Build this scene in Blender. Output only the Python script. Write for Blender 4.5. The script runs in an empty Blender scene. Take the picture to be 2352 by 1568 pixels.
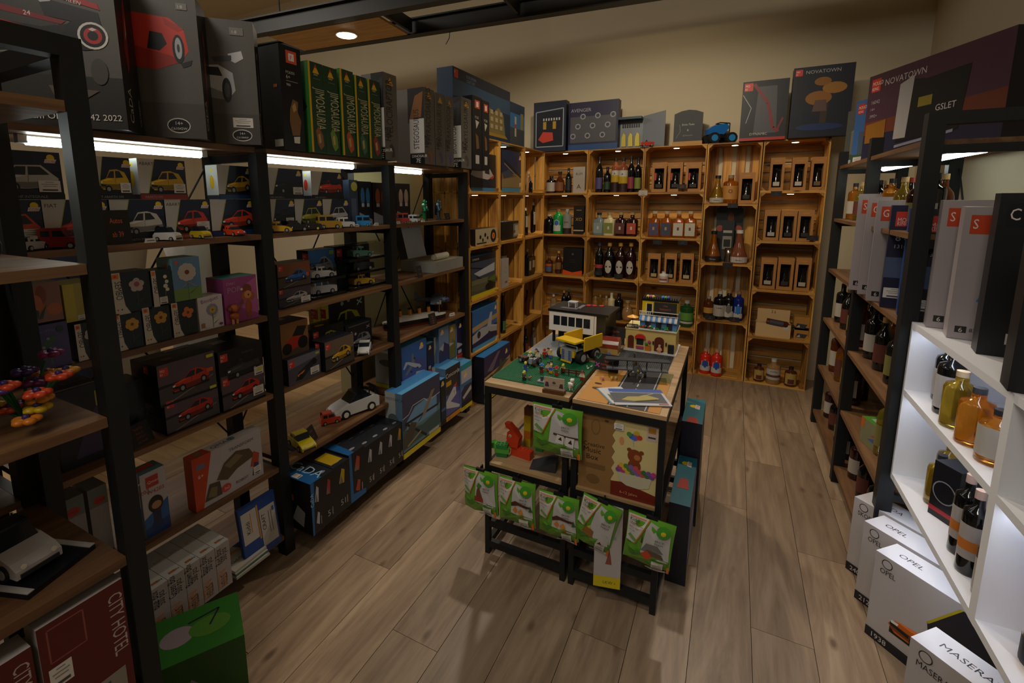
import bpy, bmesh, math, random
from mathutils import Vector, Matrix
random.seed(7)
SC = bpy.context.scene
COL = SC.collection
PI = math.pi
# ---------------------------------------------------------------- camera
CAMP = Vector((1.7358, -4.4977, 1.5508))
CF, CX, CY = 1099.29, 1103.6, 632.87            # focal length and principal point for 2352 x 1568
RM = Matrix.Rotation(0.4855, 3, 'Z') @ Matrix.Rotation(PI/2 - 0.1579, 3, 'X') @ Matrix.Rotation(-0.0046, 3, 'Z')
_c = bpy.data.cameras.new('camera'); cam = bpy.data.objects.new('camera', _c); COL.objects.link(cam)
_c.sensor_width = 36; _c.lens = CF*36/2352
_c.shift_x = (1176-CX)/2352; _c.shift_y = (CY-784)/2352
_c.clip_start = 0.02
cam.matrix_world = Matrix.Translation(CAMP) @ RM.to_4x4()
SC.camera = cam
# ---------------------------------------------------------------- world, exposure, ceiling light of the shop
w = bpy.data.worlds.new('world'); SC.world = w; w.use_nodes = True
w.node_tree.nodes['Background'].inputs[0].default_value = (1.0, 0.86, 0.68, 1)
w.node_tree.nodes['Background'].inputs[1].default_value = 0.012
SC.view_settings.view_transform = 'Standard'; SC.view_settings.look = 'None'
SC.view_settings.exposure = 0.2; SC.view_settings.gamma = 1; SC.view_settings.use_curve_mapping = False
def lamp(name, kind, loc, watt, col, size=0.1, target=None, angle=60, blend=0.5, sy=None):
    d = bpy.data.lights.new(name, kind); d.energy = watt; d.color = col
    if kind == 'AREA':
        d.size = size
        if sy: d.shape = 'RECTANGLE'; d.size_y = sy
    elif kind == 'SPOT':
        d.spot_size = math.radians(angle); d.spot_blend = blend; d.shadow_soft_size = size
    else: d.shadow_soft_size = size
    o = bpy.data.objects.new(name, d); COL.objects.link(o); o.location = loc
    if target is not None:
        o.rotation_euler = (Vector(target)-Vector(loc)).to_track_quat('-Z', 'Y').to_euler()
    return o
WARM = (1.0, 0.86, 0.70); NEUT = (1.0, 0.92, 0.81)
lamp('shop_ceiling_light', 'AREA', (1.2, -6.0, 3.9), 45, NEUT, 1.2, (1.2, -2.0, 0.8))
lamp('track_spot_table', 'SPOT', (0.35, -1.25, 2.95), 75, WARM, 0.05, (1.25, -2.45, 0.7), 62, 0.6)
lamp('track_spot_aisle', 'SPOT', (1.55, -0.85, 2.95), 70, WARM, 0.05, (1.75, -2.1, 0.0), 84, 0.7)
lamp('track_spot_left', 'SPOT', (-0.55, -1.2, 2.95), 34, WARM, 0.05, (0.8, -1.7, 0.0), 70, 0.7)
lamp('track_spot_crates', 'SPOT', (1.1, -2.3, 2.95), 85, (1.0, 0.84, 0.60), 0.06, (1.0, 0.2, 0.9), 95, 0.7)
lamp('track_spot_desk', 'SPOT', (1.0, -3.9, 3.1), 45, NEUT, 0.08, (1.2, -2.5, 0.6), 60, 0.8)
lamp('back_shop_light', 'AREA', (-2.6, -3.2, 3.6), 40, NEUT, 1.2, (-2.4, -2.6, 0.0))
# ---------------------------------------------------------------- helpers
def at(u, v, x=None, y=None, z=None):
    """point of the picture (2352 x 1568) on a measured plane of the room"""
    d = RM @ Vector(((u-CX)/CF, -(v-CY)/CF, -1.0))
    if x is not None: t = (x-CAMP.x)/d.x
    elif y is not None: t = (y-CAMP.y)/d.y
    else: t = (z-CAMP.z)/d.z
    return CAMP + d*t
def lin(c):
    c = c.lstrip('#'); r = [int(c[i:i+2], 16)/255 for i in (0, 2, 4)]
    return [(k/12.92 if k <= .04045 else ((k+.055)/1.055)**2.4) for k in r] + [1]
_M = {}
def mat(c, rough=.5, metal=0, trans=0, emit=0, coat=0, ior=1.45, bump=0):
    k = (c, rough, metal, trans, emit, coat, ior, bump)
    if k in _M: return _M[k]
    m = bpy.data.materials.new('paint_'+c); m.use_nodes = True
    b = m.node_tree.nodes['Principled BSDF']; rgb = lin(c)
    b.inputs['Base Color'].default_value = rgb; b.inputs['Roughness'].default_value = rough
    b.inputs['Metallic'].default_value = metal; b.inputs['Transmission Weight'].default_value = trans
    b.inputs['IOR'].default_value = ior; b.inputs['Coat Weight'].default_value = coat
    if emit:
        b.inputs['Emission Color'].default_value = rgb; b.inputs['Emission Strength'].default_value = emit
    if bump:
        n = m.node_tree.nodes; l = m.node_tree.links
        no = n.new('ShaderNodeTexNoise'); no.inputs['Scale'].default_value = 60; no.inputs['Detail'].default_value = 4
        bu = n.new('ShaderNodeBump'); bu.inputs['Strength'].default_value = bump; bu.inputs['Distance'].default_value = .004
        l.new(no.outputs['Fac'], bu.inputs['Height']); l.new(bu.outputs['Normal'], b.inputs['Normal'])
    _M[k] = m; return m
def wood(name, stops, axis, scale=9, stretch=14, rough=.55, knots=True, dist=1.2):
    """procedural board: grain along one axis, tone differs from board to board"""
    m = bpy.data.materials.new(name); m.use_nodes = True
    n = m.node_tree.nodes; l = m.node_tree.links; b = n['Principled BSDF']
    tc = n.new('ShaderNodeTexCoord'); oi = n.new('ShaderNodeObjectInfo')
    mul = n.new('ShaderNodeMath'); mul.operation = 'MULTIPLY'; mul.inputs[1].default_value = 37
    l.new(oi.outputs['Random'], mul.inputs[0])
    add = n.new('ShaderNodeVectorMath'); add.operation = 'ADD'
    l.new(tc.outputs['Object'], add.inputs[0]); l.new(mul.outputs[0], add.inputs[1])
    mp = n.new('ShaderNodeMapping'); s = [scale]*3; s[axis] = scale/stretch
    mp.inputs['Scale'].default_value = s; l.new(add.outputs[0], mp.inputs['Vector'])
    no = n.new('ShaderNodeTexNoise'); no.inputs['Scale'].default_value = 1; no.inputs['Detail'].default_value = 7
    no.inputs['Distortion'].default_value = dist; no.inputs['Roughness'].default_value = .62
    l.new(mp.outputs[0], no.inputs['Vector'])
    fine = n.new('ShaderNodeTexNoise'); fine.inputs['Scale'].default_value = 6; fine.inputs['Detail'].default_value = 3
    l.new(mp.outputs[0], fine.inputs['Vector'])
    mx = n.new('ShaderNodeMix'); mx.inputs[0].default_value = .28
    l.new(no.outputs['Fac'], mx.inputs[2]); l.new(fine.outputs['Fac'], mx.inputs[3])
    r = n.new('ShaderNodeValToRGB'); e = r.color_ramp.elements
    for i, (p, c) in enumerate(stops):
        el = e[i] if i < 2 else e.new(p)
        el.position = p; el.color = lin(c)
    l.new(mx.outputs[0], r.inputs[0])
    hsv = n.new('ShaderNodeHueSaturation')
    mr = n.new('ShaderNodeMapRange'); mr.inputs[3].default_value = .74; mr.inputs[4].default_value = 1.18
    l.new(oi.outputs['Random'], mr.inputs[0]); l.new(mr.outputs[0], hsv.inputs['Value'])
    l.new(r.outputs[0], hsv.inputs['Color']); col = hsv.outputs[0]
    if knots:
        vo = n.new('ShaderNodeTexVoronoi'); vo.inputs['Scale'].default_value = 1.0
        mp2 = n.new('ShaderNodeMapping'); s2 = [9.0]*3; s2[axis] = 4.2; mp2.inputs['Scale'].default_value = s2
        l.new(add.outputs[0], mp2.inputs['Vector']); l.new(mp2.outputs[0], vo.inputs['Vector'])
        kr = n.new('ShaderNodeValToRGB'); kr.color_ramp.elements[0].position = .05; kr.color_ramp.elements[1].position = .16
        l.new(vo.outputs['Distance'], kr.inputs[0])
        k2 = n.new('ShaderNodeMix'); k2.data_type = 'RGBA'
        k2.inputs[6].default_value = lin(stops[0][1])
        l.new(kr.outputs[0], k2.inputs[0]); l.new(col, k2.inputs[7]); col = k2.outputs[2]
    l.new(col, b.inputs['Base Color']); b.inputs['Roughness'].default_value = rough
    bu = n.new('ShaderNodeBump'); bu.inputs['Strength'].default_value = .25; bu.inputs['Distance'].default_value = .002
    l.new(mx.outputs[0], bu.inputs['Height']); l.new(bu.outputs[0], b.inputs['Normal'])
    return m
PINE = [wood('burnt_pine_'+'xyz'[a], [(.30, '3b2009'), (.41, '8a5a20'), (.52, 'c08a3a'), (.72, 'd9aa58')], a, 11, 16) for a in range(3)]
OAK = [wood('shelf_oak_'+'xyz'[a], [(.28, '3f2a18'), (.5, '6f4d2f'), (.72, '8d6a45')], a, 14, 18, .5, False) for a in range(3)]
DESK = [wood('desk_oak_'+'xyz'[a], [(.28, '7b5c3c'), (.5, 'a8875e'), (.72, 'c4a67c')], a, 14, 14, .5, False) for a in range(3)]
LAM = wood('laminate_oak', [(.25, '65503d'), (.45, '86705a'), (.6, '9a846b'), (.8, 'a8937a')], 1, 8, 9, .42, True, 2.2)
BLK = mat('0e1113', .55); WHT = mat('dedfe3', .5)
def plaster(name, c, s=2.5):
    m = bpy.data.materials.new(name); m.use_nodes = True; n = m.node_tree.nodes; l = m.node_tree.links
    b = n['Principled BSDF']; b.inputs['Roughness'].default_value = .9
    no = n.new('ShaderNodeTexNoise'); no.inputs['Scale'].default_value = s; no.inputs['Detail'].default_value = 6
    r = n.new('ShaderNodeValToRGB'); a = lin(c)
    r.color_ramp.elements[0].position = .3; r.color_ramp.elements[0].color = [k*.93 for k in a[:3]]+[1]
    r.color_ramp.elements[1].position = .7; r.color_ramp.elements[1].color = a
    l.new(no.outputs['Fac'], r.inputs[0]); l.new(r.outputs[0], b.inputs['Base Color'])
    fi = n.new('ShaderNodeTexNoise'); fi.inputs['Scale'].default_value = 90
    bu = n.new('ShaderNodeBump'); bu.inputs['Strength'].default_value = .12; bu.inputs['Distance'].default_value = .003
    l.new(fi.outputs['Fac'], bu.inputs['Height']); l.new(bu.outputs[0], b.inputs['Normal'])
    return m
_T = {}
def glyphs(s):
    if s in _T: return _T[s]
    c = bpy.data.curves.new('t', 'FONT'); c.body = s; c.size = 1; c.resolution_u = 2
    o = bpy.data.objects.new('t', c)
    me = bpy.data.meshes.new_from_object(o)
    vs = [(v.co.x, v.co.y) for v in me.vertices]; fs = [tuple(p.vertices) for p in me.polygons]
    bpy.data.objects.remove(o); bpy.data.curves.remove(c); bpy.data.meshes.remove(me)
    wd = max([v[0] for v in vs], default=0)
    _T[s] = (vs, fs, wd); return _T[s]
class G:
    def __init__(s): s.v = []; s.f = []; s.m = []; s.mats = []; s.sm = []
    def mi(s, m):
        if isinstance(m, str): m = mat(m)
        if m not in s.mats: s.mats.append(m)
        return s.mats.index(m)
    def add(s, vs, fs, m, smooth=False):
        b = len(s.v); k = s.mi(m)
        s.v += [tuple(q) for q in vs]
        for f in fs: s.f.append(tuple(b+i for i in f)); s.m.append(k); s.sm.append(smooth)
        return s
    def box(s, x0, y0, z0, x1, y1, z1, m):
        """m: one material or a dict with keys F(ront -y) B R(+x) L(-x) T D"""
        vs = [(x0, y0, z0), (x1, y0, z0), (x1, y1, z0), (x0, y1, z0), (x0, y0, z1), (x1, y0, z1), (x1, y1, z1), (x0, y1, z1)]
        fs = dict(D=(0, 3, 2, 1), T=(4, 5, 6, 7), F=(0, 1, 5, 4), R=(1, 2, 6, 5), B=(2, 3, 7, 6), L=(3, 0, 4, 7))
        if isinstance(m, dict):
            for k, f in fs.items(): s.add([vs[i] for i in f], [(0, 1, 2, 3)], m.get(k, m['*']))
        else: s.add(vs, list(fs.values()), m)
        return s
    def prism(s, pts, a0, a1, axis, m, caps=True):
        n = len(pts); mk = dict(x=lambda p, a: (a, p[0], p[1]), y=lambda p, a: (p[0], a, p[1]), z=lambda p, a: (p[0], p[1], a))[axis]
        vs = [mk(p, a0) for p in pts]+[mk(p, a1) for p in pts]
        fs = [(i, (i+1) % n, n+(i+1) % n, n+i) for i in range(n)]
        if caps: fs += [tuple(range(n))[::-1], tuple(range(n, 2*n))]
        return s.add(vs, fs, m)
    def cyl(s, p0, p1, r0, r1=None, n=12, m=None, smooth=True, caps=True):
        r1 = r0 if r1 is None else r1; p0 = Vector(p0); p1 = Vector(p1); d = (p1-p0).normalized()
        a = d.orthogonal().normalized(); b = d.cross(a)
        vs = []
        for p, r in ((p0, r0), (p1, r1)):
            for i in range(n):
                t = 2*PI*i/n; vs.append(p+(a*math.cos(t)+b*math.sin(t))*r)
        s.add(vs, [(i, (i+1) % n, n+(i+1) % n, n+i) for i in range(n)], m, smooth)
        if caps: s.add(vs[:n], [tuple(range(n))[::-1]], m); s.add(vs[n:], [tuple(range(n))], m)
        return s
    def lathe(s, prof, n, m, c=(0, 0, 0), sq=0, smooth=True):
        """prof (r, z); sq > 0 squares the section"""
        vs = []
        for r, z in prof:
            for i in range(n):
                t = 2*PI*(i+.5)/n; k = 1
                if sq:
                    k = 1/((abs(math.cos(t))**sq+abs(math.sin(t))**sq)**(1/sq))
                vs.append((c[0]+r*k*math.cos(t), c[1]+r*k*math.sin(t), c[2]+z))
        fs = []
        for j in range(len(prof)-1):
            for i in range(n): fs.append((j*n+i, j*n+(i+1) % n, (j+1)*n+(i+1) % n, (j+1)*n+i))
        return s.add(vs, fs, m, smooth)
    def ball(s, c, r, m, n=10, k=6, sc=(1, 1, 1)):
        vs = []; fs = []
        for j in range(k+1):
            ph = PI*j/k
            for i in range(n):
                t = 2*PI*i/n
                vs.append((c[0]+r*sc[0]*math.sin(ph)*math.cos(t), c[1]+r*sc[1]*math.sin(ph)*math.sin(t), c[2]+r*sc[2]*math.cos(ph)))
        for j in range(k):
            for i in range(n): fs.append((j*n+i, (j+1)*n+i, (j+1)*n+(i+1) % n, j*n+(i+1) % n))
        return s.add(vs, fs, m, True)
    def tube(s, pts, r, m, n=6):
        for a, b in zip(pts[:-1], pts[1:]): s.cyl(a, b, r, r, n, m)
        return s
    def mesh(s, name):
        me = bpy.data.meshes.new(name); me.from_pydata(s.v, [], s.f)
        for m in s.mats: me.materials.append(m)
        me.polygons.foreach_set('material_index', s.m); me.polygons.foreach_set('use_smooth', s.sm)
        me.update(); return me
    def build(s, name, parent=None, loc=(0, 0, 0), rz=0, rot=None):
        return put(s.mesh(name), name, parent, loc, rz, rot)
def put(me, name, parent=None, loc=(0, 0, 0), rz=0, rot=None):
    o = bpy.data.objects.new(name, me); COL.objects.link(o); o.location = loc
    o.rotation_euler = rot if rot else (0, 0, rz)
    if parent: o.parent = parent
    return o
def tag(o, label, cat, group=None):
    o['label'] = label; o['category'] = cat
    if group: o['group'] = group
    return o
def thing(name, label, cat, loc=(0, 0, 0), rz=0, group=None, rot=None):
    o = bpy.data.objects.new(name, None); COL.objects.link(o); o.location = loc
    o.rotation_euler = rot if rot else (0, 0, rz); o.empty_display_size = .05
    return tag(o, label, cat, group)
def struct(o): o['kind'] = 'structure'; return o
def stuff(o): o['kind'] = 'stuff'; return o
def copy_tree(o, parent=None):
    c = o.copy(); COL.objects.link(c)
    if parent: c.parent = parent
    for ch in o.children: copy_tree(ch, c)
    return c
# ---------------------------------------------------------------- the room
WALLM = plaster('wall_plaster', 'cfc2a6'); CEILM = plaster('ceiling_plaster', 'd8ccb4'); YELW = plaster('yellow_wall', 'c9bd8c')
struct(G().box(-6, -9, -.06, 4.2, .34, -.012, mat('4d3a2a', .8)).build('floor'))
FLOOR = bpy.data.objects['floor']
pw, pl = .193, 1.285
_pk = G().box(.001, .001, -.012, pw-.001, pl-.001, 0, LAM).mesh('plank')
for i in range(-4, 22):
    x = -.423+i*pw
    if x > 2.95: break
    y0 = -5.2+((i*.413) % 1.0)*pl-pl
    for j in range(6):
        y = y0+j*pl
        if y > .34 or y+pl < -5.0: continue
        put(_pk, 'plank', FLOOR, (x, min(y, .34-pl) if y+pl > .34 and False else y, 0))
LAM2 = wood('pale_laminate', [(.25, '97744f'), (.5, 'b8956a'), (.8, 'd0b083')], 0, 7, 9, .45, False)
_pk2 = G().box(.001, .001, -.012, 1.284, .192, -.001, LAM2).mesh('plank')
for i in range(28):
    for j in range(4):
        put(_pk2, 'plank', FLOOR, (-1.195-1.285*(j+1)+((i*.37) % 1)*0, -5.2+i*.193, 0))
struct(G().box(-6, .31, 0, 3.0, .40, 4.12, WALLM).build('wall_back'))
struct(G().box(2.92, -7, 0, 3.02, .31, 4.12, WALLM).build('wall_right'))
struct(G().box(-.50, -2.25, 0, -.36, .31, 1.80, YELW).build('wall_left'))
struct(G().box(-6.1, -9, 0, -6, .34, 4.12, WALLM).build('wall_far_left'))
struct(G().box(-6, -9.1, 0, 3.0, -9.0, 4.12, WALLM).build('wall_front'))
struct(G().box(-6, -9, 4.12, 3.0, .34, 4.2, CEILM).build('ceiling'))
# suspended black steel track with a wooden panel and a downlight
tr = thing('suspended_track', 'black steel ladder track hung on rods high across the room', 'light track', (-.35, -.95, 3.0), math.radians(5.2))
BK2 = mat('1a1816', .5)
for nm, y in (('rail', -.28), ('rail', .28)):
    g = G().box(-2.6, y-.045, 0, 3.4, y+.045, .012, BK2).box(-2.6, y-.045, .13, 3.4, y+.045, .142, BK2).box(-2.6, y-.006, .012, 3.4, y+.006, .13, BK2)
    g.build(nm, tr)
for x in (-1.55, -.55, .45, 1.45, 2.45): G().box(x-.012, -.235, .02, x+.012, .235, .13, BK2).build('cross_bar', tr)
for x, y in ((-1.55, -.28), (-1.2, .28), (.45, -.28), (.45, .28), (2.4, -.28), (2.4, .28)): G().cyl((x, y, .14), (x, y, 1.11), .006, None, 6, BK2).build('hanging_rod', tr)
PANEL = wood('panel_oak', [(.3, '9c7336'), (.6, 'c99a55'), (.8, 'd9b070')], 0, 8, 10, .5, False)
G().box(-1.75, -.225, .0, -.58, .225, .018, PANEL).build('wood_panel', tr)
dl = G().cyl((-1.07, 0, -.012), (-1.07, 0, .0), .095, None, 24, mat('e8e4da', .4)).build('downlight_ring', tr)
G().cyl((-1.07, 0, -.016), (-1.07, 0, -.0125), .08, None, 24, mat('fff0d8', .5, 0, 0, 14)).build('downlight_lens', dl)
G().tube([(-.2, .3, 0), (-.21, .31, -.05), (-.24, .3, -.1)], .003, BK2).build('loose_wire', tr)
# ---------------------------------------------------------------- steel racks with oak shelves
SZ = [1.752, 1.418, 1.088, .755, .422, .10]
def rack(name, label, xf, xb, ys, shelves, top, sgn, back=True):
    """xf/xb front and rear plane, ys = lower edge of every post, sgn = +1 when the front looks to +x"""
    t = thing(name, label, 'shelf', (0, 0, 0)); pw = .05
    for y in ys:
        for x in (xf, xb):
            a, b = (x-pw, x) if (x == xf) == (sgn > 0) else (x, x+pw)
            G().box(a, y, 0, b, y+pw, top, BLK).build('post', t)
    for y in ys:
        for z in shelves:
            a, b = sorted((xf, xb)); G().box(a+.05, y+.012, z-.05, b-.05, y+.038, z-.0205, BLK).build('end_bar', t)
    for ya, yb in zip(ys[:-1], ys[1:]):
        for z in shelves:
            a, b = sorted((xf-.004*sgn, xb)); G().box(a, ya+pw+.001, z-.02, b, yb-.001, z, OAK[1]).build('shelf_board', t)
        if back:
            xx = xb+.012*sgn
            for p, q in (((xx, ya+.05, .5), (xx, yb, 1.68)), ((xx, ya+.05, 1.68), (xx, yb, .5))):
                G().cyl(p, q, .004, None, 6, BLK).build('brace_rod', t)
    return t
rack('shelving_rack', 'long black steel rack with oak shelves on the left, LED tubes under its top shelf', .09, -.25, [-4.84, -4.033, -3.226, -2.42, -1.61], SZ, 1.735, 1)
rack('shelving_rack', 'black steel rack with oak shelves of bottles on the right', 2.31, 2.66, [-2.24, -1.44, -.63], SZ, 1.842, -1)
rk = bpy.data.objects['shelving_rack.001']
for z in (1.80,):
    G().box(2.36, -2.24, z, 2.66, -2.19, z+.042, BLK).build('top_bar', rk)
    G().box(2.62, -2.24, 1.0, 2.66, -2.19, 1.05, BLK).build('end_bar', rk)
NX, NXB, NY = .55, .115, -3.965
nr = thing('shelving_rack', 'nearest black steel rack with oak shelves at the lower left edge', 'shelf')
for x in (NX, NXB+.04):
    for y in (-4.86, NY-.04): G().box(x-.04, y, 0, x, y+.04, 1.872, BLK).build('post', nr)
NZ = [1.728+.02, 1.402+.02, 1.062+.02, .722+.02, .39, .1]
for z in NZ: G().box(NXB+.002, -4.82, z-.022, NX-.002, NY-.041, z, OAK[1]).build('shelf_board', nr)
for y in (-4.86, NY-.04): G().box(NXB+.04, y, 1.832, NX-.04, y+.04, 1.872, BLK).build('top_bar', nr)
G().box(NX-.04, -4.82, 1.832, NX, NY-.04, 1.872, BLK).build('top_bar', nr)
# LED tubes under the top shelves
TUBE = mat('e9f3ea', .4, 0, 0, 16)
def led(label, x, y0, y1, z, e=1, w=.026):
    t = thing('led_tube', label, 'lamp', (x, y0, z), 0, 'LED tubes under the rack shelves')
    L = y1-y0
    g = G(); g.cyl((0, .02, -.014), (0, L-.02, -.014), .013, None, 10, TUBE); g.build('tube', t)
    for q in (0, L-.02): G().box(-.012, q, -.022, .012, q+.02, 0, mat('cfd4d2', .4)).build('end_cap', t)
    G().box(-.01, .02, -.004, .01, L-.02, 0, mat('cfd4d2', .4)).build('mounting_rail', t)
    return t
led('LED tube above the boxed cars, second from the left edge', .0, -3.90, -3.37, 1.731)
led('LED tube above the boxed cars at the left edge of the picture', .0, -4.72, -4.05, 1.731)
led('LED tube above the red cabriolet box, between the two middle posts', .0, -3.14, -2.58, 1.731)
led('LED tube above the green robot, farthest on the left rack', .0, -2.36, -1.98, 1.731)
led('LED tube under the top shelf of the right rack, nearest the camera', 2.50, -2.16, -1.62, 1.731)
led('LED tube under the top shelf of the right rack, behind the middle post', 2.50, -1.36, -.80, 1.731)
# ---------------------------------------------------------------- pine crates
_CR = {}
def crate(x, y, z, w, h, rz, label, slats, ngap=.014, nb=5, tops=3, d=.3):
    t = thing('wooden_crate', label, 'crate', (x, y, z), rz, 'stacked burnt pine crates')
    k = (w, h, slats, ngap, nb)
    if k not in _CR:
        L = []; th = .009
        if slats == 'h':
            bh = (h-2*th-ngap*(nb-1))/nb
            for i in range(nb): L.append(('back_slat', G().box(0, 0, 0, w-2*th, th, bh, PINE[0]).mesh('back_slat') if i == 0 else L[-1][1], (th, d-th, th+i*(bh+ngap))))
        else:
            bw = (w-2*th-ngap*(nb-1))/nb
            for i in range(nb): L.append(('back_slat', G().box(0, 0, 0, bw, th, h-2*th, PINE[2]).mesh('back_slat') if i == 0 else L[-1][1], (th+i*(bw+ngap), d-th, th)))
        bd = (d-.012*2)/3
        m = G().box(0, 0, 0, w-.002, bd, th, PINE[0]).mesh('board')
        for i in range(3):
            L.append(('board', m, (.001, i*(bd+.012), 0))); L.append(('board', m, (.001, i*(bd+.012), h-th)))
        m = G().box(0, 0, 0, th, bd, h-2*th, PINE[2]).mesh('side_board')
        for i in range(3):
            L.append(('side_board', m, (.001, i*(bd+.012), th))); L.append(('side_board', m, (w-th-.001, i*(bd+.012), th)))
        c = .034
        for sx, sz in ((0, 0), (1, 0), (1, 1), (0, 1)):
            X = th if sx == 0 else w-th; Z = th if sz == 0 else h-th; a = 1 if sx == 0 else -1; b = 1 if sz == 0 else -1
            pts = [(X, Z), (X+a*c, Z), (X, Z+b*c)]
            if a*b < 0: pts = pts[::-1]
            L.append(('corner_block', G().prism(pts, .004, d-th, 'y', PINE[1]).mesh('corner_block'), (0, 0, 0)))
        _CR[k] = L
    for n, m, p in _CR[k]: put(m, n, t, p)
    return t
ordn = ['top', 'second', 'third', 'fourth', 'bottom']
cols = ['leftmost column', 'second column', 'third column']
for c in range(3):
    for r in range(5):
        crate(c*.5+.001, 0, 1.6-.4*r, .498, .399, 0, '%s row pine crate in the %s of the back wall' % (ordn[r], cols[c]), 'h')
for r in range(4):
    crate(1.502, 0, 1.5-.5*r, .396, .499, 0, '%s upright pine crate with wide gaps showing the white wall' % ordn[r if r < 3 else 4], 'v', .036, 4)
for r in range(5):
    crate(1.903, 0, 1.6-.4*r, .438, .399, 0, '%s row pine crate in the rightmost column of the back wall' % ordn[r], 'h', .016, 5)
lc = ['nearest column', 'middle column', 'corner column']
for c in range(3):
    for r in range(5):
        crate(.08, -1.525+c*.505, 1.6-.4*r, .498, .399, PI/2, '%s row pine crate in the %s of the left wall' % (ordn[r], lc[c]), 'v', .02, 5)
# little round lights set into the crates
PUCK = mat('ffe9c8', .4, 0, 0, 9)
def puck(x, y, z, label, e=1.0):
    t = thing('puck_light', label, 'lamp', (x, y, z), 0, 'round puck lights in the crates')
    G().cyl((0, 0, -.006), (0, 0, 0), .028, None, 16, mat('d8d2c4', .4)).build('housing', t)
    G().cyl((0, 0, -.008), (0, 0, -.0062), .023, None, 16, PUCK).build('lens', t)
    l = lamp('puck_glow', 'SPOT', (0, 0, -.012), 0.9*e, (1.0, .74, .45), .02, (0, 0, -1), 150, .8); l.parent = t
for i, (x, wd) in enumerate(((.25, ''), (.75, ''), (1.25, ''), (1.70, ''), (2.12, ''))):
    puck(x, .09, 1.988, 'round light in the top crate of back column %s' % ['one at the corner', 'two', 'three', 'four with the upright crates', 'five at the right'][i], .9)
for i, x in enumerate((.25, .75, 1.25, 2.12)):
    puck(x, .09, 1.588, 'round light in the second crate of back column %s' % ['one at the corner', 'two', 'three', 'five at the right'][i], .8)
for i, y in enumerate((-1.275, -.77, -.265)):
    puck(-.01, y, 1.988, 'round light in the top crate of the left wall, %s' % lc[i], .7)
    puck(-.01, y, 1.588, 'round light in the second crate of the left wall, %s' % lc[i], .7)
lows = [(.25, .09, .788), (.75, .09, .788), (1.25, .09, .788), (1.7, .09, .488), (2.12, .09, .788), (-.01, -.265, .788), (-.01, -.77, .788)]
# ---------------------------------------------------------------- display desks
def desk(x0, x1, label):
    t = thing('display_desk', label, 'table', (x0, -2.80, 0)); w = x1-x0; d = .91; H = .78; p = .022
    G().box(0, 0, H, w, d, H+.016, DESK[0]).build('desk_top', t)
    for x in (0, w-p):
        for y in (0, d-p): G().box(x, y, 0, x+p, y+p, H, BLK).build('leg', t)
    for y in (0, d-p):
        for z0, z1 in ((H-.03, H), (.40, .425), (.135, .165), (.035, .065)): G().box(p, y, z0, w-p, y+p, z1, BLK).build('cross_bar', t)
    for x in (0, w-p):
        for z0, z1 in ((H-.03, H), (.40, .425), (.035, .065)): G().box(x, p, z0, x+p, d-p, z1, BLK).build('side_bar', t)
    G().box(p, .001, .425, w-p, d-.001, .437, DESK[0]).build('lower_shelf', t)
    return t
d1 = desk(.857, 1.222, 'left oak and black steel display desk under the green baseplate')
d2 = desk(1.236, 1.575, 'right oak and black steel display desk under the play mat')
# white shelf unit in front of the right rack
wu = thing('white_shelf_unit', 'white open shelf unit with lit bottle compartments at the right edge', 'shelf')
WU = mat('e6e7ec', .45)
ux0, ux1 = 2.34, 2.62
for y0, y1 in ((-2.262, -2.245), (-2.99, -2.955), (-3.70, -3.665)):
    G().box(ux0, y0, .482, ux1, y1, 1.10, WU).build('upright_panel', wu)
    G().box(ux1-.02, y0, 0, ux1, y1, .482, WU).build('leg', wu)
for ya, yb in ((-2.955, -2.262), (-3.665, -2.99)):
    for z in (1.10, .845, .505):
        G().box(ux0, ya, z-.022, ux1, yb, z, WU).build('shelf_board', wu)
    G().box(ux1-.006, ya, .505, ux1, yb, 1.078, WU).build('back_panel', wu)
def strip(label, y0, y1, z, e):
    t = thing('led_strip', label, 'lamp', (ux0+.03, y0, z), 0, 'LED strips in the white shelf unit')
    G().box(0, 0, -.006, .012, y1-y0, 0, mat('dcdde2', .4)).build('profile', t)
    G().box(.001, .002, -.008, .011, y1-y0-.002, -.0062, mat('eaf1ff', .4, 0, 0, e)).build('diffuser', t)
strip('white LED strip under the top board of the white shelf unit', -2.94, -2.28, 1.078, 16)
strip('white LED strip under the middle board of the white shelf unit', -2.94, -2.28, .823, 16)
strip('white LED strip under the lower board of the white shelf unit, above the car cartons', -2.94, -2.28, .483, 22)
strip('white LED strip in the nearest compartment of the white shelf unit', -3.65, -3.0, .823, 16)
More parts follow.
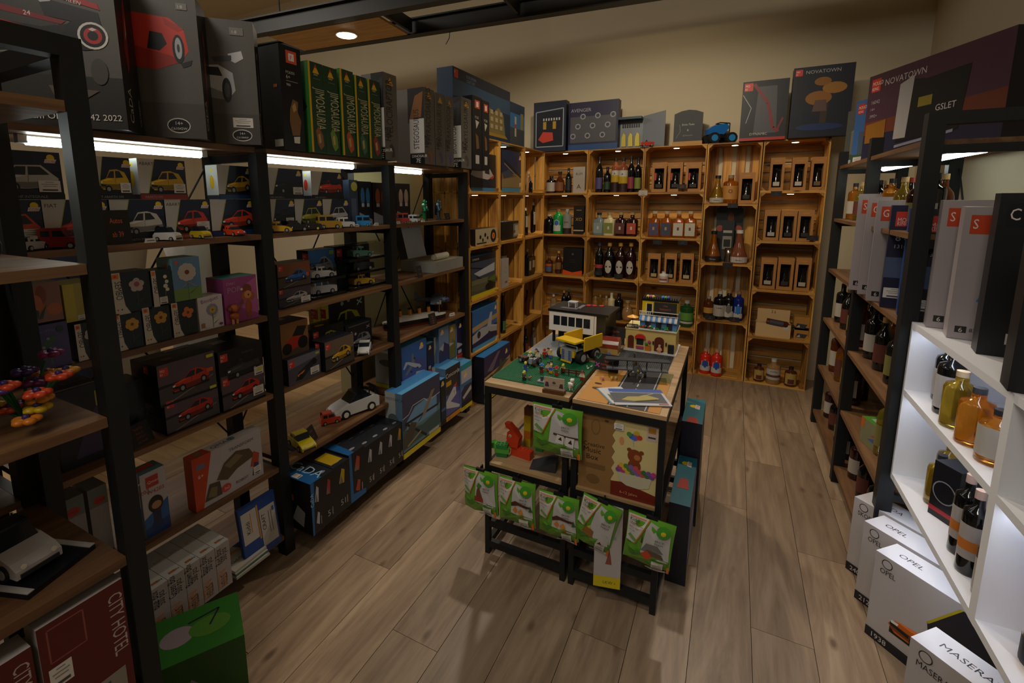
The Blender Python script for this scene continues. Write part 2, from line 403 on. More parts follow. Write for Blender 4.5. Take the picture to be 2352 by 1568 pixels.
# ---------------------------------------------------------------- printed artwork on cartons
CARS = dict(
 hatch=([(0, .3), (.02, .52), (.2, .62), (.34, .97), (.74, 1), (.92, .66), (1, .52), (.99, .22), (.5, .12), (.06, .14)],
        [[(.22, .63), (.35, .92), (.5, .93), (.48, .62)], [(.52, .62), (.53, .93), (.72, .94), (.86, .65)]], [(.3, .17, .15), (.84, .24, .14)], [(.08, .42), (.2, .45)]),
 fiat=([(0, .3), (.03, .5), (.22, .6), (.36, .96), (.6, 1), (.85, .88), (.97, .55), (1, .3), (.9, .14), (.1, .12)],
       [[(.24, .62), (.37, .9), (.5, .92), (.48, .62)], [(.53, .62), (.54, .93), (.68, .92), (.8, .66)]], [(.27, .15, .14), (.84, .2, .14)], [(.07, .42), (.18, .44)]),
 sport=([(0, .28), (.06, .46), (.32, .62), (.5, .93), (.68, .98), (.93, .78), (1, .6), (.97, .26), (.5, .14), (.07, .12)],
        [[(.34, .62), (.5, .88), (.62, .9), (.6, .63)], [(.64, .64), (.66, .9), (.74, .88), (.86, .7)]], [(.27, .2, .17), (.83, .34, .16)], [(.07, .4), (.2, .48)]),
 van=([(0, .3), (.02, .75), (.1, 1), (.95, 1), (1, .8), (1, .25), (.5, .15), (.05, .15)],
      [[(.06, .62), (.13, .92), (.28, .92), (.28, .62)], [(.34, .62), (.34, .92), (.92, .92), (.94, .62)]], [(.22, .16, .14), (.8, .2, .14)], [(.05, .42), (.16, .44)]),
 cabrio=([(0, .35), (.03, .6), (.3, .7), (.4, .95), (.45, .97), (.46, .72), (.95, .72), (1, .5), (.98, .22), (.5, .14), (.05, .18)],
         [[(.3, .7), (.39, .9), (.44, .9), (.44, .7)], [(.5, .66), (.55, .73), (.8, .73), (.84, .66)]], [(.3, .2, .15), (.82, .26, .14)], [(.08, .48), (.2, .5)]))
def draw(g, art, O, U, V, N, w, h, base=.0004):
    O = Vector(O); U = Vector(U); V = Vector(V); N = Vector(N); k = [0]
    def P(u, v): return O+U*(u*w)+V*(v*h)+N*(base+.00012*k[0])
    def poly(c, pts): g.add([P(*p) for p in pts], [tuple(range(len(pts)))], mat(c, .38) if isinstance(c, str) else c); k[0] += 1
    def disc(c, u, v, ru, rv, n=16): poly(c, [(u+ru*math.cos(2*PI*i/n), v+rv*math.sin(2*PI*i/n)) for i in range(n)])
    def text(c, s, u, v, sz, rot=0, al='l', cond=1):
        vs, fs, wd = glyphs(s); S = sz*h; a = math.radians(rot); ca, sa = math.cos(a), math.sin(a)
        off = {'l': 0, 'c': wd/2, 'r': wd}[al]
        o = O+U*(u*w)+V*(v*h)+N*(base+.00012*k[0])
        g.add([o+U*(((x-off)*cond*ca-y*sa)*S)+V*(((x-off)*cond*sa+y*ca)*S) for x, y in vs], fs, mat(c, .4)); k[0] += 1
    for a in art:
        t = a[0]
        if t == 'r': poly(a[1], [(a[2], a[3]), (a[4], a[3]), (a[4], a[5]), (a[2], a[5])])
        elif t == 'p': poly(a[1], a[2])
        elif t == 'c': disc(a[1], a[2], a[3], a[4]*h/w, a[4])
        elif t == 'e': disc(a[1], a[2], a[3], a[4], a[5])
        elif t == 'ring': disc(a[1], a[2], a[3], a[4]*h/w, a[4], 20); disc(a[6], a[2], a[3], a[4]*h/w*a[5], a[4]*a[5], 20)
        elif t == 't': text(*a[1:])
        elif t == 'st':      # price sticker: u v w h
            u, v, ww, hh = a[1:5]
            poly('d6d2cc', [(u, v), (u+ww, v), (u+ww, v+hh), (u, v+hh)])
            for q, (e0, e1) in enumerate(((.3, .7), (.12, .88), (.2, .8))):
                y = v+hh*(.82-.18*q); poly('8d8984', [(u+ww*e0, y), (u+ww*e1, y), (u+ww*e1, y+hh*.06), (u+ww*e0, y+hh*.06)])
            poly('4a4644', [(u+ww*.15, v+hh*.1), (u+ww*.85, v+hh*.1), (u+ww*.85, v+hh*.24), (u+ww*.15, v+hh*.24)])
        elif t == 'line':    # polyline of strips: colour, pts, thickness (of h)
            for p, q in zip(a[2][:-1], a[2][1:]):
                dx = (q[0]-p[0])*w; dy = (q[1]-p[1])*h; L = math.hypot(dx, dy) or 1; nx = -dy/L*a[3]*h/2/w; ny = dx/L*a[3]/2
                poly(a[1], [(p[0]+nx, p[1]+ny), (p[0]-nx, p[1]-ny), (q[0]-nx, q[1]-ny), (q[0]+nx, q[1]+ny)]); k[0] -= 1
            k[0] += 1
        elif t == 'car':     # colour style u0 v0 u1 v1 [mirror]
            c, st, u0, v0, u1, v1 = a[1:7]; mir = len(a) > 7
            body, wins, whl, hl = CARS[st]
            def T(p): x = 1-p[0] if mir else p[0]; return (u0+x*(u1-u0), v0+p[1]*(v1-v0))
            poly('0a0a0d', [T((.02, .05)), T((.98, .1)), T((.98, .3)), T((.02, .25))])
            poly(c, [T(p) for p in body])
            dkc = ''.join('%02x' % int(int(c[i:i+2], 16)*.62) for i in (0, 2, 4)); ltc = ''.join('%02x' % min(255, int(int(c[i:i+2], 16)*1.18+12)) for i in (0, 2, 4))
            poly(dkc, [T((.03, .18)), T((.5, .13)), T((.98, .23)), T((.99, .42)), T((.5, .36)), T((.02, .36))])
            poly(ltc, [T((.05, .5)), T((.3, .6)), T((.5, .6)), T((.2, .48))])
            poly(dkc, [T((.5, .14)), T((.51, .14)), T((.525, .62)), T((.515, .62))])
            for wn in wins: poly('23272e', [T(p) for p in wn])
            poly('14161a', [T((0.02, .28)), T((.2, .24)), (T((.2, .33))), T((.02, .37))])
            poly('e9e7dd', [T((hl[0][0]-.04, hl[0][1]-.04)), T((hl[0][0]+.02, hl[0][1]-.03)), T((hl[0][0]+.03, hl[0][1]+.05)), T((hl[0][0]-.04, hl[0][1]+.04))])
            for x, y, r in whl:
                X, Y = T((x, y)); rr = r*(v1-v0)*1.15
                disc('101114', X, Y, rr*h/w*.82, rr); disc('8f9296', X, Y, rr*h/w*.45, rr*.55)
        elif t == 'plane':   # colour u v size rot
            c, u, v, s, rot = a[1:6]; ra = math.radians(rot); ca, sa = math.cos(ra), math.sin(ra)
            def T(p): return (u+(p[0]*ca-p[1]*sa)*s*h/w, v+(p[0]*sa+p[1]*ca)*s)
            dk = a[6] if len(a) > 6 else '6f757a'
            poly(dk, [T(p) for p in ((-.05, .02), (.3, .5), (.44, .5), (.18, 0), (.3, -.42), (.18, -.42), (-.1, -.04))])
            poly(c, [T(p) for p in ((-.62, -.02), (-.5, .07), (-.1, .1), (.4, .06), (.62, .0), (.4, -.05), (-.45, -.09))])
            poly(c, [T(p) for p in ((.42, .03), (.56, .3), (.66, .3), (.6, 0))])
            poly('20242b', [T(p) for p in ((-.46, .05), (-.34, .1), (-.26, .1), (-.3, .04))])
            for e in (-.28, .3): poly('2b2e33', [T((.1, e-.03)), T((-.02, e-.02)), T((-.02, e+.04)), T((.1, e+.05))])
        elif t == 'cobi':    # little yellow brick mark u v s
            u, v, s = a[1:4]
            disc('e6c81e', u+.35*s*h/w, v+.35*s, .42*s*h/w, .42*s, 10)
            poly('ded3cf', [(u-.35*s*h/w, v-.3*s), (u+.75*s*h/w, v-.3*s), (u+.95*s*h/w, v+.18*s), (u-.2*s*h/w, v+.18*s)])
            text('c5383e', 'COBI', u-.2*s*h/w, v-.24*s, s*.42)
        elif t == 'flower':  # colour u v r stemcolour petals
            c, u, v, r, sc, n = a[1:7]
            poly(sc, [(u-.012, v-r*3.2), (u+.012, v-r*3.2), (u+.01, v), (u-.01, v)])
            poly(sc, [(u, v-r*2.6), (u+r*1.3*h/w, v-r*1.8), (u+r*.4*h/w, v-r*2.5)])
            for i in range(n):
                q = 2*PI*i/n+.3; disc(c, u+math.cos(q)*r*.6*h/w, v+math.sin(q)*r*.6, r*.5*h/w, r*.5, 9)
            disc('7b3a1c', u, v, r*.28*h/w, r*.28, 8)
        elif t == 'mk':      # red square mark with two lines of letters
            u, v, s, l1, l2 = a[1:6]
            poly('c8392b', [(u, v), (u+s*h/w, v), (u+s*h/w, v+s), (u, v+s)])
            text('eadfd8', l1, u+.08*s*h/w, v+.5*s, s*.42, 0, 'l', .8); text('eadfd8', l2, u+.08*s*h/w, v+.12*s, s*.36, 0, 'l', .85)
def carton(name, label, loc, yaw, w, h, d, cols, arts, cat='box', group=None, tilt=0):
    """loc = front lower left corner; cols hex or dict of faces; arts dict face -> list"""
    t = thing(name, label, cat, loc, yaw, group, (tilt, 0, yaw))
    cm = {k: mat(c, .42) for k, c in cols.items()} if isinstance(cols, dict) else mat(cols, .42)
    G().box(0, 0, 0, w, d, h, cm).build('carton', t)
    for f, art in (arts or {}).items():
        g = G()
        if f == 'F': draw(g, art, (0, 0, 0), (1, 0, 0), (0, 0, 1), (0, -1, 0), w, h)
        elif f == 'L': draw(g, art, (0, d, 0), (0, -1, 0), (0, 0, 1), (-1, 0, 0), d, h)
        elif f == 'R': draw(g, art, (w, 0, 0), (0, 1, 0), (0, 0, 1), (1, 0, 0), d, h)
        elif f == 'T': draw(g, art, (0, 0, h), (1, 0, 0), (0, 1, 0), (0, 0, 1), w, d)
        g.build({'F': 'front_print', 'L': 'side_print', 'R': 'side_print', 'T': 'top_print'}[f], t)
    return t
def lbox(name, label, x, z0, bl, br, vt, d, cols, arts, group=None, zz=None):
    """box on the left rack: bl/br picture points of the front's lower corners on plane x, vt = picture row of its top"""
    a = at(*bl, x=x); b = at(*br, x=x); h = at(bl[0], vt, x=x).z-z0
    return carton(name, label, (x, a.y, z0), PI/2, b.y-a.y-.001, h-.001, d, cols, arts, 'box', group)
NAVY = '141a2b'
def cobi_car(c, st, strip='0e0f14', title='', panel='b9b7b3', brand='', tail=None):
    a = [('p', '1d2740', [(0, .55), (1, .6), (1, 1), (0, 1)]), ('p', panel, [(0, .15), (.16, .15), (.34, 1), (0, 1)]), ('p', tail or '9fb13a', [(.16, .15), (.175, .15), (.355, 1), (.34, 1)])]
    if brand: a.append(('t', '26262a', brand, .03, .84, .11))
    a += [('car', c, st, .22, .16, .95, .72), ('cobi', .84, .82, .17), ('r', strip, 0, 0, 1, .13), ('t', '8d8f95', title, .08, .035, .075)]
    return a
# ---------------------------------------------------------------- top shelf of the left rack: big cartons standing fanned out
AX = math.radians(46)
S1 = SZ[0]+.001
def fan(label, br, w, h, d, cols, arts):
    p = at(*br, x=.17); ux, uy = math.cos(AX), math.sin(AX)
    return carton('toy_car_box', label, (p.x-ux*w, p.y-uy*w, S1), AX, w, h, d, cols, arts)
GR = {'*': '101214', 'F': '56534f', 'T': '2a2a2b'}
fan('large grey and black carton with a red and white racing car', (296, 303), .58, .47, .132, GR, {
 'F': [('r', '2c2b2a', 0, 0, 1, .3), ('p', '3a3937', [(0, .3), (.8, .3), (.7, 1), (0, 1)]), ('p', '15161a', [(.2, .52), (.4, .6), (.7, .56), (.86, .6), (.86, .48), (.5, .4), (.2, .42)]), ('p', '8f1d20', [(.02, .5), (.3, .64), (.5, .6), (.72, .53), (.5, .48), (.2, .46)]), ('p', 'cfc8c4', [(.36, .57), (.58, .555), (.62, .49), (.42, .47)]), ('t', 'b03034', 'ORLEN', .44, .5, .04),
       ('line', '77746f', [(.1, .42), (.35, .38), (.6, .42)], .008), ('p', '7a2022', [(.5, .68), (.72, .62), (.8, .6), (.78, .58), (.55, .63)]), ('t', 'd8d2cc', '24', .64, .615, .035), ('p', '17181c', [(.7, .72), (.93, .66), (.94, .58), (.72, .62)]), ('p', 'a3262a', [(.74, .77), (.93, .71), (.94, .675), (.76, .73)]), ('t', 'd8cfc8', 'ORLEN', .79, .715, .03, -14), ('p', 'aeb0b4', [(.7, .705), (.75, .72), (.75, .7), (.71, .69)]),
       ('e', '0e0e10', .86, .53, .075, .085), ('ring', 'd5d2cd', .9, .53, .076, .84, '0e0e10'), ('ring', 'b3312f', .9, .53, .046, .58, '17171a'), ('p', 'd0cdc8', [(.885, .565), (.9, .575), (.918, .565), (.9, .555)]), ('ring', 'd5d2cd', .24, .42, .09, .84, '0e0e10'), ('ring', 'b3312f', .24, .42, .055, .58, '17171a'),
       ('e', '45433f', .91, .33, .035, .075), ('p', '5a5048', [(.7, .24), (.9, .22), (.84, .17), (.72, .18)]), ('r', '7a2a26', .66, .83, .665, .93), ('t', 'd9d5cf', 'Alfa Romeo F1  Team ORLEN C42 2022', .98, .05, .05, 0, 'r')],
 'R': [('p', '7a2426', [(.3, .5), (.42, .75), (.55, .85), (.55, .66), (.5, .4), (.4, .35)]), ('p', 'b9aea8', [(.42, .55), (.5, .7), (.52, .6)]), ('t', 'b9b5ae', 'CaDA', .42, .05, .085, 90), ('t', '9a968f', 'C61048W', .9, .05, .04, 90)]})
fan('grey carton with a red sports car behind the racing car carton', (476, 314), .56, .437, .132, GR, {
 'F': [('r', '4a4744', 0, 0, 1, .25), ('p', 'cf3a2c', [(.62, .5), (.66, .86), (.86, .84), (.93, .76), (.945, .62), (.9, .54), (.78, .48)]), ('p', 'a32a20', [(.62, .5), (.66, .64), (.86, .58), (.9, .54), (.78, .48)]), ('p', '17181c', [(.74, .62), (.76, .74), (.82, .73), (.84, .66), (.8, .61)]), ('p', 'b23125', [(.83, .84), (.93, .77), (.9, .75), (.84, .79)]), ('e', '1a1a1c', .895, .63, .03, .1), ('e', 'aeb4bc', .895, .635, .018, .075), ('e', '3a3c40', .895, .635, .007, .03), ('p', '1b1b1d', [(.9, .53), (.96, .56), (.95, .52), (.91, .5)]),
       ('e', 'cfcac3', .86, .09, .06, .055), ('e', '17181a', .86, .09, .055, .048), ('t', 'd8d4cf', '14+', .86, .095, .035, 0, 'c'), ('t', 'd8d4cf', 'C61042W', .86, .06, .025, 0, 'c'), ('r', '77746f', .9, .9, .955, .945), ('t', 'cdc9c2', '1:8', .905, .91, .03)],
 'R': [('p', '8a261f', [(.4, .25), (.55, .3), (.62, .75), (.5, .82), (.42, .6)]), ('e', '3a1512', .52, .66, .05, .06), ('e', '3a1512', .5, .34, .05, .06), ('t', 'b9b5ae', 'CaDA', .3, .06, .09, 90)]})
fan('grey carton with a white sports car, middle of the left top shelf', (600, 328), .55, .425, .125, GR, {
 'F': [('r', '4a4744', 0, 0, 1, .25), ('p', 'b9bcc2', [(.6, .42), (.62, .62), (.78, .64), (.86, .58), (.87, .44), (.82, .36), (.7, .38)]), ('p', '7d8087', [(.6, .42), (.64, .5), (.8, .42), (.82, .36), (.7, .38)]), ('p', '23262c', [(.66, .56), (.7, .62), (.78, .62), (.8, .55)]), ('e', '17181a', .82, .44, .028, .1), ('e', '3f4246', .82, .44, .016, .06), ('p', 'c9ccd1', [(.84, .73), (.92, .76), (.93, .7), (.88, .66), (.85, .68)]), ('p', '3a3c40', [(.74, .7), (.86, .72), (.86, .68), (.76, .66)]),
       ('st', .84, .14, .12, .08), ('e', 'cfcac3', .89, .075, .06, .05), ('e', '17181a', .89, .075, .055, .042), ('t', 'd8d4cf', '14+', .89, .08, .03, 0, 'c'), ('t', 'd8d4cf', 'C61044W', .89, .05, .022, 0, 'c'), ('r', '77746f', .86, .88, .94, .94), ('t', 'cdc9c2', '1:8', .87, .893, .035)],
 'R': [('p', '77787a', [(.45, .25), (.6, .3), (.62, .6), (.55, .75), (.45, .55)]), ('p', '8a8b8d', [(.4, .78), (.6, .8), (.6, .74), (.42, .73)]), ('t', 'b9b5ae', 'CaDA', .3, .05, .09, 90)]})
def spine(label, x, uL, uR, vb, vt, d, cols, arts, name='toy_box'):
    a = at(uL, vb, x=x); b = at(uR, vb, x=x); h = at((uL+uR)/2, vt, x=x).z-S1
    return carton(name, label, (x, a.y, S1), PI/2, b.y-a.y-.0015, h, d, cols, arts)
spine('black carton with a robot figure and an orange badge on the top shelf', .13, 655, 703, 345, 112, .3, {'*': '101216', 'F': '17181b'}, {
 'F': [('r', 'd0553a', .3, .84, .8, .96), ('r', 'e8ded8', .42, .865, .68, .935), ('t', 'd0553a', 'F', .48, .875, .06), ('t', 'c9c6c0', 'FC6255', .25, .74, .035), ('t', 'c9c6c0', '6+', .25, .69, .05), ('r', '777', .25, .665, .8, .67) if 0 else ('r', '8a8782', .25, .665, .8, .672), ('t', 'c9c6c0', '980', .25, .62, .035),
       ('p', '7d5a35', [(.35, .4), (.5, .5), (.75, .48), (.7, .38), (.85, .3), (.75, .15), (.4, .14), (.3, .28)]), ('p', 'b9925c', [(.45, .43), (.6, .47), (.65, .4), (.5, .37)]), ('p', 'd8d2c8', [(.45, .13), (.75, .14), (.72, .07), (.46, .07)])],
 'L': [('t', '4a5160', 'IUS', .5, .84, .06), ('r', 'b9b7b2', .82, .03, .98, .1), ('r', 'd3712f', .86, .6, .93, .63)]})
JIM = {'*': '2c5a22', 'F': '23402a', 'T': '4a8a2e', 'L': '1f4426'}
fig = ['8a5a3a', '6b8a34', 'b0572b', '3f6b4a', '8a3a30']
cl = [(718, 751, 352, 147), (752, 783, 354, 158), (789, 819, 357, 164), (822, 848, 360, 178), (851, 878, 362, 187)]
for i, (a, b, vb, vt) in enumerate(cl):
    spine('dark green dinosaur carton, number %s of five in the green row' % ['one', 'two', 'three', 'four', 'five'][i], .14, a, b, vb, vt, .28, JIM, {
     'F': ([('r', 'd6a81e', 0, 0, .13, 1)] if i != 1 else []) + [('p', 'd9a522', [(.5, .97), (.75, .88), (.3, .88)]), ('p', 'c23b2b', [(.5, .98), (.6, .94), (.42, .94)]), ('t', 'd6d2c6', '***', .36, .84, .05), ('r', '9aa59a', .32, .82, .8, .823),
           ('t', 'b9b48a', 'JIMOSAURIA', .42, .72, .2 if i < 3 else .19, -90, 'l', .42), ('p', fig[i], [(.3, .24), (.5, .3), (.8, .2), (.85, .08), (.6, .03), (.4, .1)]), ('p', 'b99b5c', [(.45, .2), (.6, .22), (.66, .12), (.52, .1)])],
     'L': [('p', '2e6b2c', [(.4, 0), (1, 0), (1, 1), (.7, 1)]), ('p', '17331d', [(.2, .5), (.8, .7), (.95, .5), (.6, .3)])]})
GREY = {'*': '58544f', 'F': '615d58', 'T': '6d6963', 'L': '6e6a66'}
names = ['VELOCIRAPTOR', 'STYRACOSAURUS', 'DIMETRODON', 'PTERANODON', 'SPINOSAURUS']
gl = [(886, 916, 368, 172, 'VELOCIRAPTOR'), (976, 1000, 372, 205, 'STYRACOSAURUS'), (1002, 1024, 375, 216, 'SPINOSAURUS'), (1025, 1043, 377, 224, 'PTERANODON'), (1060, 1084, 381, 226, 'ANKYLOSAURUS')]
for i, (a, b, vb, vt, nm) in enumerate(gl):
    art = {'F': [('p', 'c9922a', [(.5, .96), (.75, .87), (.28, .87)]), ('t', '1c1b1a', '***', .3, .82, .05), ('t', '2a2826', nm, .62, .26, .17, 90, 'l', .55), ('t', '1c1a19', 'HKZ', .45, .22, .16, 90, 'l', .5), ('p', ['3c3a38', '8a5a2c', '4b4a7a', '57508a', '4b4844'][i], [(.3, .16), (.5, .2), (.72, .12), (.7, .04), (.45, .03), (.55, .1)])]}
    if i in (0, 1, 4):
        art['L'] = [('r', '2b2a2c', .45, .55, 1, 1), ('p', '8a5a34' if i == 1 else '3a393b', [(.5, .6), (.7, .9), (.98, .95), (.9, .62)]), ('r', 'c9c7c4', .5, .15, 1, .6), ('t', '26262a', ['RAPTOR', 'STEGOSAURUS', '', '', 'BRONTOSAURUS'][i], .82, .2, .13, 90, 'l', .6), ('r', '0d0d0e', .5, 0, 1, .14), ('t', 'd9d5cf', 'DINOSAUR', .56, .09, .05), ('t', 'd9d5cf', '7E', .7, .02, .08)]
    spine('grey dinosaur carton lettered %s on the top shelf' % nm.lower(), .15, a, b, vb, vt, .20 if i else .14, GREY, art)
for i, (a, b, vb, vt) in enumerate(((1086, 1110, 384, 218), (1108, 1130, 386, 229))):
    x = .16; p = at(a, vb, x=x); q = at(b-(6 if i else 3), vb, x=x)
    carton('toy_box', ['black robot carton with an orange badge, first of the pair at the end', 'narrow black robot carton with an orange badge, second of the pair at the end'][i], (x, p.y, S1), PI/2, q.y-p.y-.001, at(a, vt, x=x).z-S1, .075, '121315', {
     'F': [('r', 'c64a34', .25, .84, .78, .95), ('r', 'e2d6d0', .4, .86, .64, .93), ('t', 'b9b6b0', 'FC62', .25, .7, .05), ('p', 'b3b0aa', [(.3, .68), (.7, .66), (.4, .56)]), ('r', 'a9a6a0', .3, .08, .7, .2), ('p', '6b4a2c', [(.3, .5), (.6, .46), (.7, .3), (.4, .28)])]})
# shelf extension under the last two boxes is the end of the oak board
# ---------------------------------------------------------------- second shelf, boxed cars in two tiers with models in front
S2 = SZ[1]+.001; X2 = .02
low = [(-60, 107, 'cf4a2a', 'hatch', '', 'orange hatchback', '0e0f14'), (107, 258, 'c0382a', 'hatch', 'FIAT', 'red supermini', '0e0f14'), (260, 384, 'c9c4bf', 'fiat', '', 'white bubble car', '0e0f14'), (385, 487, 'cc3b24', 'fiat', 'ABARTH', 'red small car', '8a2a22'),
       (488, 590, 'd2401f', 'sport', '', 'red coupe', '1d3a6a'), (616, 679, '15161a', 'sport', '', 'black coupe', '0e0f14'), (680, 743, 'a8a63a', 'hatch', '', 'olive saloon', '0e0f14'), (744, 803, 'b9b9bd', 'hatch', '', 'white police saloon', '0e0f14')]
for i, (a, b, c, st, br, nm, sp) in enumerate(low):
    vb = 560-(a+b)/2*.046
    lbox('model_car_box', 'navy car box with a %s, lower tier of second shelf' % nm, X2, S2, (a, vb), (b, vb), vb-100+(a+b)/2*.033, .07, {'*': '171d30', 'F': NAVY, 'T': '2a3348'}, {
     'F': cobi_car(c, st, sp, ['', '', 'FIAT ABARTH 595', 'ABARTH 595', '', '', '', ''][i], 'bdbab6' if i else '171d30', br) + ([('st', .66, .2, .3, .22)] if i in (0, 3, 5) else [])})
zt = at(300, 463, x=X2).z
up = [(-60, 152, 'b6b3b0', 'hatch', '', 'white rally hatchback', 341, '0e0f14', 'LANCIA DELTA HF INTEGRALE'), (212, 308, 'd0a91c', 'fiat', '', 'yellow bubble car', 357, '0e0f14', 'FIAT ABARTH 595'), (324, 433, 'cfa81e', 'fiat', 'ABARTH', 'yellow small car', 363, '8a2a22', 'ABARTH 595'),
      (504, 584, 'c9a41e', 'sport', '', 'yellow roadster', 377, '1d3a6a', ''), (612, 699, '1a1d20', 'cabrio', '', 'black roadster with green wheels', 383, '0e0f14', 'OPEL REKORD C'), (717, 790, 'd2402a', 'cabrio', '', 'red cabriolet', 391, '0e0f14', 'OPEL REKORD C')]
ZT = at(340, 458, x=X2).z
for i, (a, b, c, st, br, nm, vt, sp, ti) in enumerate(up):
    vb = 463-(a-300)*.012
    z0 = ZT+.0005
    p = at(a, 458, x=X2); q = at(b, 458, x=X2)
    carton('model_car_box', 'navy car box with a %s, upper tier of second shelf' % nm, (X2, p.y, z0), PI/2, q.y-p.y-.002, max(.09, at((a+b)/2, vt+4, x=X2).z-z0), .07, {'*': '171d30', 'F': NAVY, 'T': '2a3348', 'L': 'b4b7b6'}, {
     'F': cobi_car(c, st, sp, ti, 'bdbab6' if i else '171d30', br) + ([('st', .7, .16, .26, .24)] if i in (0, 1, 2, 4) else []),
     'L': [('c', 'd6c82a', .5, .85, .05), ('e', c, .5, .5, .18, .2), ('r', '2a2f3d', 0, 0, 1, .12)]})
# make the lower tier carry the upper one exactly
for o in [o for o in COL.objects if o.name.startswith('model_car_box') and 'lower tier' in o.get('label', '')]:
    for ch in o.children:
        ch.scale.z = (ZT-S2)/max(.01, max(v.co.z for v in o.children[0].data.vertices)) if o.children else 1
# tall figure packs right of the cars
def tall(label, x, a, b, vb, vt, cols, arts, z0, d=.09):
    p = at(a, vb, x=x); q = at(b, vb, x=x)
    return carton('toy_box', label, (x, p.y, z0), PI/2, q.y-p.y-.002, at(a, vt, x=x).z-z0, d, cols, arts)
bl = lambda c: {'F': [('r', '10121a', .05, .3, .95, .97), ('e', c, .3, .66, .15, .2), ('e', c, .7, .66, .15, .2), ('r', 'b9bcc0', .2, .42, .4, .5), ('r', 'b9bcc0', .6, .42, .8, .5), ('p', '8f98a3', [(0, 0), (1, 0), (1, .12), (0, .3)])]}
tall('slate blue carton standing beside the white police saloon box', .0, 806, 826, 530, 413, '39475c', {'F': [('c', 'd6d03a', .6, .86, .1), ('t', 'b9c0cc', 'VW', .3, .84, .1), ('r', '56657c', .2, .1, .8, .6)]}, S2)
tall('dark carton with two blue cars in windows beside the middle post', .0, 827, 857, 528, 416, '171a26', bl('2f77b0'), S2)
tall('dark red carton with orange cars in windows behind the middle post', .0, 860, 894, 527, 419, '2c1a1c', bl('a8502c'), S2)
tall('dark carton with three pale cars in windows right of the middle post', .0, 913, 944, 520, 421, '14141c', bl('b09a88'), S2)
# ---------------------------------------------------------------- small brick-built cars
def _wheel(g, x, y, r, wd, hub, side):
    g.cyl((x, y-wd/2*side, r), (x, y+wd/2*side, r), r, None, 12, mat('121214', .7)); g.cyl((x, y+wd/2*side, r), (x, y+(wd/2+.0015)*side, r), r*.6, None, 10, mat(hub, .35))
def car3d(label, loc, rz, L, c, style='hatch', roof=None, hub='8f9296', group='small brick cars on the shelves', W=None, extra=None, name='toy_car'):
    """nose towards +x"""
    t = thing(name, label, 'toy car', loc, rz, group)
    W = W or L*.46; r = L*.095 if style != 'truck' else L*.15; H = 1.42*L*{'hatch': .36, 'fiat': .40, 'sport': .27, 'van': .48, 'truck': .42, 'cabrio': .24, 'estate': .36}[style]; z0 = r*.6
    B = {'hatch': [(0, 0), (1, 0), (1, .40), (.97, .5), (.70, .56), (.04, .58), (0, .45)], 'estate': [(0, 0), (1, 0), (1, .40), (.97, .5), (.70, .56), (.02, .58), (0, .45)],
         'fiat': [(0, 0), (1, 0), (1, .35), (.93, .5), (.72, .58), (.1, .56), (0, .35)], 'sport': [(0, 0), (1, 0), (1, .25), (.9, .42), (.66, .6), (.1, .68), (0, .55)],
         'van': [(0, 0), (1, 0), (1, .3), (.97, .45), (.9, .52), (.02, .52), (0, .4)], 'truck': [(0, 0), (1, 0), (1, .42), (.7, .48), (.68, .4), (0, .4)], 'cabrio': [(0, 0), (1, 0), (1, .6), (.95, .75), (.62, .85), (.04, .8), (0, .6)]}[style]
    g = G().prism([(p[0]*L-L/2, z0+p[1]*H) for p in B], -W/2, W/2, 'y', mat(c, .3, 0, 0, 0, .3)); g.build('body', t)
    CB = {'hatch': [(.06, .57), (.70, .55), (.58, .98), (.16, 1)], 'estate': [(.02, .57), (.70, .55), (.60, .98), (.04, 1)], 'fiat': [(.04, .55), (.74, .57), (.62, .95), (.4, 1.02), (.14, .92)], 'sport': [(.14, .66), (.68, .58), (.5, .98), (.3, 1)],
          'van': [(.01, .5), (.92, .5), (.86, .95), (.04, 1)], 'truck': [(.66, .45), (.96, .4), (.92, .95), (.68, 1)], 'cabrio': [(.52, .82), (.66, .82), (.58, 1.25), (.55, 1.25)]}[style]
    q = [(p[0]*L-L/2, z0+p[1]*H) for p in CB]; k = .86
    G().prism(q, -W/2*k, W/2*k, 'y', mat('20262e', .12)).build('windows', t)
    zt = max(p[1] for p in q); top = [p for p in q if p[1] > zt-.06*H]
    if style != 'cabrio' and len(top) > 1:
        x0, x1 = min(p[0] for p in top), max(p[0] for p in top)
        rf = mat(roof or c, .3, 0, 0, 0, .3)
        g = G().box(x0-.003, -W/2*k-.0006, zt-.006, x1+.003, W/2*k+.0006, zt+.002, rf)
        for sy in (-1, 1):
            for xa, xb in (((q[0][0]+x0)/2-.004, (q[0][0]+x0)/2+.003), ((x0+x1)/2-.003, (x0+x1)/2+.003)): g.box(xa, sy*W/2*k-.0008, z0+.54*H, xb, sy*W/2*k+.0008, zt, rf)
        g.build('roof', t)
    for fx in (.2, .79):
        for s in (-1, 1):
            g = G(); _wheel(g, fx*L-L/2, s*(W/2-L*.02), r, L*.085, hub, s); g.build('wheel', t)
    for s in (-1, 1):
        G().cyl((L/2, s*W*.33, z0+.33*H), (L/2+.002, s*W*.33, z0+.33*H), L*.03, None, 8, mat('e9e4d2', .2)).build('headlight', t)
    G().box(L/2, -W*.42, z0+.02*H, L/2+.003, W*.42, z0+.14*H, mat('2a2b2d', .4)).build('bumper', t)
    if extra:
        g = G(); extra(g, L, W, H, z0); g.build('trim', t)
    return t
def shelfcar(label, u, v, z, xo, L, c, style, rz, **k):
    p = at(u, v, z=z) if xo is None else at(u, v, x=xo)
    return car3d(label, (p.x, p.y, z+.0005), math.radians(rz), L, c, style, **k)
Z2 = SZ[1]
shelfcar('white toy car seen from behind beside the nearest rack post', 74, 577, Z2, .045, .085, 'aaa9a6', 'sport', 120)
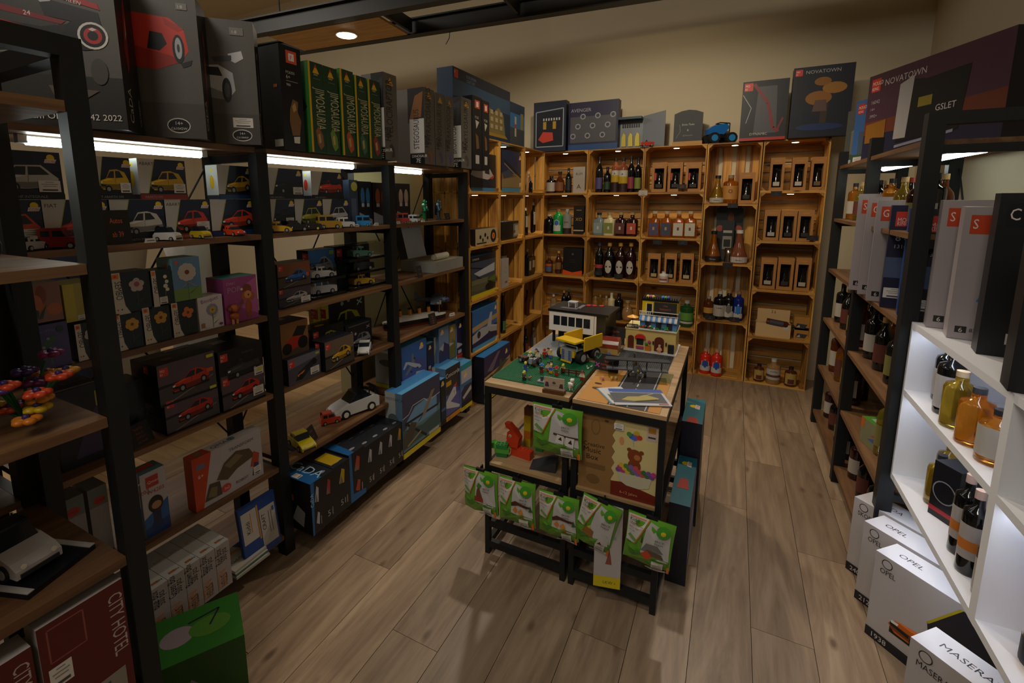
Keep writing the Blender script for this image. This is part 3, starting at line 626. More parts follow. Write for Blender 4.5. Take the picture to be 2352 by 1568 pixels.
shelfcar('dark red toy hatchback beside the nearest rack post', 142, 572, Z2, .05, .10, '7a1f1a', 'hatch', 50)
shelfcar('white toy bubble car with a red stripe in front of its box', 385, 549, Z2, .055, .075, 'd0cecb', 'fiat', 30)
shelfcar('yellow toy bubble car in front of the red small car box', 461, 546, Z2, .055, .07, 'd0b322', 'fiat', 5)
shelfcar('orange red toy coupe in front of the red coupe box', 538, 541, Z2, .055, .085, 'd0401c', 'sport', 0)
shelfcar('yellow toy roadster right of the second post', 642, 534, Z2, .055, .10, 'd1a31a', 'sport', 50)
shelfcar('black toy sports car on the second shelf', 680, 529, Z2, .055, .10, '14161a', 'sport', 66)
shelfcar('black toy pickup with yellow hubs on the second shelf', 716, 527, Z2, .055, .09, '1a1c1e', 'cabrio', 48, hub='d6c41e')
shelfcar('mustard toy estate car on the second shelf', 755, 524, Z2, .055, .11, 'b08a24', 'estate', 66)
shelfcar('white and black toy saloon on the second shelf', 793, 521, Z2, .055, .085, 'cfcfcd', 'hatch', 60)
shelfcar('bright blue toy van left of the middle post', 836, 518, Z2, .055, .07, '2f86c4', 'van', 36, W=.042)
shelfcar('red toy bus with white lower half right of the middle post', 924, 513, Z2, .055, .075, 'b5352c', 'van', 66, W=.036)
shelfcar('white toy jeep with a light bar right of the middle post', 952, 509, Z2, .055, .058, 'c9cccb', 'van', 8, W=.036)
# paper price tags in front of the cars
def tag_card(label, p, rz=PI/2, w=.03, h=.014):
    t = thing('price_tag', label, 'price tag', p, rz, 'small white price tags on the shelf edge')
    G().prism([(0, 0), (.012, 0), (.004, h)], 0, w, 'x', mat('cfccc6', .6)).build('card', t)
    g = G(); draw(g, [('r', '55524e', .12, .4, .88, .6)], (0, -.0, 0), (1, 0, 0), Vector((0, .004, h)).normalized(), Vector((0, -h, .004)).normalized(), w, h); g.build('print', t)
for i, (u, v, n) in enumerate(((188, 577, 'dark red hatchback'), (348, 560, 'white bubble car box'), (411, 553, 'white bubble car'), (480, 548, 'yellow bubble car'), (662, 534, 'yellow roadster'), (780, 526, 'white saloon'), (820, 523, 'blue van'), (866, 520, 'middle post'), (916, 517, 'red bus'), (973, 513, 'white jeep'))):
    p = at(u, v, x=.083); tag_card('white price tag on the second shelf by the %s' % n, (.083, p.y-.015, Z2+.0005))
def board_sign(label, p, rz, w, h, lines, lean=.22, col='d0643a', name='chalkboard_sign'):
    t = thing(name, label, 'sign', p, rz)
    hh = h*math.cos(lean); b = h*math.sin(lean)
    G().add([(0, 0, 0), (w, 0, 0), (w, b, hh), (0, b, hh), (0, .004, 0), (w, .004, 0), (w, b+.004, hh), (0, b+.004, hh)], [(0, 1, 2, 3), (5, 4, 7, 6), (4, 0, 3, 7), (1, 5, 6, 2), (3, 2, 6, 7), (4, 5, 1, 0)], mat('23211f', .7)).build('slate', t)
    G().box(w*.4, .004, 0, w*.6, b+.03, .004, mat('23211f', .7)).build('foot', t)
    g = G(); V = Vector((0, b, hh)).normalized(); N = V.cross(Vector((1, 0, 0))); N = -N if N.y > 0 else N
    n = len(lines)
    draw(g, [('t', col, s, .5, .82-.8*(i+.5)/n*1.0, min(.62/n, .22), 0, 'c', .62) for i, s in enumerate(lines)], (0, 0, 0), (1, 0, 0), V, N, w, h)
    g.build('chalk_writing', t); return t
p = at(245, 576, x=.06); board_sign('chalkboard with orange writing beside the white bubble car box', (.06, p.y, Z2+.001), PI/2, .075, .105, ['Autos', 'ab 39'], .1)
# green and blue robots at the end of the second shelf
def robot(label, p, c1, c2, c3, lean):
    t = thing('toy_robot', label, 'toy figure', p, math.radians(20), 'armoured toy figures')
    m1, m2, m3 = mat(c1, .25, .3), mat(c2, .4), mat(c3, .3, .4)
    for s in (-1, 1):
        G().box(-.016, s*.012-.008, 0, .014, s*.012+.008, .008, m2).cyl((0, s*.012, .006), (-.004, s*.012, .05), .007, .009, 8, m1).build('leg', t)
        G().cyl((-.002, s*.024, .098), (.012, s*.032, .062), .006, .008, 8, m1).ball((-.002, s*.026, .1), .011, m3).build('arm', t)
    g = G().ball((-.002, 0, .083), .021, m1, 10, 6, (.8, 1, 1.15)).box(.012, -.01, .075, .016, .01, .092, m3).ball((-.004, 0, .058), .015, m2); g.build('torso', t)
    G().ball((0, 0, .118), .013, m1, 10, 6, (1, 1, 1.2)).box(.009, -.007, .116, .014, .007, .122, m3).build('helmet', t)
    if lean: G().tube([(-.01, 0, .05), (-.035, .01, .03), (-.06, .02, .012), (-.08, .03, .005)], .008, m1, 8).build('tail', t)
    else: G().prism([(-.03, .03), (-.02, .11), (-.016, .11), (-.02, .03)], -.03, .03, 'y', mat('1e2b36', .7)).build('cape', t)
    return t
p = at(976, 500, x=0.0); robot('glossy green toy robot on the second shelf', (0, p.y, Z2+.001), '1c7a4a', '17402f', '8fd8c0', True)
p = at(1008, 497, x=0.0); robot('blue grey caped toy robot on the second shelf', (0, p.y, Z2+.001), '3a5666', '22323e', '86aabb', False)
p = at(1024, 500, x=.05); board_sign('small chalkboard beside the caped robot', (.05, p.y, Z2+.001), PI/2, .06, .045, ['Star', 'Figuren'], .25)
# ---------------------------------------------------------------- third shelf: flower boxes
S3 = SZ[2]+.001
def sembo(fc, n, extra=()):
    return [('r', '13211f', 0, 0, 1, 1), ('p', 'c9c2b4', [(0, 0), (.42, 0), (.3, .2), (.26, .5), (.24, 1), (0, 1)]), ('r', 'd57628', .03, .86, .2, .97), ('c', 'c23a2c', .115, .915, .03), ('t', '1d1c22', 'SEMBO', .09, .8, .2, -90, 'l', .72), ('c', 'c8452e', .1, .12, .02), ('c', '3a3d78', .2, .12, .02), ('flower', fc, .64, .66, .16, '3c4a34', n)] + list(extra)
SB = {'*': '14211f', 'T': '2b3a38', 'L': '111615'}
X3 = .075
def fl(label, a, b, vb, vt, z0, cols, art, d=.075, x=X3, name='flower_set_box', side=None):
    p = at(a, vb, x=x); q = at(b, vb, x=x); arts = {'F': art}
    if side: arts['L'] = side
    return carton(name, label, (x, p.y, z0), PI/2, q.y-p.y-.0015, at((a+b)/2, vt, x=x).z-z0-.0005, d, cols, arts)
fl('dark flower box with a yellow flower, lower row, left of three', 268, 334, 803, 715, S3, SB, sembo('c79a22', 6))
fl('dark flower box with a yellow rose, lower row, middle of three', 336, 399, 797, 700, S3, SB, sembo('c49020', 5))
fl('dark flower box with an orange lily, lower row, right of three', 401, 458, 780, 690, S3, SB, sembo('c8702a', 4))
fl('white bouquet box beside the pink dog box', 460, 517, 757, 678, S3, {'*': 'c9c3c4', 'T': 'd8d4d4'}, [('t', '7a3a6e', 'Bouquet', .12, .8, .16, 8), ('flower', '8a86a8', .55, .58, .17, '4c6a3a', 9), ('flower', 'b3a23a', .55, .58, .1, '4c6a3a', 7), ('r', 'a06a3a', .06, .08, .2, .22), ('e', '7a3a6e', .86, .1, .08, .04)])
zr = at(330, 713, x=X3).z
fl('dark flower box with a pink and white blossom, upper row', 262, 352, 713, 622, zr, SB, sembo('b9a8a6', 5, [('c', '9a4a52', .64, .68, .06)]), side=[('r', '23221c', 0, 0, 1, 1), ('r', '4a4634', .2, .3, .8, .5)])
zr2 = at(400, 697, x=X3).z
fl('dark flower box with lily of the valley, upper row', 354, 401, 700, 618, zr2, SB, [('r', '13211f', 0, 0, 1, 1), ('p', 'c9c2b4', [(0, 0), (.3, 0), (.26, .4), (.22, 1), (0, 1)]), ('r', 'd57628', .03, .86, .2, .97), ('t', '1d1c22', 'SEMBO', .08, .8, .2, -90, 'l', .7), ('line', '7a8a5a', [(.6, .1), (.66, .5), (.7, .85)], .01), ('c', 'c9cbb4', .68, .8, .05), ('c', 'c9cbb4', .74, .66, .05), ('c', 'c9cbb4', .66, .54, .06), ('c', 'c9cbb4', .74, .44, .05), ('st', .3, .05, .4, .2)])
zr3 = at(435, 688, x=X3).z
fl('light blue flower box with a white agapanthus on top of the flower boxes', 403, 467, 690, 590, zr3, {'*': '7fb0bd', 'F': '5f88a0', 'T': '9fd0d6', 'L': '8fc0c8'}, [('r', '6d8a44', 0, 0, 1, .28), ('r', '5a7fa0', 0, .28, 1, 1), ('flower', 'b9b0a4', .5, .66, .2, '3f6a4a', 9), ('line', '9a8a72', [(.25, .3), (.5, .42), (.78, .3)], .02), ('c', 'c7542c', .15, .9, .04)], .09, side=[('c', 'c8862a', .6, .8, .08), ('c', '3a6aa0', .85, .8, .06)])
fl('magenta box with a brown dog figure at the end of the flower shelf', 519, 596, 733, 634, S3, {'*': '8a3a72', 'F': '93407a', 'T': '2f8a86'}, [('p', 'b35a96', [(.5, .3), (1, .1), (1, .95), (.6, .8)]), ('t', 'b98ab0', 'OAKI', .08, .85, .09), ('t', 'a88aa6', 'POP', .1, .68, .17), ('c', '7a3f26', .68, .7, .12), ('c', 'a3582e', .62, .56, .1), ('c', 'a3582e', .78, .54, .1), ('c', 'c98a5a', .7, .58, .09), ('c', '1c1212', .72, .57, .02), ('e', '9a4f2a', .7, .3, .1, .16), ('p', '8a4526', [(.62, .18), (.78, .18), (.76, .06), (.64, .06)]), ('p', '7a4a2c', [(.4, .4), (.56, .48), (.56, .38)]), ('e', 'd8cfc8', .52, .72, .04, .03)], .1)
p = at(540, 737, x=.085)
t = thing('dog_figure', 'small brown brick dog figure in front of the magenta box', 'toy figure', (.086, p.y, S3), PI*.0)
G().ball((0, 0, .03), .016, mat('a5552a', .4), 10, 6, (1, 1.2, .9)).build('body', t); G().ball((0, 0, .06), .015, mat('b5683a', .4)).build('head', t)
for s in (-1, 1): G().ball((0, s*.017, .058), .009, mat('8a4526', .4)).build('ear', t); G().cyl((0, s*.008, 0), (0, s*.008, .022), .005, None, 8, mat('c98a5a', .4)).build('leg', t)
fl('orange tulip flower box behind the nearest post', 22, 150, 742, 650, at(90, 742, x=X3).z, {'*': '9a6a44', 'F': '8a6048', 'T': '8f8f8c'}, [('r', '87604a', 0, 0, 1, 1), ('r', '9a5a24', 0, 0, .12, 1), ('c', '9a6424', .3, .2, .2), ('c', 'b0642e', .85, .3, .16), ('e', 'a8561c', .5, .55, .2, .3), ('e', '7e3a14', .4, .7, .1, .24), ('e', '7e3a14', .62, .7, .1, .24), ('e', 'b0622a', .5, .5, .13, .22), ('p', '1f3a2a', [(.3, .5), (.52, .1), (.55, .3)]), ('p', '24402c', [(.7, .45), (.52, .1), (.6, .1)])], .12)
fl('purple flower world box behind the nearest post', 45, 172, 862, 744, S3, {'*': '4a3a72', 'F': '46406e', 'T': '4a4470'}, [('r', '47406f', 0, 0, 1, 1), ('r', '5c3a6c', 0, 0, .2, 1), ('r', 'a8432c', 0, .82, .07, .94), ('t', '6a6690', 'Flower World', .22, .8, .1, 4), ('line', '3a6a44', [(.62, .08), (.6, .5), (.66, .75)], .03), ('c', '36593f', .58, .55, .09), ('c', '36593f', .68, .66, .08), ('c', '36593f', .42, .5, .07), ('c', '8a86a0', .6, .68, .03), ('c', '8a86a0', .5, .5, .03), ('c', '8a86a0', .7, .44, .03), ('c', '8a86a0', .72, .28, .03), ('c', '20372a', .85, .86, .07), ('c', '20372a', .04, .2, .07)], .12)
fl('yellow flower box seen between the nearest post and the tulip box', 152, 236, 730, 648, at(200, 733, x=X3-.02).z, {'*': 'b3a63a', 'F': 'a89c40', 'T': 'c9cf7a'}, [('r', 'a89c44', 0, 0, 1, 1), ('r', 'b8ad34', 0, 0, .3, 1), ('e', '7a4a72', .8, .8, .05, .07), ('p', '2f5a3a', [(.6, .55), (.95, .2), (.9, .4)]), ('e', '5f8a34', .8, .12, .25, .22), ('st', .32, .03, .2, .12)], .12, X3-.02)
fl('dark flower box with a pale blossom beside the purple box', 182, 240, 830, 738, S3, SB, sembo('b3a49a', 6), x=X3-.0)
# ---------------------------------------------------------------- third shelf, right half: racing car boxes and clear display cases
MKA = lambda c, st, sky, gnd, st2=None: [('r', sky, 0, .5, 1, 1), ('p', gnd, [(0, 0), (1, 0), (1, .55), (0, .42)]), ('mk', .03, .72, .2, 'MO', 'KI'), ('line', '8a8478', [(.15, .05), (.95, .4)], .02), ('car', c, st, .2, .2, .88, .72), ('r', '0c0d10', 0, 0, 1, .05)] + ([st2] if st2 else [])
def carbox(label, x, a, b, vb, vt, z0, base, art, d=.1, top=None, L=None):
    p = at(a, vb, x=x); q = at(b, vb, x=x); ar = {'F': art}
    if top: ar['T'] = top
    ar['L'] = L or [('mk', .5, .75, .18, 'MO', 'KI'), ('r', '2a2c33', .2, .4, .8, .48)]
    return carton('toy_car_box', label, (x, p.y, z0), PI/2, q.y-p.y-.0015, at(a, vt, x=x).z-z0-.0005, d, base, ar)
DK = {'*': '14161b', 'T': '23262d'}
zb = at(675, 660, x=.04).z
carbox('box with a white race car at the left end of the third shelf', .04, 642, 717, 712, 663, S3, DK, MKA('a9a6a8', 'sport', '4a4250', '3a363c', ('st', .66, .1, .3, .3)), top=None)
carbox('box with a blue race car on top of the white race car box', .04, 642, 717, 692, 607, zb, DK, MKA('2f5fa8', 'sport', '7a4a30', '4a4038', ('mk', .86, .4, .14, 'M', 'K')), top=[('r', '6a7a8a', .1, .5, .9, .56)])
ACR = mat('eef2f2', .02, 0, 1, 0, 0, 1.03)
def case(label, x, a, b, vb, z0, h, c, st, rz=72, d=.1):
    p = at(a, vb, x=x); q = at(b, vb, x=x); w = q.y-p.y
    t = thing('display_case', label, 'display case', (x, p.y, z0), PI/2, 'clear display cases with cars')
    G().box(0, 0, 0, w, d, .012, mat('0f1012', .3)).build('base', t)
    G().box(.002, .002, .0125, w-.002, d-.002, h, ACR).build('clear_cover', t)
    L = min(w*.8, .125); st_ = car3d(label.replace('clear display case holding', 'inside a clear case,'), (x-d/2, p.y+w/2, z0+.0125), math.radians(rz), L, c, st, W=L*.42)
cs = S3
case('clear display case holding a white saloon, lower of the left pair', .03, 720, 797, 690, cs, .078, 'b9b2b4', 'hatch')
case('clear display case holding a white race car, upper of the left pair', .03, 720, 797, 690, cs+.0785, .08, 'c3bdb8', 'sport')
case('clear display case holding a yellow sports car, lowest of the right stack', .03, 806, 888, 668, cs, .078, 'd0a01c', 'sport')
case('clear display case holding a dark car, middle of the right stack', .03, 806, 888, 668, cs+.0785, .07, '17181c', 'hatch')
case('clear display case holding a mint sports car, top of the right stack', .03, 806, 888, 668, cs+.149, .085, '5f9a86', 'sport')
carbox('box with a grey buggy behind the white race car case', -.085, 713, 772, 672, 575, S3, {'*': '16181e', 'F': '2f5f9a'}, [('r', '2f6fb0', 0, .55, 1, 1), ('r', '55504e', 0, 0, 1, .55), ('car', '9a9a9e', 'sport', .05, .25, .9, .85), ('r', '8ab03a', .8, .86, .97, .95)], .08)
carbox('dark box behind the clear cases on the third shelf', -.085, 774, 850, 662, 566, S3, {'*': '16181e', 'T': '5a5060'}, [('mk', .05, .75, .18, 'MO', 'KI'), ('p', '5a4a72', [(.2, .5), (.9, .75), (.9, .6), (.25, .4)])], .08)
# ---------------------------------------------------------------- fourth shelf
S4 = SZ[3]+.001
FER = lambda c, st: MKA(c, st, '5a4a52', '4a4348', ('r', 'c9c43a', .84, .86, .97, .94))
z1 = at(440, 912, x=.07).z
carbox('box with a red sports car, lower left of four on the fourth shelf', .07, 385, 511, 1000, 915, S4, DK, FER('b3301f', 'sport'), .16)
carbox('box with a red wedge sports car, upper left of four on the fourth shelf', .07, 372, 506, 958, 838, z1+.001, DK, FER('c23a1f', 'sport') + [('r', 'c9582a', .82, .5, .95, .6)], .16, [('r', '4a4c52', .08, .6, .5, .72), ('r', 'b0b4b6', .5, .8, .95, .95), ('e', '8a2a1c', .3, .3, .1, .1)])
z2 = at(560, 880, x=.075).z
carbox('box with a striped red sports car, lower right of four on the fourth shelf', .075, 514, 613, 945, 865, S4, DK, FER('c4331f', 'sport') + [('st', .7, .14, .26, .26)], .16)
carbox('box with a black roadster, upper right of four on the fourth shelf', .075, 508, 611, 905, 808, z2+.001, {'*': '111215', 'F': '16171a', 'T': '1f2126'}, [('mk', .04, .72, .2, 'MO', 'KI'), ('t', '5a5c60', 'Traditional', .5, .8, .08), ('car', '3a3a3a', 'cabrio', .15, .18, .92, .7), ('st', .76, .1, .22, .22)], .2, [('r', 'b0b4b6', .3, .55, .6, .75)])
carbox('flat dark box lying behind the red sports car boxes', -.1, 400, 520, 905, 842, S4, DK, [('mk', .03, .4, .4, 'M', 'K'), ('mk', .5, .4, .4, 'M', 'K')], .1)
p = at(306, 1042, x=.075); board_sign('chalkboard with small red writing beside the nearest post', (.075, p.y, S4), PI/2+.3, .085, .075, ['Mould King', 'Autos ab', '29,90 Euro', 'viele Modelle'], .35, '8a3a24')
carbox('dark box behind the chalkboard on the fourth shelf', .0, 288, 342, 985, 880, S4, DK, [('r', '1e2026', .1, .2, .9, .9), ('line', '33363d', [(.1, .3), (.9, .5)], .02)], .1)
carbox('stack of dark car boxes lying flat behind the nearest rack', .03, 130, 244, 985, 903, S4, {'*': '14161c', 'T': '202530'}, [('p', '3a2e52', [(.3, .1), (1, .1), (1, .8), (.6, .5)]), ('r', 'a3a23a', .86, .7, .97, .9)], .2, [('r', 'c3c8cc', .2, .55, .6, .75), ('r', '9aa6ae', 0, .02, 1, .1), ('t', '8a8f98', 'Sports Car', .4, .3, .12)])
z3 = at(700, 815, x=.07).z
z4 = at(780, 787, x=.09).z
carbox('box with an orange and blue formula car on the fourth shelf', .085, 664, 740, 886, 826, S4, DK, [('r', '4a4856', 0, 0, 1, 1), ('p', '6a6878', [(0, .6), (1, .8), (1, 1), (0, 1)]), ('mk', .04, .66, .24, 'MO', 'KI'), ('p', '23242e', [(.2, .1), (.3, .4), (.8, .75), (.9, .6), (.6, .3), (.4, .08)]), ('p', 'c87a2c', [(.26, .3), (.5, .42), (.46, .34), (.28, .22)]), ('c', '15161a', .8, .6, .12), ('c', '15161a', .36, .2, .1), ('st', .66, .12, .28, .28), ('r', 'a8b03a', .84, .86, .96, .94)], .12)
carbox('box with a yellow wedge sports car on the fourth shelf', .10, 749, 816, 855, 786, S4, DK, MKA('c79a1c', 'sport', '6a5a4a', '3f3a36'), .12)
carbox('box with a red off road buggy above the formula car box', .05, 650, 714, 855, 745, z3, DK, [('r', '8a6038', 0, .3, 1, 1), ('r', '5a4634', 0, 0, 1, .3), ('p', 'b0301c', [(.1, .3), (.2, .5), (.6, .66), (.8, .6), (.75, .3), (.3, .2)]), ('p', '1b1c1e', [(.4, .6), (.6, .86), (.95, .8), (.8, .55)]), ('c', '131416', .2, .28, .16), ('c', '131416', .78, .36, .18)], .14, [('r', 'c3c8cc', .3, .5, .6, .75)])
carbox('box with a yellow classic roadster behind the wedge car box', .0, 722, 794, 850, 757, S4, {'*': '0f1114', 'T': '1c2026'}, [('mk', .03, .74, .18, 'MO', 'KI'), ('car', '9a9426', 'fiat', .16, .2, .86, .86), ('mk', .86, .3, .13, 'M', 'K')], .1, [('e', 'c6b82a', .4, .4, .15, .15), ('r', '8a9098', .1, .8, .9, .86)])
carbox('box with a grey classic coupe on the fourth shelf', .0, 797, 857, 826, 748, S4, {'*': '10141a', 'F': '151a22', 'T': '2a333c'}, [('car', '7f7f86', 'fiat', .25, .1, .95, .6), ('c', 'a8a6b0', .2, .7, .05), ('c', 'a8a6b0', .35, .62, .05), ('line', 'b48aa0', [(.78, .8), (.9, .72)], .03), ('line', 'b48aa0', [(.9, .82), (.78, .7)], .03), ('r', '55606a', .1, .9, .9, .94)], .1)
carbox('box with a lime green beetle car at the back of the fourth shelf', -.14, 742, 842, 790, 683, S4, {'*': '11151a', 'L': 'b8b02c'}, [('car', 'a7b32c', 'fiat', .12, .08, .92, .66), ('c', '8ab0a0', .45, .8, .04), ('c', '8ab0a0', .6, .84, .04), ('line', 'a8d0c0', [(.8, .8), (.92, .72)], .03), ('line', 'a8d0c0', [(.92, .82), (.8, .7)], .03)], .06)
for i, (a, b) in enumerate(((734, 752), (753, 770))):
    carbox('yellow toy box with a blue print, %s of the pair behind the classic roadster' % ['left', 'right'][i], -.1, a-10, b-10, 806, 700, S4, 'b3a62c', [('e', '3a6a8a', .5, .45, .3, .2), ('r', '23272e', .6, 0, 1, .2)], .03)
shelfcar('white toy coupe on the fourth shelf beside the yellow wedge box', 838, 812, SZ[3], .055, .13, 'd2d0d0', 'sport', 305, hub='9a9a98')
carbox('grey car box with a dark limousine behind the nearest rack', .05, 100, 264, 1135, 1003, SZ[4]+.18, {'*': '1b1a1e', 'F': '2a262c'}, [('p', '4a3a5a', [(.4, .6), (1, .7), (1, 1), (.6, 1)]), ('mk', .02, .68, .2, 'MO', 'KI'), ('p', '7a5a44', [(.1, .25), (.6, .5), (.62, .46), (.12, .2)]), ('car', '4a464a', 'sport', .1, .1, .95, .7), ('st', .05, -.02, .2, .2), ('r', 'a8a83a', .84, .86, .95, .94)], .12) if 0 else None
# ---------------------------------------------------------------- fifth shelf
S5 = SZ[4]+.001
def big(name, label, x, a, b, vb, vt, z0, cols, arts, d, dz=0, vb2=None):
    p = at(a, vb, x=x); q = at(b, vb2 or vb, x=x)
    return carton(name, label, (x, p.y, z0), PI/2, q.y-p.y-.001, at(a, vt, x=x).z-z0-.0005+dz, d, cols, arts)
big('toy_box', 'white and orange box with brown robot dinosaurs on the fifth shelf', .07, 452, 614, 1180, 1052, S5, {'*': 'b9b2b2', 'F': 'b3adb0', 'T': 'cfcaca', 'L': 'b84a22'}, {
 'F': [('p', 'b8401f', [(0, 0), (.1, 0), (.26, 1), (0, 1)]), ('r', '6a6a8a', .05, .76, .16, .86), ('t', 'd8c8c0', '6+', .06, .6, .1), ('t', '5a5660', 'TRANSFORM', .5, .82, .09), ('p', '5a4a32', [(.3, .4), (.42, .66), (.6, .78), (.8, .7), (.88, .5), (.6, .42), (.45, .3)]), ('p', '7a6a52', [(.42, .6), (.6, .72), (.7, .62), (.5, .5)]), ('p', '4a4438', [(.12, .1), (.2, .4), (.34, .36), (.36, .08)]), ('p', '77684a', [(.16, .16), (.22, .32), (.3, .28), (.28, .1)]), ('p', 'b0442a', [(.8, .3), (.86, .6), (.95, .5), (.92, .26)]), ('p', '2f3a66', [(.82, .1), (.86, .36), (.93, .32), (.92, .08)]), ('e', 'b8443a', .42, .16, .07, .08), ('t', 'd8ccc8', '3x2', .39, .13, .07), ('t', '3a3a6a', 'ROBOT', .56, .12, .08), ('st', .84, .1, .12, .16)],
 'T': [('p', 'b8401f', [(0, 0), (.26, 0), (.24, 1), (0, 1)]), ('t', '3f6a9a', 'QMAN', .3, .25, .6), ('c', '6a8aa0', .6, .5, .3), ('t', '3a3f4a', '2', .57, .3, .5), ('e', '6a7a4a', .13, .5, .05, .25)]}, .05)
for i, (a, b, n) in enumerate(((338, 398, 'nearer the dinosaur box'), (306, 336, 'half hidden by the nearest post'))):
    big('toy_box', 'tall blue and white box with a masked figure, %s' % n, .06, a, b, 1240-i*(-14), 1085+i*6, S5, {'*': 'b9b7ba', 'F': 'b3afb3', 'T': '5a8a9a'}, {
     'F': [('p', '2a5a96', [(0, 0), (1, 0), (1, .5), (0, .3)]), ('p', '1f3a72', [(0, 0), (1, 0), (1, .2), (0, .15)]), ('r', 'b03a30', .2, .76, .7, .93), ('t', 'd8ccc8', 'Qman', .26, .82, .06), ('t', 'a8403a', 'W4203', .2, .66, .08), ('e', '2a2018', .5, .48, .3, .13), ('e', 'a8805a', .52, .46, .2, .06), ('r', '2a2a4a', .36, .2, .66, .38), ('p', '22325a', [(.3, .1), (.7, .12), (.7, .2), (.3, .2)])],
     'T': [('p', 'd0563a', [(.1, .4), (.8, .5), (.8, .9), (.2, .8)])]}, .07)
for i, (a, b, vb, vt, n) in enumerate(((222, 268, 1285, 1118, 'right'), (150, 218, 1316, 1150, 'left'))):
    big('toy_box', 'grey box with a red oval badge behind the nearest rack, %s of the pair' % n, .0, a, b, vb, vt, S5, {'*': '8a8482', 'F': '8d8685', 'T': '77807d'}, {'F': [('r', '6d7371', 0, .72, 1, 1), ('e', 'b0381f', .55, .8, .3, .06), ('t', '5a1a12', 'SALE', .4, .78, .05), ('r', '97908f', 0, 0, 1, .72)], 'R': [('r', 'b3996a', 0, 0, 1, 1)]}, .1)
big('model_car_box', 'grey box with a dark limousine behind the nearest rack', .07, 98, 262, 1092, 1000, S4-.0, {'*': '1b1a1e', 'F': '2a262c'}, {'F': [('p', '4a3a5a', [(.4, .6), (1, .7), (1, 1), (.6, 1)]), ('mk', .02, .66, .24, 'MO', 'KI'), ('p', '7a5a44', [(.1, .25), (.6, .5), (.62, .46), (.12, .2)]), ('car', '4a464a', 'sport', .1, .1, .95, .7), ('st', .04, .02, .2, .22), ('r', 'a8a83a', .84, .86, .95, .94)]}, .08) if 0 else None
shelfcar('yellow toy sports car on the fifth shelf', 692, 1010, SZ[4], .03, .15, 'c9b81e', 'sport', -14, hub='6a6a66')
p = at(716, 1003, x=.055); board_sign('chalkboard leaning beside the yellow sports car', (.055, p.y, S5), PI/2+.35, .06, .07, ['CaDA', '1:24'], .4, 'a8462c')
shelfcar('red toy hatchback on the fifth shelf', 758, 966, SZ[4], -.03, .10, 'c23a1f', 'hatch', 60)
def rally(g, L, W, H, z0):
    g.box(-L/2-.004, -W*.48, z0+H*.95, -L/2+.018, W*.48, z0+H*1.0, mat('131416', .4)).box(-L/2, -W*.3, z0+H*.6, -L/2+.012, -W*.26, z0+H*.95, mat('131416', .4)).box(-L/2, W*.26, z0+H*.6, -L/2+.012, W*.3, z0+H*.95, mat('131416', .4)).box(-L*.3, -W/2-.001, z0+H*.25, L*.2, -W/2-.0002, z0+H*.32, mat('b03a34', .4))
shelfcar('white and black toy rally car with a rear wing on the fifth shelf', 812, 938, SZ[4], -.01, .26, 'cfcfcd', 'sport', 253, roof='17181a', hub='d8d4c8', extra=rally, W=.105)
p = at(660, 1035, x=.02)
board_sign('black price board lying flat in front of the yellow sports car', (.03, p.y+.02, S5), PI/2, .09, .05, ['29,90'], 1.35, '3a3836')
# ---------------------------------------------------------------- lowest shelf: black technic cartons and white part boxes
S6 = SZ[5]+.001
ys = [-3.172, -3.105, -3.03, -2.925, -2.815, -2.73, -2.642, -2.556, -2.475]
pic = ['b0b0b4', '9a3226', 'b3971c', 'a8402c', 'a8aab0', 'a8aab0', 'b0a8ae', 'b08a1c']
for i in range(8):
    x1 = .205-.004*i; h = [.245, .238, .24, .25, .235, .232, .23, .228][i]; blue = i in (0, 3)
    F = [('p', pic[i], [(.3, .62), (.5, .9), (.68, .84), (.62, .58)]), ('p', '6a6a6e', [(.34, .6), (.46, .76), (.56, .6)]), ('p', pic[i], [(.34, .2), (.5, .4), (.66, .36), (.6, .14)]) if blue else ('t', 'a8a5a0', '51', .34, .14, .17), ('r', '8a8782', .74, .12, .8, .28)]
    if blue: F += [('p', '1f5f9a', [(0, 0), (.14, 0), (.3, 1), (0, 1)]), ('t', '9ac0dc', 'CaDA', .2, .55, .1, 90)] if i == 0 else [('p', '1f5f9a', [(0, 0), (1, 0), (1, .1), (.2, .16), (.16, 1), (0, 1)])]
    T = [('r', '23262c', 0, 0, 1, 1), ('e', '8a8f96', .5, .12, .2, .03), ('r', '5a5f66', .3, .45, .7, .47)]
    if i == 0: T = [('p', '1f5f9a', [(0, 0), (1, .0), (1, 1), (0, .9)]), ('t', '9ac0dc', 'CaDA', .8, .75, .28, -90), ('st', .1, .3, .45, .16)]
    if i == 2: T += [('r', 'b99a1c', .15, .1, .85, .5)]
    if i == 3: T += [('p', '1f5f9a', [(0, 0), (.35, 0), (.6, 1), (0, 1)]), ('e', 'a8382c', .6, .7, .3, .08)]
    ar = {'F': F, 'T': T}
    if i == 0: ar['L'] = [('t', 'b3b5ba', 'i-Tech', .1, .8, .08), ('r', '55585e', .1, .73, .6, .74), ('p', '4a4d52', [(.05, .1), (.2, .5), (.4, .4), (.35, .1)]), ('p', '8a8c90', [(.55, .2), (.68, .5), (.85, .4), (.8, .1)]), ('r', '9a3a30', .52, .56, .6, .68)]
    carton('technic_box', 'black technic carton on the lowest shelf, %s from the second post' % ['first', 'second', 'third', 'fourth', 'fifth', 'sixth', 'seventh', 'eighth'][i], (x1, ys[i], S6), PI/2, ys[i+1]-ys[i]-.0015, h, .27, {'*': '101114', 'F': '15161a', 'T': '1b1d22'}, ar)
yr = [-3.835, -3.778, -3.722, -3.665, -3.61, -3.555, -3.498]
nmw = ['Grey Box', 'Blue Box', 'Green Box', 'Brown Box', 'Basic Box', 'Red Box']
ztop = at(530, 1234, x=.125).z
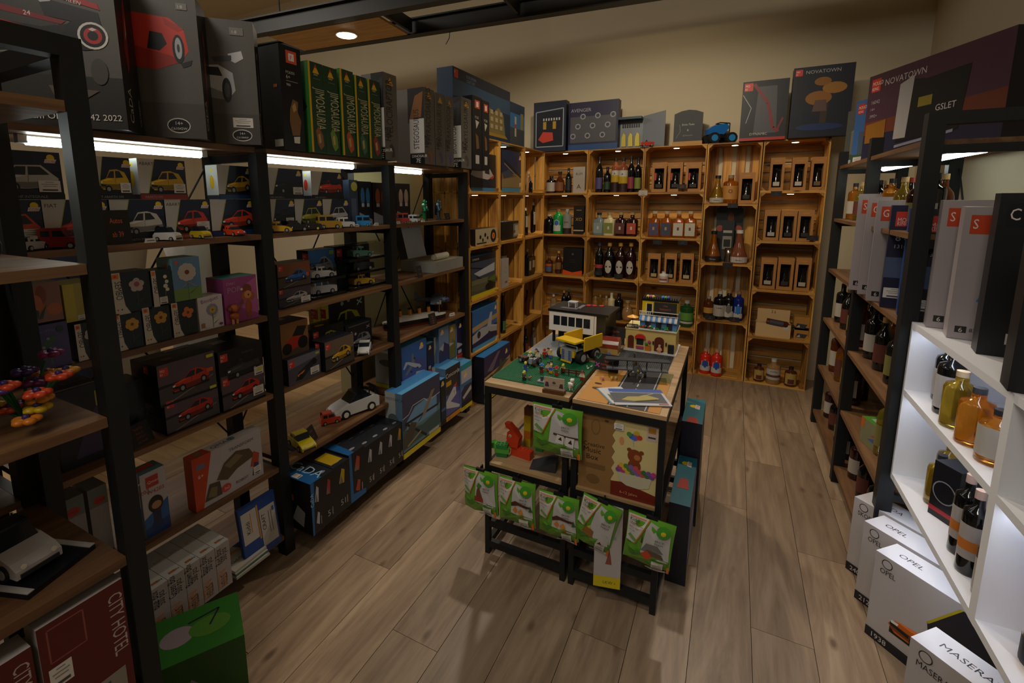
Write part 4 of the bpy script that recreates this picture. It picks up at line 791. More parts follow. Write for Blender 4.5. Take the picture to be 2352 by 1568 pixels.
for i in range(6):
    up_ = i >= 4
    carton('parts_box', 'white parts box lettered %s on the lowest shelf, %s in its row' % (nmw[i].lower(), ['first', 'second', 'third', 'fourth', 'fifth', 'last'][i]), (.125, yr[i], S6), PI/2, yr[i+1]-yr[i]-.0015, ztop-S6, .19, {'*': 'aaa6a4', 'F': 'a8a09f', 'T': 'c6c8c8'}, {
     'F': [('t', 'c9772c', 'STEIN', .62, .06, .26, 90, 'l', .55), ('t', '3a3a40', 'HELLS', .66, .06, .2, 90, 'l', .5), ('r', 'b8803a', .42, .06, .47, .3), ('t', '2a282a', nmw[i], .4, .58, .2, 90, 'l', .5), ('t', '2a282a', '500 pcs', .75, .6, .18, 90, 'l', .5)],
     'T': [('r', 'c9803a', .3, .1, .7, .16), ('t', '3a3a40', 'STEIN', .3, .1, .07), ('t', '9a7a4a', 'BOX', .3, .6, .06)]})
p = at(548, 1283, x=.09)
carton('craft_pack', 'blue blister pack with white labels leaning at the end of the white boxes', (.105, p.y+.02, S6), PI/2, .17, .235, .018, {'*': '1d3a78', 'T': '2a4a90'}, {'F': [('r', '20428a', .02, .02, .98, .98), ('p', 'b8b4ac', [(.05, .35), (.45, .35), (.45, .9), (.05, .9)]), ('p', 'b3afa8', [(.52, .12), (.95, .12), (.95, .8), (.52, .8)]), ('r', 'c08a30', .46, .3, .5, .92), ('t', '2a2a30', 'Kiddi', .25, .5, .11, 90), ('r', 'c9803a', .28, .5, .3, .84), ('t', '2a2a30', 'CRAFT', .66, .4, .1, 90), ('r', '77736c', .75, .3, .77, .7), ('r', '77736c', .82, .3, .84, .7), ('r', '3a5a8a', .86, .66, .92, .74)]}, 'pack', None, -.12)
p = at(548, 1300, x=.09)
for i in range(4): carton('craft_pack', 'flat green and white craft pack, %s of the small pile' % ['bottom', 'second', 'third', 'top'][i], (.13-.004*i, -3.485, S6+i*.011), PI/2+.03*i, .15, .0105, .13, {'*': '4a6a5a' if i % 2 else 'a8a49c', 'T': 'b0aca4'}, {'T': [('t', '2a2a30', 'Kiddi', .1, .3, .2), ('r', 'c08a30', 0, .7, 1, .8), ('p', '1d3a78', [(.7, .6), (1, .6), (1, 1), (.6, 1)])]}, 'pack') if i < 3 else None
# ---------------------------------------------------------------- last bay: open white box, liner, aeroplane, aircraft cartons
t = thing('open_box', 'open grey marbled box with raised white lid and paper roll on the third shelf', 'box', (.085, -1.98, S3), PI/2)
BW = .35; BD = .27
MB = mat('8f8e88', .6); LW = mat('c9cdd0', .55)
G().box(0, 0, 0, BW, .006, .07, MB).box(0, BD-.006, 0, BW, BD, .07, MB).box(0, .006, 0, .006, BD-.006, .07, MB).box(BW-.006, .006, 0, BW, BD-.006, .07, MB).box(.006, .006, 0, BW-.006, BD-.006, .006, MB).build('tray', t)
g = G(); g.add([(0, BD, .07), (BW*.86, BD, .07), (BW*.86, BD+.06, .31), (0, BD+.06, .31)], [(0, 1, 2, 3)], LW); g.add([(0, BD+.008, .07), (BW*.86, BD+.008, .07), (BW*.86, BD+.068, .31), (0, BD+.068, .31)], [(3, 2, 1, 0)], MB)
g.add([(0, BD, .07), (0, BD+.06, .31), (0, BD-.0, .32), (0, BD-.06, .08)], [(0, 1, 2, 3)], mat('3a3b3b', .7)); g.add([(0, BD+.06, .31), (BW*.86, BD+.06, .31), (BW*.86, BD+.068, .31), (0, BD+.068, .31)], [(0, 1, 2, 3)], LW); g.build('lid', t)
G().box(.01, .01, .006, BW-.01, BD-.01, .062, mat('b5aa8c', .7)).build('filling', t)
ro = thing('paper_roll', 'white paper roll lying in the open grey box', 'roll', (.085-.09, -1.86, S3+.063+.022), 0)
G().cyl((0, 0, 0), (0, .16, 0), .022, None, 16, mat('d8d4c6', .7), True, False).cyl((0, .002, 0), (0, .158, 0), .018, None, 16, mat('bdb39a', .7)).build('paper', ro)
p = at(957, 630, x=.07); board_sign('narrow chalkboard in front of the open grey box', (.087, p.y-.005, S3), PI/2, .045, .07, ['Holz', 'Puzzle'], .2, '6a6662')
t = thing('helmet_model', 'small red and black helmet bust beside the middle post on the third shelf', 'toy model', (.0, -2.30, S3), 0)
G().box(-.02, -.02, 0, .02, .02, .03, mat('b9b9bb', .4)).build('plinth', t); G().cyl((0, 0, .03), (0, 0, .08), .016, .022, 12, mat('17181a', .4)).build('neck', t); G().ball((0, 0, .11), .028, mat('a3241c', .2)).build('helmet', t)
# ocean liner
t = thing('ship_model', 'brick model of an ocean liner with four orange funnels', 'toy ship', (-.03, -2.045, SZ[3]+.001), math.radians(65))
L = .46
g = G()
def hull(z0, z1, k0, k1, m, Lk=1):
    P = [(-.5, .3), (-.46, .75), (-.3, 1), (.2, 1), (.42, .6), (.5, 0), (.42, -.6), (.2, -1), (-.3, -1), (-.46, -.75), (-.5, -.3)]
    n = len(P); a = [(p[0]*L*Lk*(k0*.1+.9), p[1]*.03*k0, z0) for p in P]; b = [(p[0]*L*Lk, p[1]*.03*k1, z1) for p in P]
    g.add(a+b, [(i, (i+1) % n, n+(i+1) % n, n+i) for i in range(n)]+[tuple(range(n))[::-1], tuple(range(n, 2*n))], m)
hull(0, .014, .7, .9, mat('7a2c22', .4)); hull(.0141, .042, .9, 1, mat('17181a', .4)); g.build('hull', t)
g = G(); hull(.0421, .052, 1, .95, mat('d0cec8', .4)); hull(.0522, .062, .8, .8, mat('c9c7c2', .4), .74); hull(.0622, .070, .6, .6, mat('b9b2a4', .4), .6); g.build('superstructure', t)
for x in (-.11, -.04, .03, .10): G().cyl((x, 0, .07), (x-.004, 0, .108), .011, None, 10, mat('c07a2c', .4)).cyl((x-.004, 0, .108), (x-.005, 0, .116), .0112, None, 10, mat('17181a', .4)).build('funnel', t)
for x in (-.18, .18): G().cyl((x, 0, .045), (x, 0, .14), .002, None, 6, mat('8a6a3a', .5)).build('mast', t)
# grey four engine aeroplane on a stand
t = thing('plane_model', 'grey four engined brick aeroplane on a stand', 'toy plane', (-.04, -1.78, SZ[3]+.001), math.radians(28))
PG = mat('5f6c7c', .4)
G().box(-.03, -.03, 0, .03, .03, .01, mat('17181a', .4)).cyl((0, 0, .01), (0, 0, .10), .005, None, 8, mat('17181a', .4)).build('stand', t)
G().cyl((-.14, 0, .115), (.06, 0, .115), .012, .02, 10, PG).ball((.065, 0, .115), .02, mat('2f3a66', .3), 10, 6, (1.3, 1, 1)).build('fuselage', t)
G().prism([(.04, 0), (.0, .19), (-.025, .19), (-.04, 0), (-.025, -.19), (.0, -.19)], .122, .13, 'z', PG).build('wing', t)
G().prism([(-.12, 0), (-.135, .06), (-.15, .06), (-.15, -.06), (-.135, -.06)], .12, .125, 'z', PG).prism([(-.115, .12), (-.15, .12), (-.155, .17), (-.14, .17)], -.002, .002, 'y', PG).build('tail', t)
for y in (-.12, -.065, .065, .12):
    e = G().cyl((-.01, y, .115), (.04, y, .115), .009, None, 8, mat('8a929c', .4)).build('engine', t)
    G().box(.041, y-.003, .09, .043, y+.003, .14, mat('2a2c30', .4)).box(.041, y-.025, .112, .043, y+.025, .118, mat('2a2c30', .4)).build('propeller', e)
p = at(986, 738, x=.06); board_sign('chalkboard with orange writing beside the ocean liner', (.07, p.y, S4), PI/2-.15, .062, .075, ['Titanic', 'RMS', 'Modell', '99,90'], .25, 'c0562c')
tag_card('white price tag beside the grey aeroplane', (.05, -1.755, S4), PI/2-.2, .05, .02)
# aircraft cartons on the fifth and lowest shelf of the last bay
def air(label, a, b, vb, vt, x, z0, d, sky, art, strip, txt, **k):
    p = at(a, vb, x=x); q = at(b, vb, x=x)
    F = [('r', sky[0], 0, .4, 1, 1), ('p', sky[1], [(0, .1), (1, .1), (1, .5), (.5, .62), (0, .42)])]+art+[('r', strip, 0, 0, 1, .085), ('t', '22242a', txt, .06, .015, .07)]
    return carton('aircraft_kit_box', label, (x, p.y, z0), PI/2, q.y-p.y, at(a, vt, x=x).z-z0, d, k.get('cols', {'*': '1c2338', 'T': '3f7fb8', 'L': '6a7f8a'}), {'F': F, 'T': [('r', '5aa0d0', 0, 0, 1, .3)], 'L': [('r', 'a8b0b0', 0, .1, .6, 1), ('p', '5a7a9a', [(.6, .1), (1, .1), (1, 1), (.7, 1)]), ('t', '3a4450', 'HISTORICAL', .05, .88, .06), ('e', '5a666a', .45, .6, .3, .08), ('r', 'c9b82a', 0, 0, 1, .085)]}, tilt=k.get('tilt', 0))
air('kit box with a grey swept wing bomber at the left end of the aircraft row', 924, 981, 878, 800, .06, S5, .20, ('2f62a8', '4a5590'), [('plane', 'b9bcc0', .45, .5, .55, 155), ('p', 'b3b5b8', [(.5, .16), (.95, .14), (.9, .24), (.55, .3)]), ('cobi', .74, .84, .14)], 'c9b82a', 'HE 111')
air('dark violet kit box marked 28 behind the bomber box', 983, 997, 868, 790, .045, S5, .2, ('1d1c3c', '1d1c3c'), [('cobi', .3, .84, .12), ('r', 'a82f2a', 0, 0, 1, .16), ('t', 'd8ccc4', '-28', .1, .03, .1), ('r', 'a8a8a8', .1, .18, .5, .28)], 'a82f2a', '')
air('pale kit box with a drawing behind the violet one', 998, 1007, 862, 775, .03, S5, .2, ('a8a8a0', '7a7f84'), [], '6a6f6c', '')
air('kit box with a light blue sky and a blue strip', 1009, 1032, 848, 755, .05, S5, .2, ('6f86a8', '34365c'), [('cobi', .25, .86, .12), ('p', 'a8acb4', [(.0, .5), (.5, .6), (.4, .4)])], '4a9ac4', '1:48')
air('kit box with an orange dusk and a blue strip', 1033, 1048, 838, 748, .05, S5, .2, ('8a7a4a', '6a6a3a'), [('cobi', .25, .86, .12), ('p', 'b0b0ac', [(0, .55), (.7, .5), (0, .45)])], '4a9ac4', '1:48')
air('tall violet kit box lettered cat at the end post', 1050, 1068, 826, 738, .06, S5, .2, ('1f1d42', '24204a'), [('cobi', .35, .84, .1), ('p', 'a8a8b4', [(0, .3), (0, .46), (.8, .34)]), ('r', 'a82f2a', 0, 0, 1, .13), ('t', 'd8ccc4', 'CAT', .2, .03, .09), ('r', 'a8a8a8', .12, .15, .55, .24)], 'a82f2a', '')
air('large kit box lettered Apache with an attack helicopter', 926, 1012, 998, 905, .18, S6, .12, ('3a3f5a', '5a7f84'), [('p', '6a9ac0', [(.1, .55), (.3, .7), (.55, .72), (.9, .66), (.9, .4), (.1, .4)]), ('line', 'c3c6cc', [(0, .62), (.15, .64), (.25, .74), (.55, .74), (.65, .66), (1, .68)], .012), ('p', '3f5a58', [(0, .15), (1, .15), (1, .4), (.5, .34), (0, .44)]), ('line', '15161a', [(.05, .52), (.95, .5)], .035), ('line', '15161a', [(.08, .52), (.6, .12)], .04), ('p', '8a7a62', [(.3, .4), (.6, .5), (.85, .8), (.75, .8), (.5, .5), (.28, .34)]), ('p', '4a463c', [(0, .3), (.2, .5), (.34, .44), (.2, .14), (0, .14)]), ('line', '9a8a70', [(.1, .16), (.45, .26)], .03), ('r', 'b3b5b2', .66, .09, .95, .14), ('t', '1a1a1a', 'APACHE', .04, .015, .085, 0, 'l', 1.15)], 'd0bd1e', '')
air('dark kit box behind the attack helicopter box', 1014, 1024, 962, 872, .15, S6, .2, ('17181f', '1d2a3c'), [('cobi', .2, .88, .1), ('r', '3a6a9a', 0, .3, 1, .36)], '17181f', '')
air('kit box with a white supersonic airliner lettered Concorde', 1025, 1058, 946, 848, .15, S6, .2, ('2f2e30', '3a3f8a'), [('r', '2c2a2c', 0, .78, 1, 1), ('t', 'd8d2c8', 'Concorde', .95, .82, .12, 0, 'r'), ('r', 'd09a1c', .02, .66, .36, .75), ('p', '5a5a9a', [(0, .1), (1, .1), (1, .45), (0, .5)]), ('p', 'c9c9cc', [(0, .38), (.6, .62), (.66, .6), (.7, .42), (.3, .34), (.95, .16), (.9, .12), (0, .26)]), ('p', 'c23a2c', [(.5, .58), (.74, .66), (.7, .56)]), ('t', 'b03a34', 'T', .5, .44, .09)], 'd08a1c', '1:95')
air('kit box with a historic aeroplane over the sea', 1060, 1084, 932, 840, .16, S6, .2, ('4a8aa8', '2f2c44'), [('r', '2f8a94', 0, .88, 1, 1), ('r', 'b0b0b8', 0, .6, 1, .88), ('r', '2f6a9a', 0, .52, 1, .6), ('cobi', .3, .74, .12), ('p', 'b9b6b2', [(.1, .3), (.9, .46), (.95, .36), (.2, .24)]), ('r', '17181c', 0, .1, 1, .18)], 'd0bd1e', '1:432')
# ---------------------------------------------------------------- bottles
GL = dict(dark=mat('0d0e10', .08, 0, 0, 0, .5), darkred=mat('2a0d0f', .08, 0, .2, 0, .5), amber=mat('d88a2a', .03, 0, .85), olive=mat('c2a234', .03, 0, .85), clear=mat('e6ebe9', .03, 0, .95), frost=mat('8fa3a3', .25, 0, .5),
          green=mat('2f6a34', .05, 0, .6), cream=mat('cbbf96', .3), blue=mat('152a86', .06, 0, .35), red=mat('c22a1c', .2), brown=mat('5a2c14', .07, 0, .3), emerald=mat('0f8a3c', .25), white=mat('d6d4cf', .4), honey=mat('c9a06a', .05, 0, .6), rose=mat('b06a4a', .05, 0, .6))
PROF = dict(
 wine=[(0, 0), (.95, 0), (1, .02), (1, .60), (.86, .68), (.38, .79), (.34, .96)], std=[(0, 0), (.96, 0), (1, .03), (1, .62), (.84, .71), (.40, .77), (.36, .92)],
 pot=[(0, 0), (.95, 0), (1, .05), (1, .2), (.72, .38), (.42, .62), (.33, .84), (.36, .9)], jug=[(0, 0), (.72, 0), (.95, .15), (1, .35), (.85, .58), (.4, .72), (.3, .78), (.3, .9)],
 sq=[(0, 0), (.93, 0), (.95, .02), (.95, .64), (.8, .72)], flask=[(0, 0), (.96, 0), (1, .03), (1, .7), (.9, .76), (.42, .8), (.38, .92)], swirl=[(0, 0), (.8, 0), (.8, .1), (.98, .3), (.8, .5), (1, .68), (.8, .78), (.4, .84), (.38, .93)])
CORK = '8a6a44'
def bottle(label, x, y, z, h, r, kind='std', glass='dark', cap='17181a', bands=(), txt=None, rz=0, group='bottles in the crates and racks', name='bottle', oval=None, hexa=None, cat='bottle'):
    t = thing(name, label, cat, (x, y, z), rz, group); gm = GL[glass]
    pr = PROF[kind]; g = G(); n = 20
    if kind == 'sq':
        g.lathe([(a*r, b*h) for a, b in pr], 24, gm, (0, 0, 0), 5); g.lathe([(.66*r, .72*h), (.36*r, .77*h), (.36*r, .92*h)], 16, gm); R = .96*r
    else:
        g.lathe([(a*r, b*h) for a, b in pr], n, gm); R = r
    g.build('glass', t)
    rc = .4*r if kind != 'sq' else .42*r
    G().cyl((0, 0, .90*h), (0, 0, h), rc, rc*.98, 14, mat(cap, .4)).build('cap', t)
    if bands or oval or hexa:
        g = G()
        def patch(z0, z1, c, am=62, k=1.012):
            m = mat(c, .55)
            if kind == 'sq':
                w = R*.8; g.add([(-w, -R*k, z0*h), (w, -R*k, z0*h), (w, -R*k, z1*h), (-w, -R*k, z1*h)], [(0, 1, 2, 3)], m); return
            q = 8; vs = []
            rr = R*k
            for i in range(q+1):
                a = math.radians(-am+2*am*i/q); vs += [(rr*math.sin(a), -rr*math.cos(a), z0*h), (rr*math.sin(a), -rr*math.cos(a), z1*h)]
            g.add(vs, [(2*i, 2*i+2, 2*i+3, 2*i+1) for i in range(q)], m, True)
        for j, b in enumerate(bands): patch(b[0], b[1], b[2], b[3] if len(b) > 3 else 62, 1.012+.006*j)
        if oval or hexa:
            c0, v0, rz_, ry = (oval or hexa)[:4]; nn = 18 if oval else 6; pts = []
            rings = [(1, c0)] + ([(.8, hexa[4])] if hexa and len(hexa) > 4 else [])
            for sc, cc in rings:
                pts = []
                for i in range(nn):
                    a = 2*PI*i/nn+(PI/2 if hexa else 0); th = math.cos(a)*rz_*sc; pts.append((R*(1.02+.01*(1-sc))*math.sin(th), -R*(1.03+.02*(1-sc))*math.cos(th)-.0006*(1-sc)*5, (v0+math.sin(a)*ry*sc)*h))
                ce = (0, -R*(1.04+.03*(1-sc)), v0*h)
                g.add([ce]+pts, [(0, 1+i, 1+(i+1) % nn) for i in range(nn)], mat(cc, .5))
        if txt:
            s, v0, sz, c = txt; vs, fs, wd = glyphs(s); S = sz*h
            g.add([((a-wd/2)*S, -R*1.045-.001, v0*h+b*S) for a, b in vs], fs, mat(c, .5))
        g.build('label', t)
    return t
def bt(label, u, wpx, vt, y, z0, kind='std', glass='dark', cap='17181a', bands=(), txt=None, **k):
    a = at(u, 600, y=y); r = wpx/2*(Vector((a.x, a.y, 0))-Vector((CAMP.x, CAMP.y, 0))).length/CF*.92
    h = at(u, vt, y=y).z-z0
    return bottle(label, at(u, vt+30, y=y).x, y, z0, max(h, .05), r, kind, glass, cap, bands, txt, **k)
def bx(label, u0, u1, vt, y, z0, d, cols, art, name='gift_box', side=None, tilt=0, rz=0, cat='box', group=None):
    x0 = at(u0, vt+40, y=y).x; x1 = at(u1, vt+40, y=y).x; h = at((u0+u1)/2, vt, y=y).z-z0
    ar = {'F': art}
    if side: ar['L'] = side
    return carton(name, label, (x0, y, z0), rz, x1-x0, h, d, cols, ar, cat, group, tilt)
KR = mat('a8743c', .6); KRD = mat('6e4a26', .7)
def kraft(label, u0, u1, vt, y, z0, lab='b8b0a4', red=False, d=.085):
    x0 = at(u0, vt+40, y=y).x; x1 = at(u1, vt+40, y=y).x; w = x1-x0; h = at((u0+u1)/2, vt, y=y).z-z0
    t = thing('window_gift_box', label, 'box', (x0, y, z0), 0, 'kraft window boxes with whisky bottles')
    e = w*.17; b0 = h*.1; b1 = h*.8
    g = G().box(0, 0, 0, e, d, h, KR).box(w-e, 0, 0, w, d, h, KR).box(e, 0, 0, w-e, d, b0, KR).box(e, 0, b1, w-e, d, h, KR).box(e, d-.006, b0, w-e, d, b1, mat('15100c', .8)); g.build('carton', t)
    r = (w-2*e)*.42; g = G().lathe([(a*r, b0+.001+b*(b1-b0)*.92) for a, b in PROF['pot']], 14, GL['dark'], (w/2, d*.45, 0)); g.build('bottle', t)
    g = G(); g.box(w/2-r*.8, d*.45-r*1.06, b0+.012, w/2+r*.8, d*.45-r*1.03, b0+.02+h*.09, mat(lab, .6))
    if red: g.box(e, .02, b0+h*.3, e+w*.12, .021, b0+h*.55, mat('b8441e', .6))
    g.build('bottle_label', t); g = G(); draw(g, [('t', 'c99a5a', 'BRANDENBURG', .5, .88, .05, 0, 'c', .5)], (0, 0, 0), (1, 0, 0), (0, 0, 1), (0, -1, 0), w, h); g.build('lettering', t)
    return t
R0, R1, R2, R3, R4 = 1.6095, 1.2095, .8095, .4095, .0095
# corner column
bt('squat dark bottle with a white picture label, top crate in the corner', 1266, 24, 404, .1, R0, 'flask', 'dark', '2a2420', [(.1, .62, 'a8a29a')])
bt('round brown jug, top crate in the corner', 1286, 24, 394, .1, R0, 'jug', 'brown', '15161a', [(.1, .5, '7a4a2a')])
bt('slim dark bottle beside the rum box', 1306, 15, 386, .1, R0, 'wine', 'dark', '1a2430', [(.1, .55, '23282a')])
bx('white carton lettered RUM with a large A', 1316, 1343, 383, .08, R0, .09, {'*': 'a89f94', 'F': 'a8a096'}, [('t', '3a3230', 'RUM', .5, .68, .14, 0, 'c', .9), ('t', '1f1a18', 'A', .5, .16, .24, 0, 'c'), ('r', '8a8278', .3, .84, .7, .85)])
bt('dark bottle with a curled white letter, second crate in the corner', 1262, 26, 492, .12, R1, 'flask', 'dark', 'b9b4aa', [], ('Q', .3, .2, 'a8aaa8'))
bt('bright green bottle with a blue hexagon label', 1282, 25, 480, .1, R1, 'flask', 'emerald', '8a5a3a', [(.12, .36, 'b9bcb9', 45)], hexa=('b9bcb9', .45, .62, .14, '2f62a8'))
bt('grey and white tin tube beside the XO carton', 1303, 21, 480, .1, R1, 'flask', 'frost', 'a8a8a0', [(.25, .8, '8a8a82', 80), (.02, .24, '2a1a1c', 80)], ('GIN', .45, .1, '3a3a38'), name='tin_tube', cat='tin')
bx('black carton lettered XO in gold', 1317, 1341, 473, .08, R1, .09, {'*': '12100f', 'F': '1a1512'}, [('t', 'b08a4a', 'XO', .5, .48, .16, 0, 'c'), ('r', '8a6a3a', .25, .84, .75, .87), ('r', 'b0a48c', .02, .12, .98, .16)])
bt('ornate bottle with a blue and orange label, third crate in the corner', 1261, 18, 588, .1, R2, 'flask', 'brown', '8a4a24', [(.1, .4, '4a5a7a'), (.42, .56, 'b0562c')])
bt('brown bottle with a kraft label, third crate in the corner', 1283, 16, 576, .1, R2, 'wine', 'brown', 'c09a4a', [(.2, .5, '7a5a34')])
bx('large black gift box with a bright orange foot', 1293, 1337, 570, .07, R2, .1, {'*': '0f1011', 'F': '131516'}, [('p', 'd0501c', [(0, 0), (1, 0), (1, .18), (.5, .09), (0, .18)]), ('e', '5a4a2c', .5, .78, .06, .04), ('t', '4a4030', 'ZWOELF', .5, .55, .05, 0, 'c'), ('t', '4a4030', 'MONATE', .5, .46, .05, 0, 'c')])
bt('small clear bottle with a white stopper, fourth crate in the corner', 1271, 16, 676, .1, R3, 'flask', 'clear', 'c9c4bc', [(.1, .5, '8a8a86')])
bt('dark wine bottle with a gold top, fourth crate in the corner', 1295, 13, 667, .13, R3, 'wine', 'dark', 'a8925a', [])
bt('dark green wine bottle, fourth crate in the corner', 1306, 13, 664, .15, R3, 'wine', 'dark', '2f5a3a', [])
# second column
bt('slim wine bottle with a purple label', 1377, 17, 360, .1, R0, 'wine', 'dark', '15161a', [(.1, .42, '4a4378')])
bt('dark bottle with a small green label behind the purple one', 1395, 17, 383, .13, R0, 'std', 'dark', '15161a', [(.12, .42, '24402c')])
bt('liqueur bottle with a yellow and white A label, left of the pair', 1414, 19, 363, .1, R0, 'flask', 'rose', '1d1a1a', [(.3, .5, 'b89a1e', 80), (.5, .64, 'bdb8ae', 80), (.02, .29, '2a1618', 80)], ('A', .52, .09, '1a1a1a'))
bt('liqueur bottle with a yellow and white A label, right of the pair', 1432, 21, 363, .08, R0, 'flask', 'rose', '1d1a1a', [(.26, .46, 'b89a1e', 80), (.46, .64, 'bdb8ae', 80), (.02, .25, '2a1618', 80)], ('A', .5, .09, '1a1a1a'))
bt('slim wine bottle with a dark red label', 1450, 16, 358, .1, R0, 'wine', 'dark', '15161a', [(.1, .42, '8a3440')])
bt('slim wine bottle with a green label', 1466, 16, 362, .1, R0, 'wine', 'dark', '15161a', [(.1, .42, '77823a')])
sq = [(1376, 'frost', '1d1d1f', '7d9090', 'clear'), (1400, 'cream', 'a88a5a', '77803a', 'cream'), (1426, 'darkred', 'a88a5a', '5a2c22', 'dark red'), (1452, 'darkred', 'a88a5a', 'a8462c', 'dark brown')]
for u, gl, cp, lb, n in sq:
    bt('square %s schnapps bottle with a picture label in the second column' % n, u, 27, 488, .08, R1, 'sq', gl, cp, [(.1, .56, lb)], oval=('c0b8a8', .34, .3, .07))
bt('dark bottle with a red label and silver neck', 1377, 21, 556, .1, R2, 'wine', 'dark', '3a3f5a', [(.1, .26, '1b1a1c'), (.26, .36, 'a83a3a')])
for i, u in enumerate((1400, 1425, 1449)): bt('dark bottle with a white oval label, %s of three' % ['left', 'middle', 'right'][i], u, 26, 557, .09, R2, 'wine', 'darkred' if i != 0 else 'dark', 'b0823a', [], oval=('b5aea4', .32, .62, .19))
for i, (u, y) in enumerate(((1372, .01), (1417, .01))):
    pass
for i, (u, wp, vt, y, gl, cp, kd) in enumerate(((1367, 12, 680, .16, 'honey', 'a88a5a', 'flask'), (1378, 11, 676, .2, 'olive', 'a88a5a', 'flask'), (1392, 13, 679, .14, 'honey', 'b0a894', 'flask'), (1404, 17, 672, .1, 'cream', 'c9c4bc', 'flask'), (1421, 22, 674, .07, 'dark', '15161a', 'flask'), (1441, 27, 690, .07, 'honey', 'a88a5a', 'jug'))):
    bt(['small honey bottle far left in the fourth crate', 'olive bottle behind the honey one', 'honey bottle with a pale cap', 'cream bottle with a white cap in the fourth crate', 'wide black bottle in the fourth crate', 'round honey coloured decanter in the fourth crate'][i], u, wp, vt, y, R3, kd, gl, cp)
# third column
for i, (a, b) in enumerate(((1497, 1530), (1534, 1567), (1574, 1610))): kraft('kraft window box with an orange card, %s of three in the top crate' % ['left', 'middle', 'right'][i], a, b, 373+i*0, .05, R0, '2a2420', True)
for i, (u, lb) in enumerate(((1503, '4a4560'), (1531, '3a4256'), (1559, 'b8b0a0'), (1586, 'b8b0a0'))):
    bt('square amber whisky bottle with a %s label, %s of four' % (['violet', 'slate', 'white', 'white'][i], ['first', 'second', 'third', 'fourth'][i]), u, 27, 485, .07, R1, 'sq', 'amber', 'b0a080', [(.08, .56, lb)], oval=('5a4038' if i > 1 else 'b08a5a', .34, .3, .06))
for i, (a, b) in enumerate(((1487, 1516), (1525, 1553), (1561, 1592))): kraft('kraft window box, %s of three in the third crate' % ['left', 'middle', 'right'][i], a, b, 582, .06, R2, 'a8946a')
bt('small white tin with a red print in front of the kraft boxes', 1523, 21, 623, .03, R2, 'flask', 'white', 'b9b4ac', [(.15, .6, 'b9aaa2', 80), (.2, .34, '8a3a34', 50)], name='tin_tube', cat='tin')
bt('tall green gin bottle behind the cafe model', 1577, 30, 690, .1, R3, 'flask', 'green', '9a9c98', [(.14, .22, 'b0aea4', 70), (.26, .56, '5a8a3a', 70)])
# upright crates
U0, U1, U2, U3 = 1.5095, 1.0095, .5095, .0095
bt('pear shaped bottle of yellow liqueur with a white label', 1648, 30, 403, .08, U0, 'pot', 'olive', '15161a', [(.03, .2, 'b0aaa2', 70)], ('Williams', .09, .06, '3a3a3a'))
bt('amber bottle with a heart on its gold label', 1678, 30, 402, .08, U0, 'flask', 'amber', '8a7a5a', [(.14, .62, 'b8803a', 70)], ('o', .36, .3, '6a3a2a'))
kraft('kraft window box beside the heart bottle', 1697, 1733, 396, .06, U0, '23201c')
bt('long necked bottle with a black label below the heart bottle', 1639, 32, 530, .08, U1, 'pot', 'amber', '15161a', [(.03, .2, '1a1a1c', 75)], ('Mampe', .09, .06, 'a8a29a'))
bt('long necked bottle of pale brandy with a white label', 1698, 36, 528, .08, U1, 'pot', 'rose', 'c9c4bc', [(.03, .2, 'b8b0ac', 75)], ('Mampe', .09, .06, '5a5a5a'))
t = thing('steel_beaker', 'polished steel jigger between the two long necked bottles', 'cup', (at(1672, 595, y=.05).x, .05, U1), 0)
hb = at(1672, 570, y=.05).z-U1
G().lathe([(.0, .001), (.030, .001), (.031, .01), (.027, hb*.6), (.031, hb), (.029, hb), (.025, hb*.6), (.02, .02), (0, .02)], 20, mat('b9b2a4', .18, 1)).build('cup', t)
bx('tall carton with a photo of a building behind the steel jigger', 1657, 1685, 506, .14, U1, .06, {'*': '2a2624', 'F': '24282a'}, [('r', '8a8478', .1, .3, .85, .62), ('r', '2a2a2c', .2, .36, .75, .54), ('r', 'a8a294', .12, .7, .85, .76), ('p', '3a3834', [(.1, .05), (.9, .05), (.9, .28), (.1, .28)])])
bx('dark poster of pub stools leaning in the crate', 1645, 1705, 478, .2, U1, .006, {'*': '1f2220', 'F': '262a29'}, [('e', '8a4a24', .55, .82, .12, .1), ('c', '9a4a3a', .15, .62, .06), ('c', '9a4a3a', .86, .62, .06), ('r', '15171a', .3, 0, .7, .6)], 'poster', cat='poster')
bt('brown bottle with an orange arch label, first of four', 1627, 22, 680, .1, U2, 'flask', 'brown', '8a8a8a', [(.1, .5, 'b0823a'), (.1, .24, '2a1a12')])
bt('dark sherry bottle with a white label, second of four', 1653, 25, 668, .09, U2, 'flask', 'dark', 'a8a8aa', [(.12, .52, 'a8a29a', 75)], ('SHERRY', .4, .06, '3a2c2a'))
bt('dark bottle with a grey hexagon label, third of four', 1674, 25, 666, .11, U2, 'flask', 'dark', CORK, [(.1, .3, 'b5b0a8', 50)], hexa=('b5b0a8', .38, .7, .2, '6a6460'))
bt('blue bottle with a bright blue hexagon label, fourth of four', 1696, 22, 668, .1, U2, 'flask', 'blue', CORK, [(.1, .26, 'b5b0a8', 50)], hexa=('b5b8b8', .38, .7, .2, '2f6fb8'))
for i, u in enumerate((1620, 1646)):
    bt('red bottle with a blue hexagon label, %s of the pair on the crate floor' % ['left', 'right'][i], u, 24, 800+i*2, .07-.03*i, U3, 'flask', 'red', 'b08a6a', [(.14, .34, 'b5b0aa', 60)], hexa=('b5b0aa', .42, .78, .2, '23479a'))
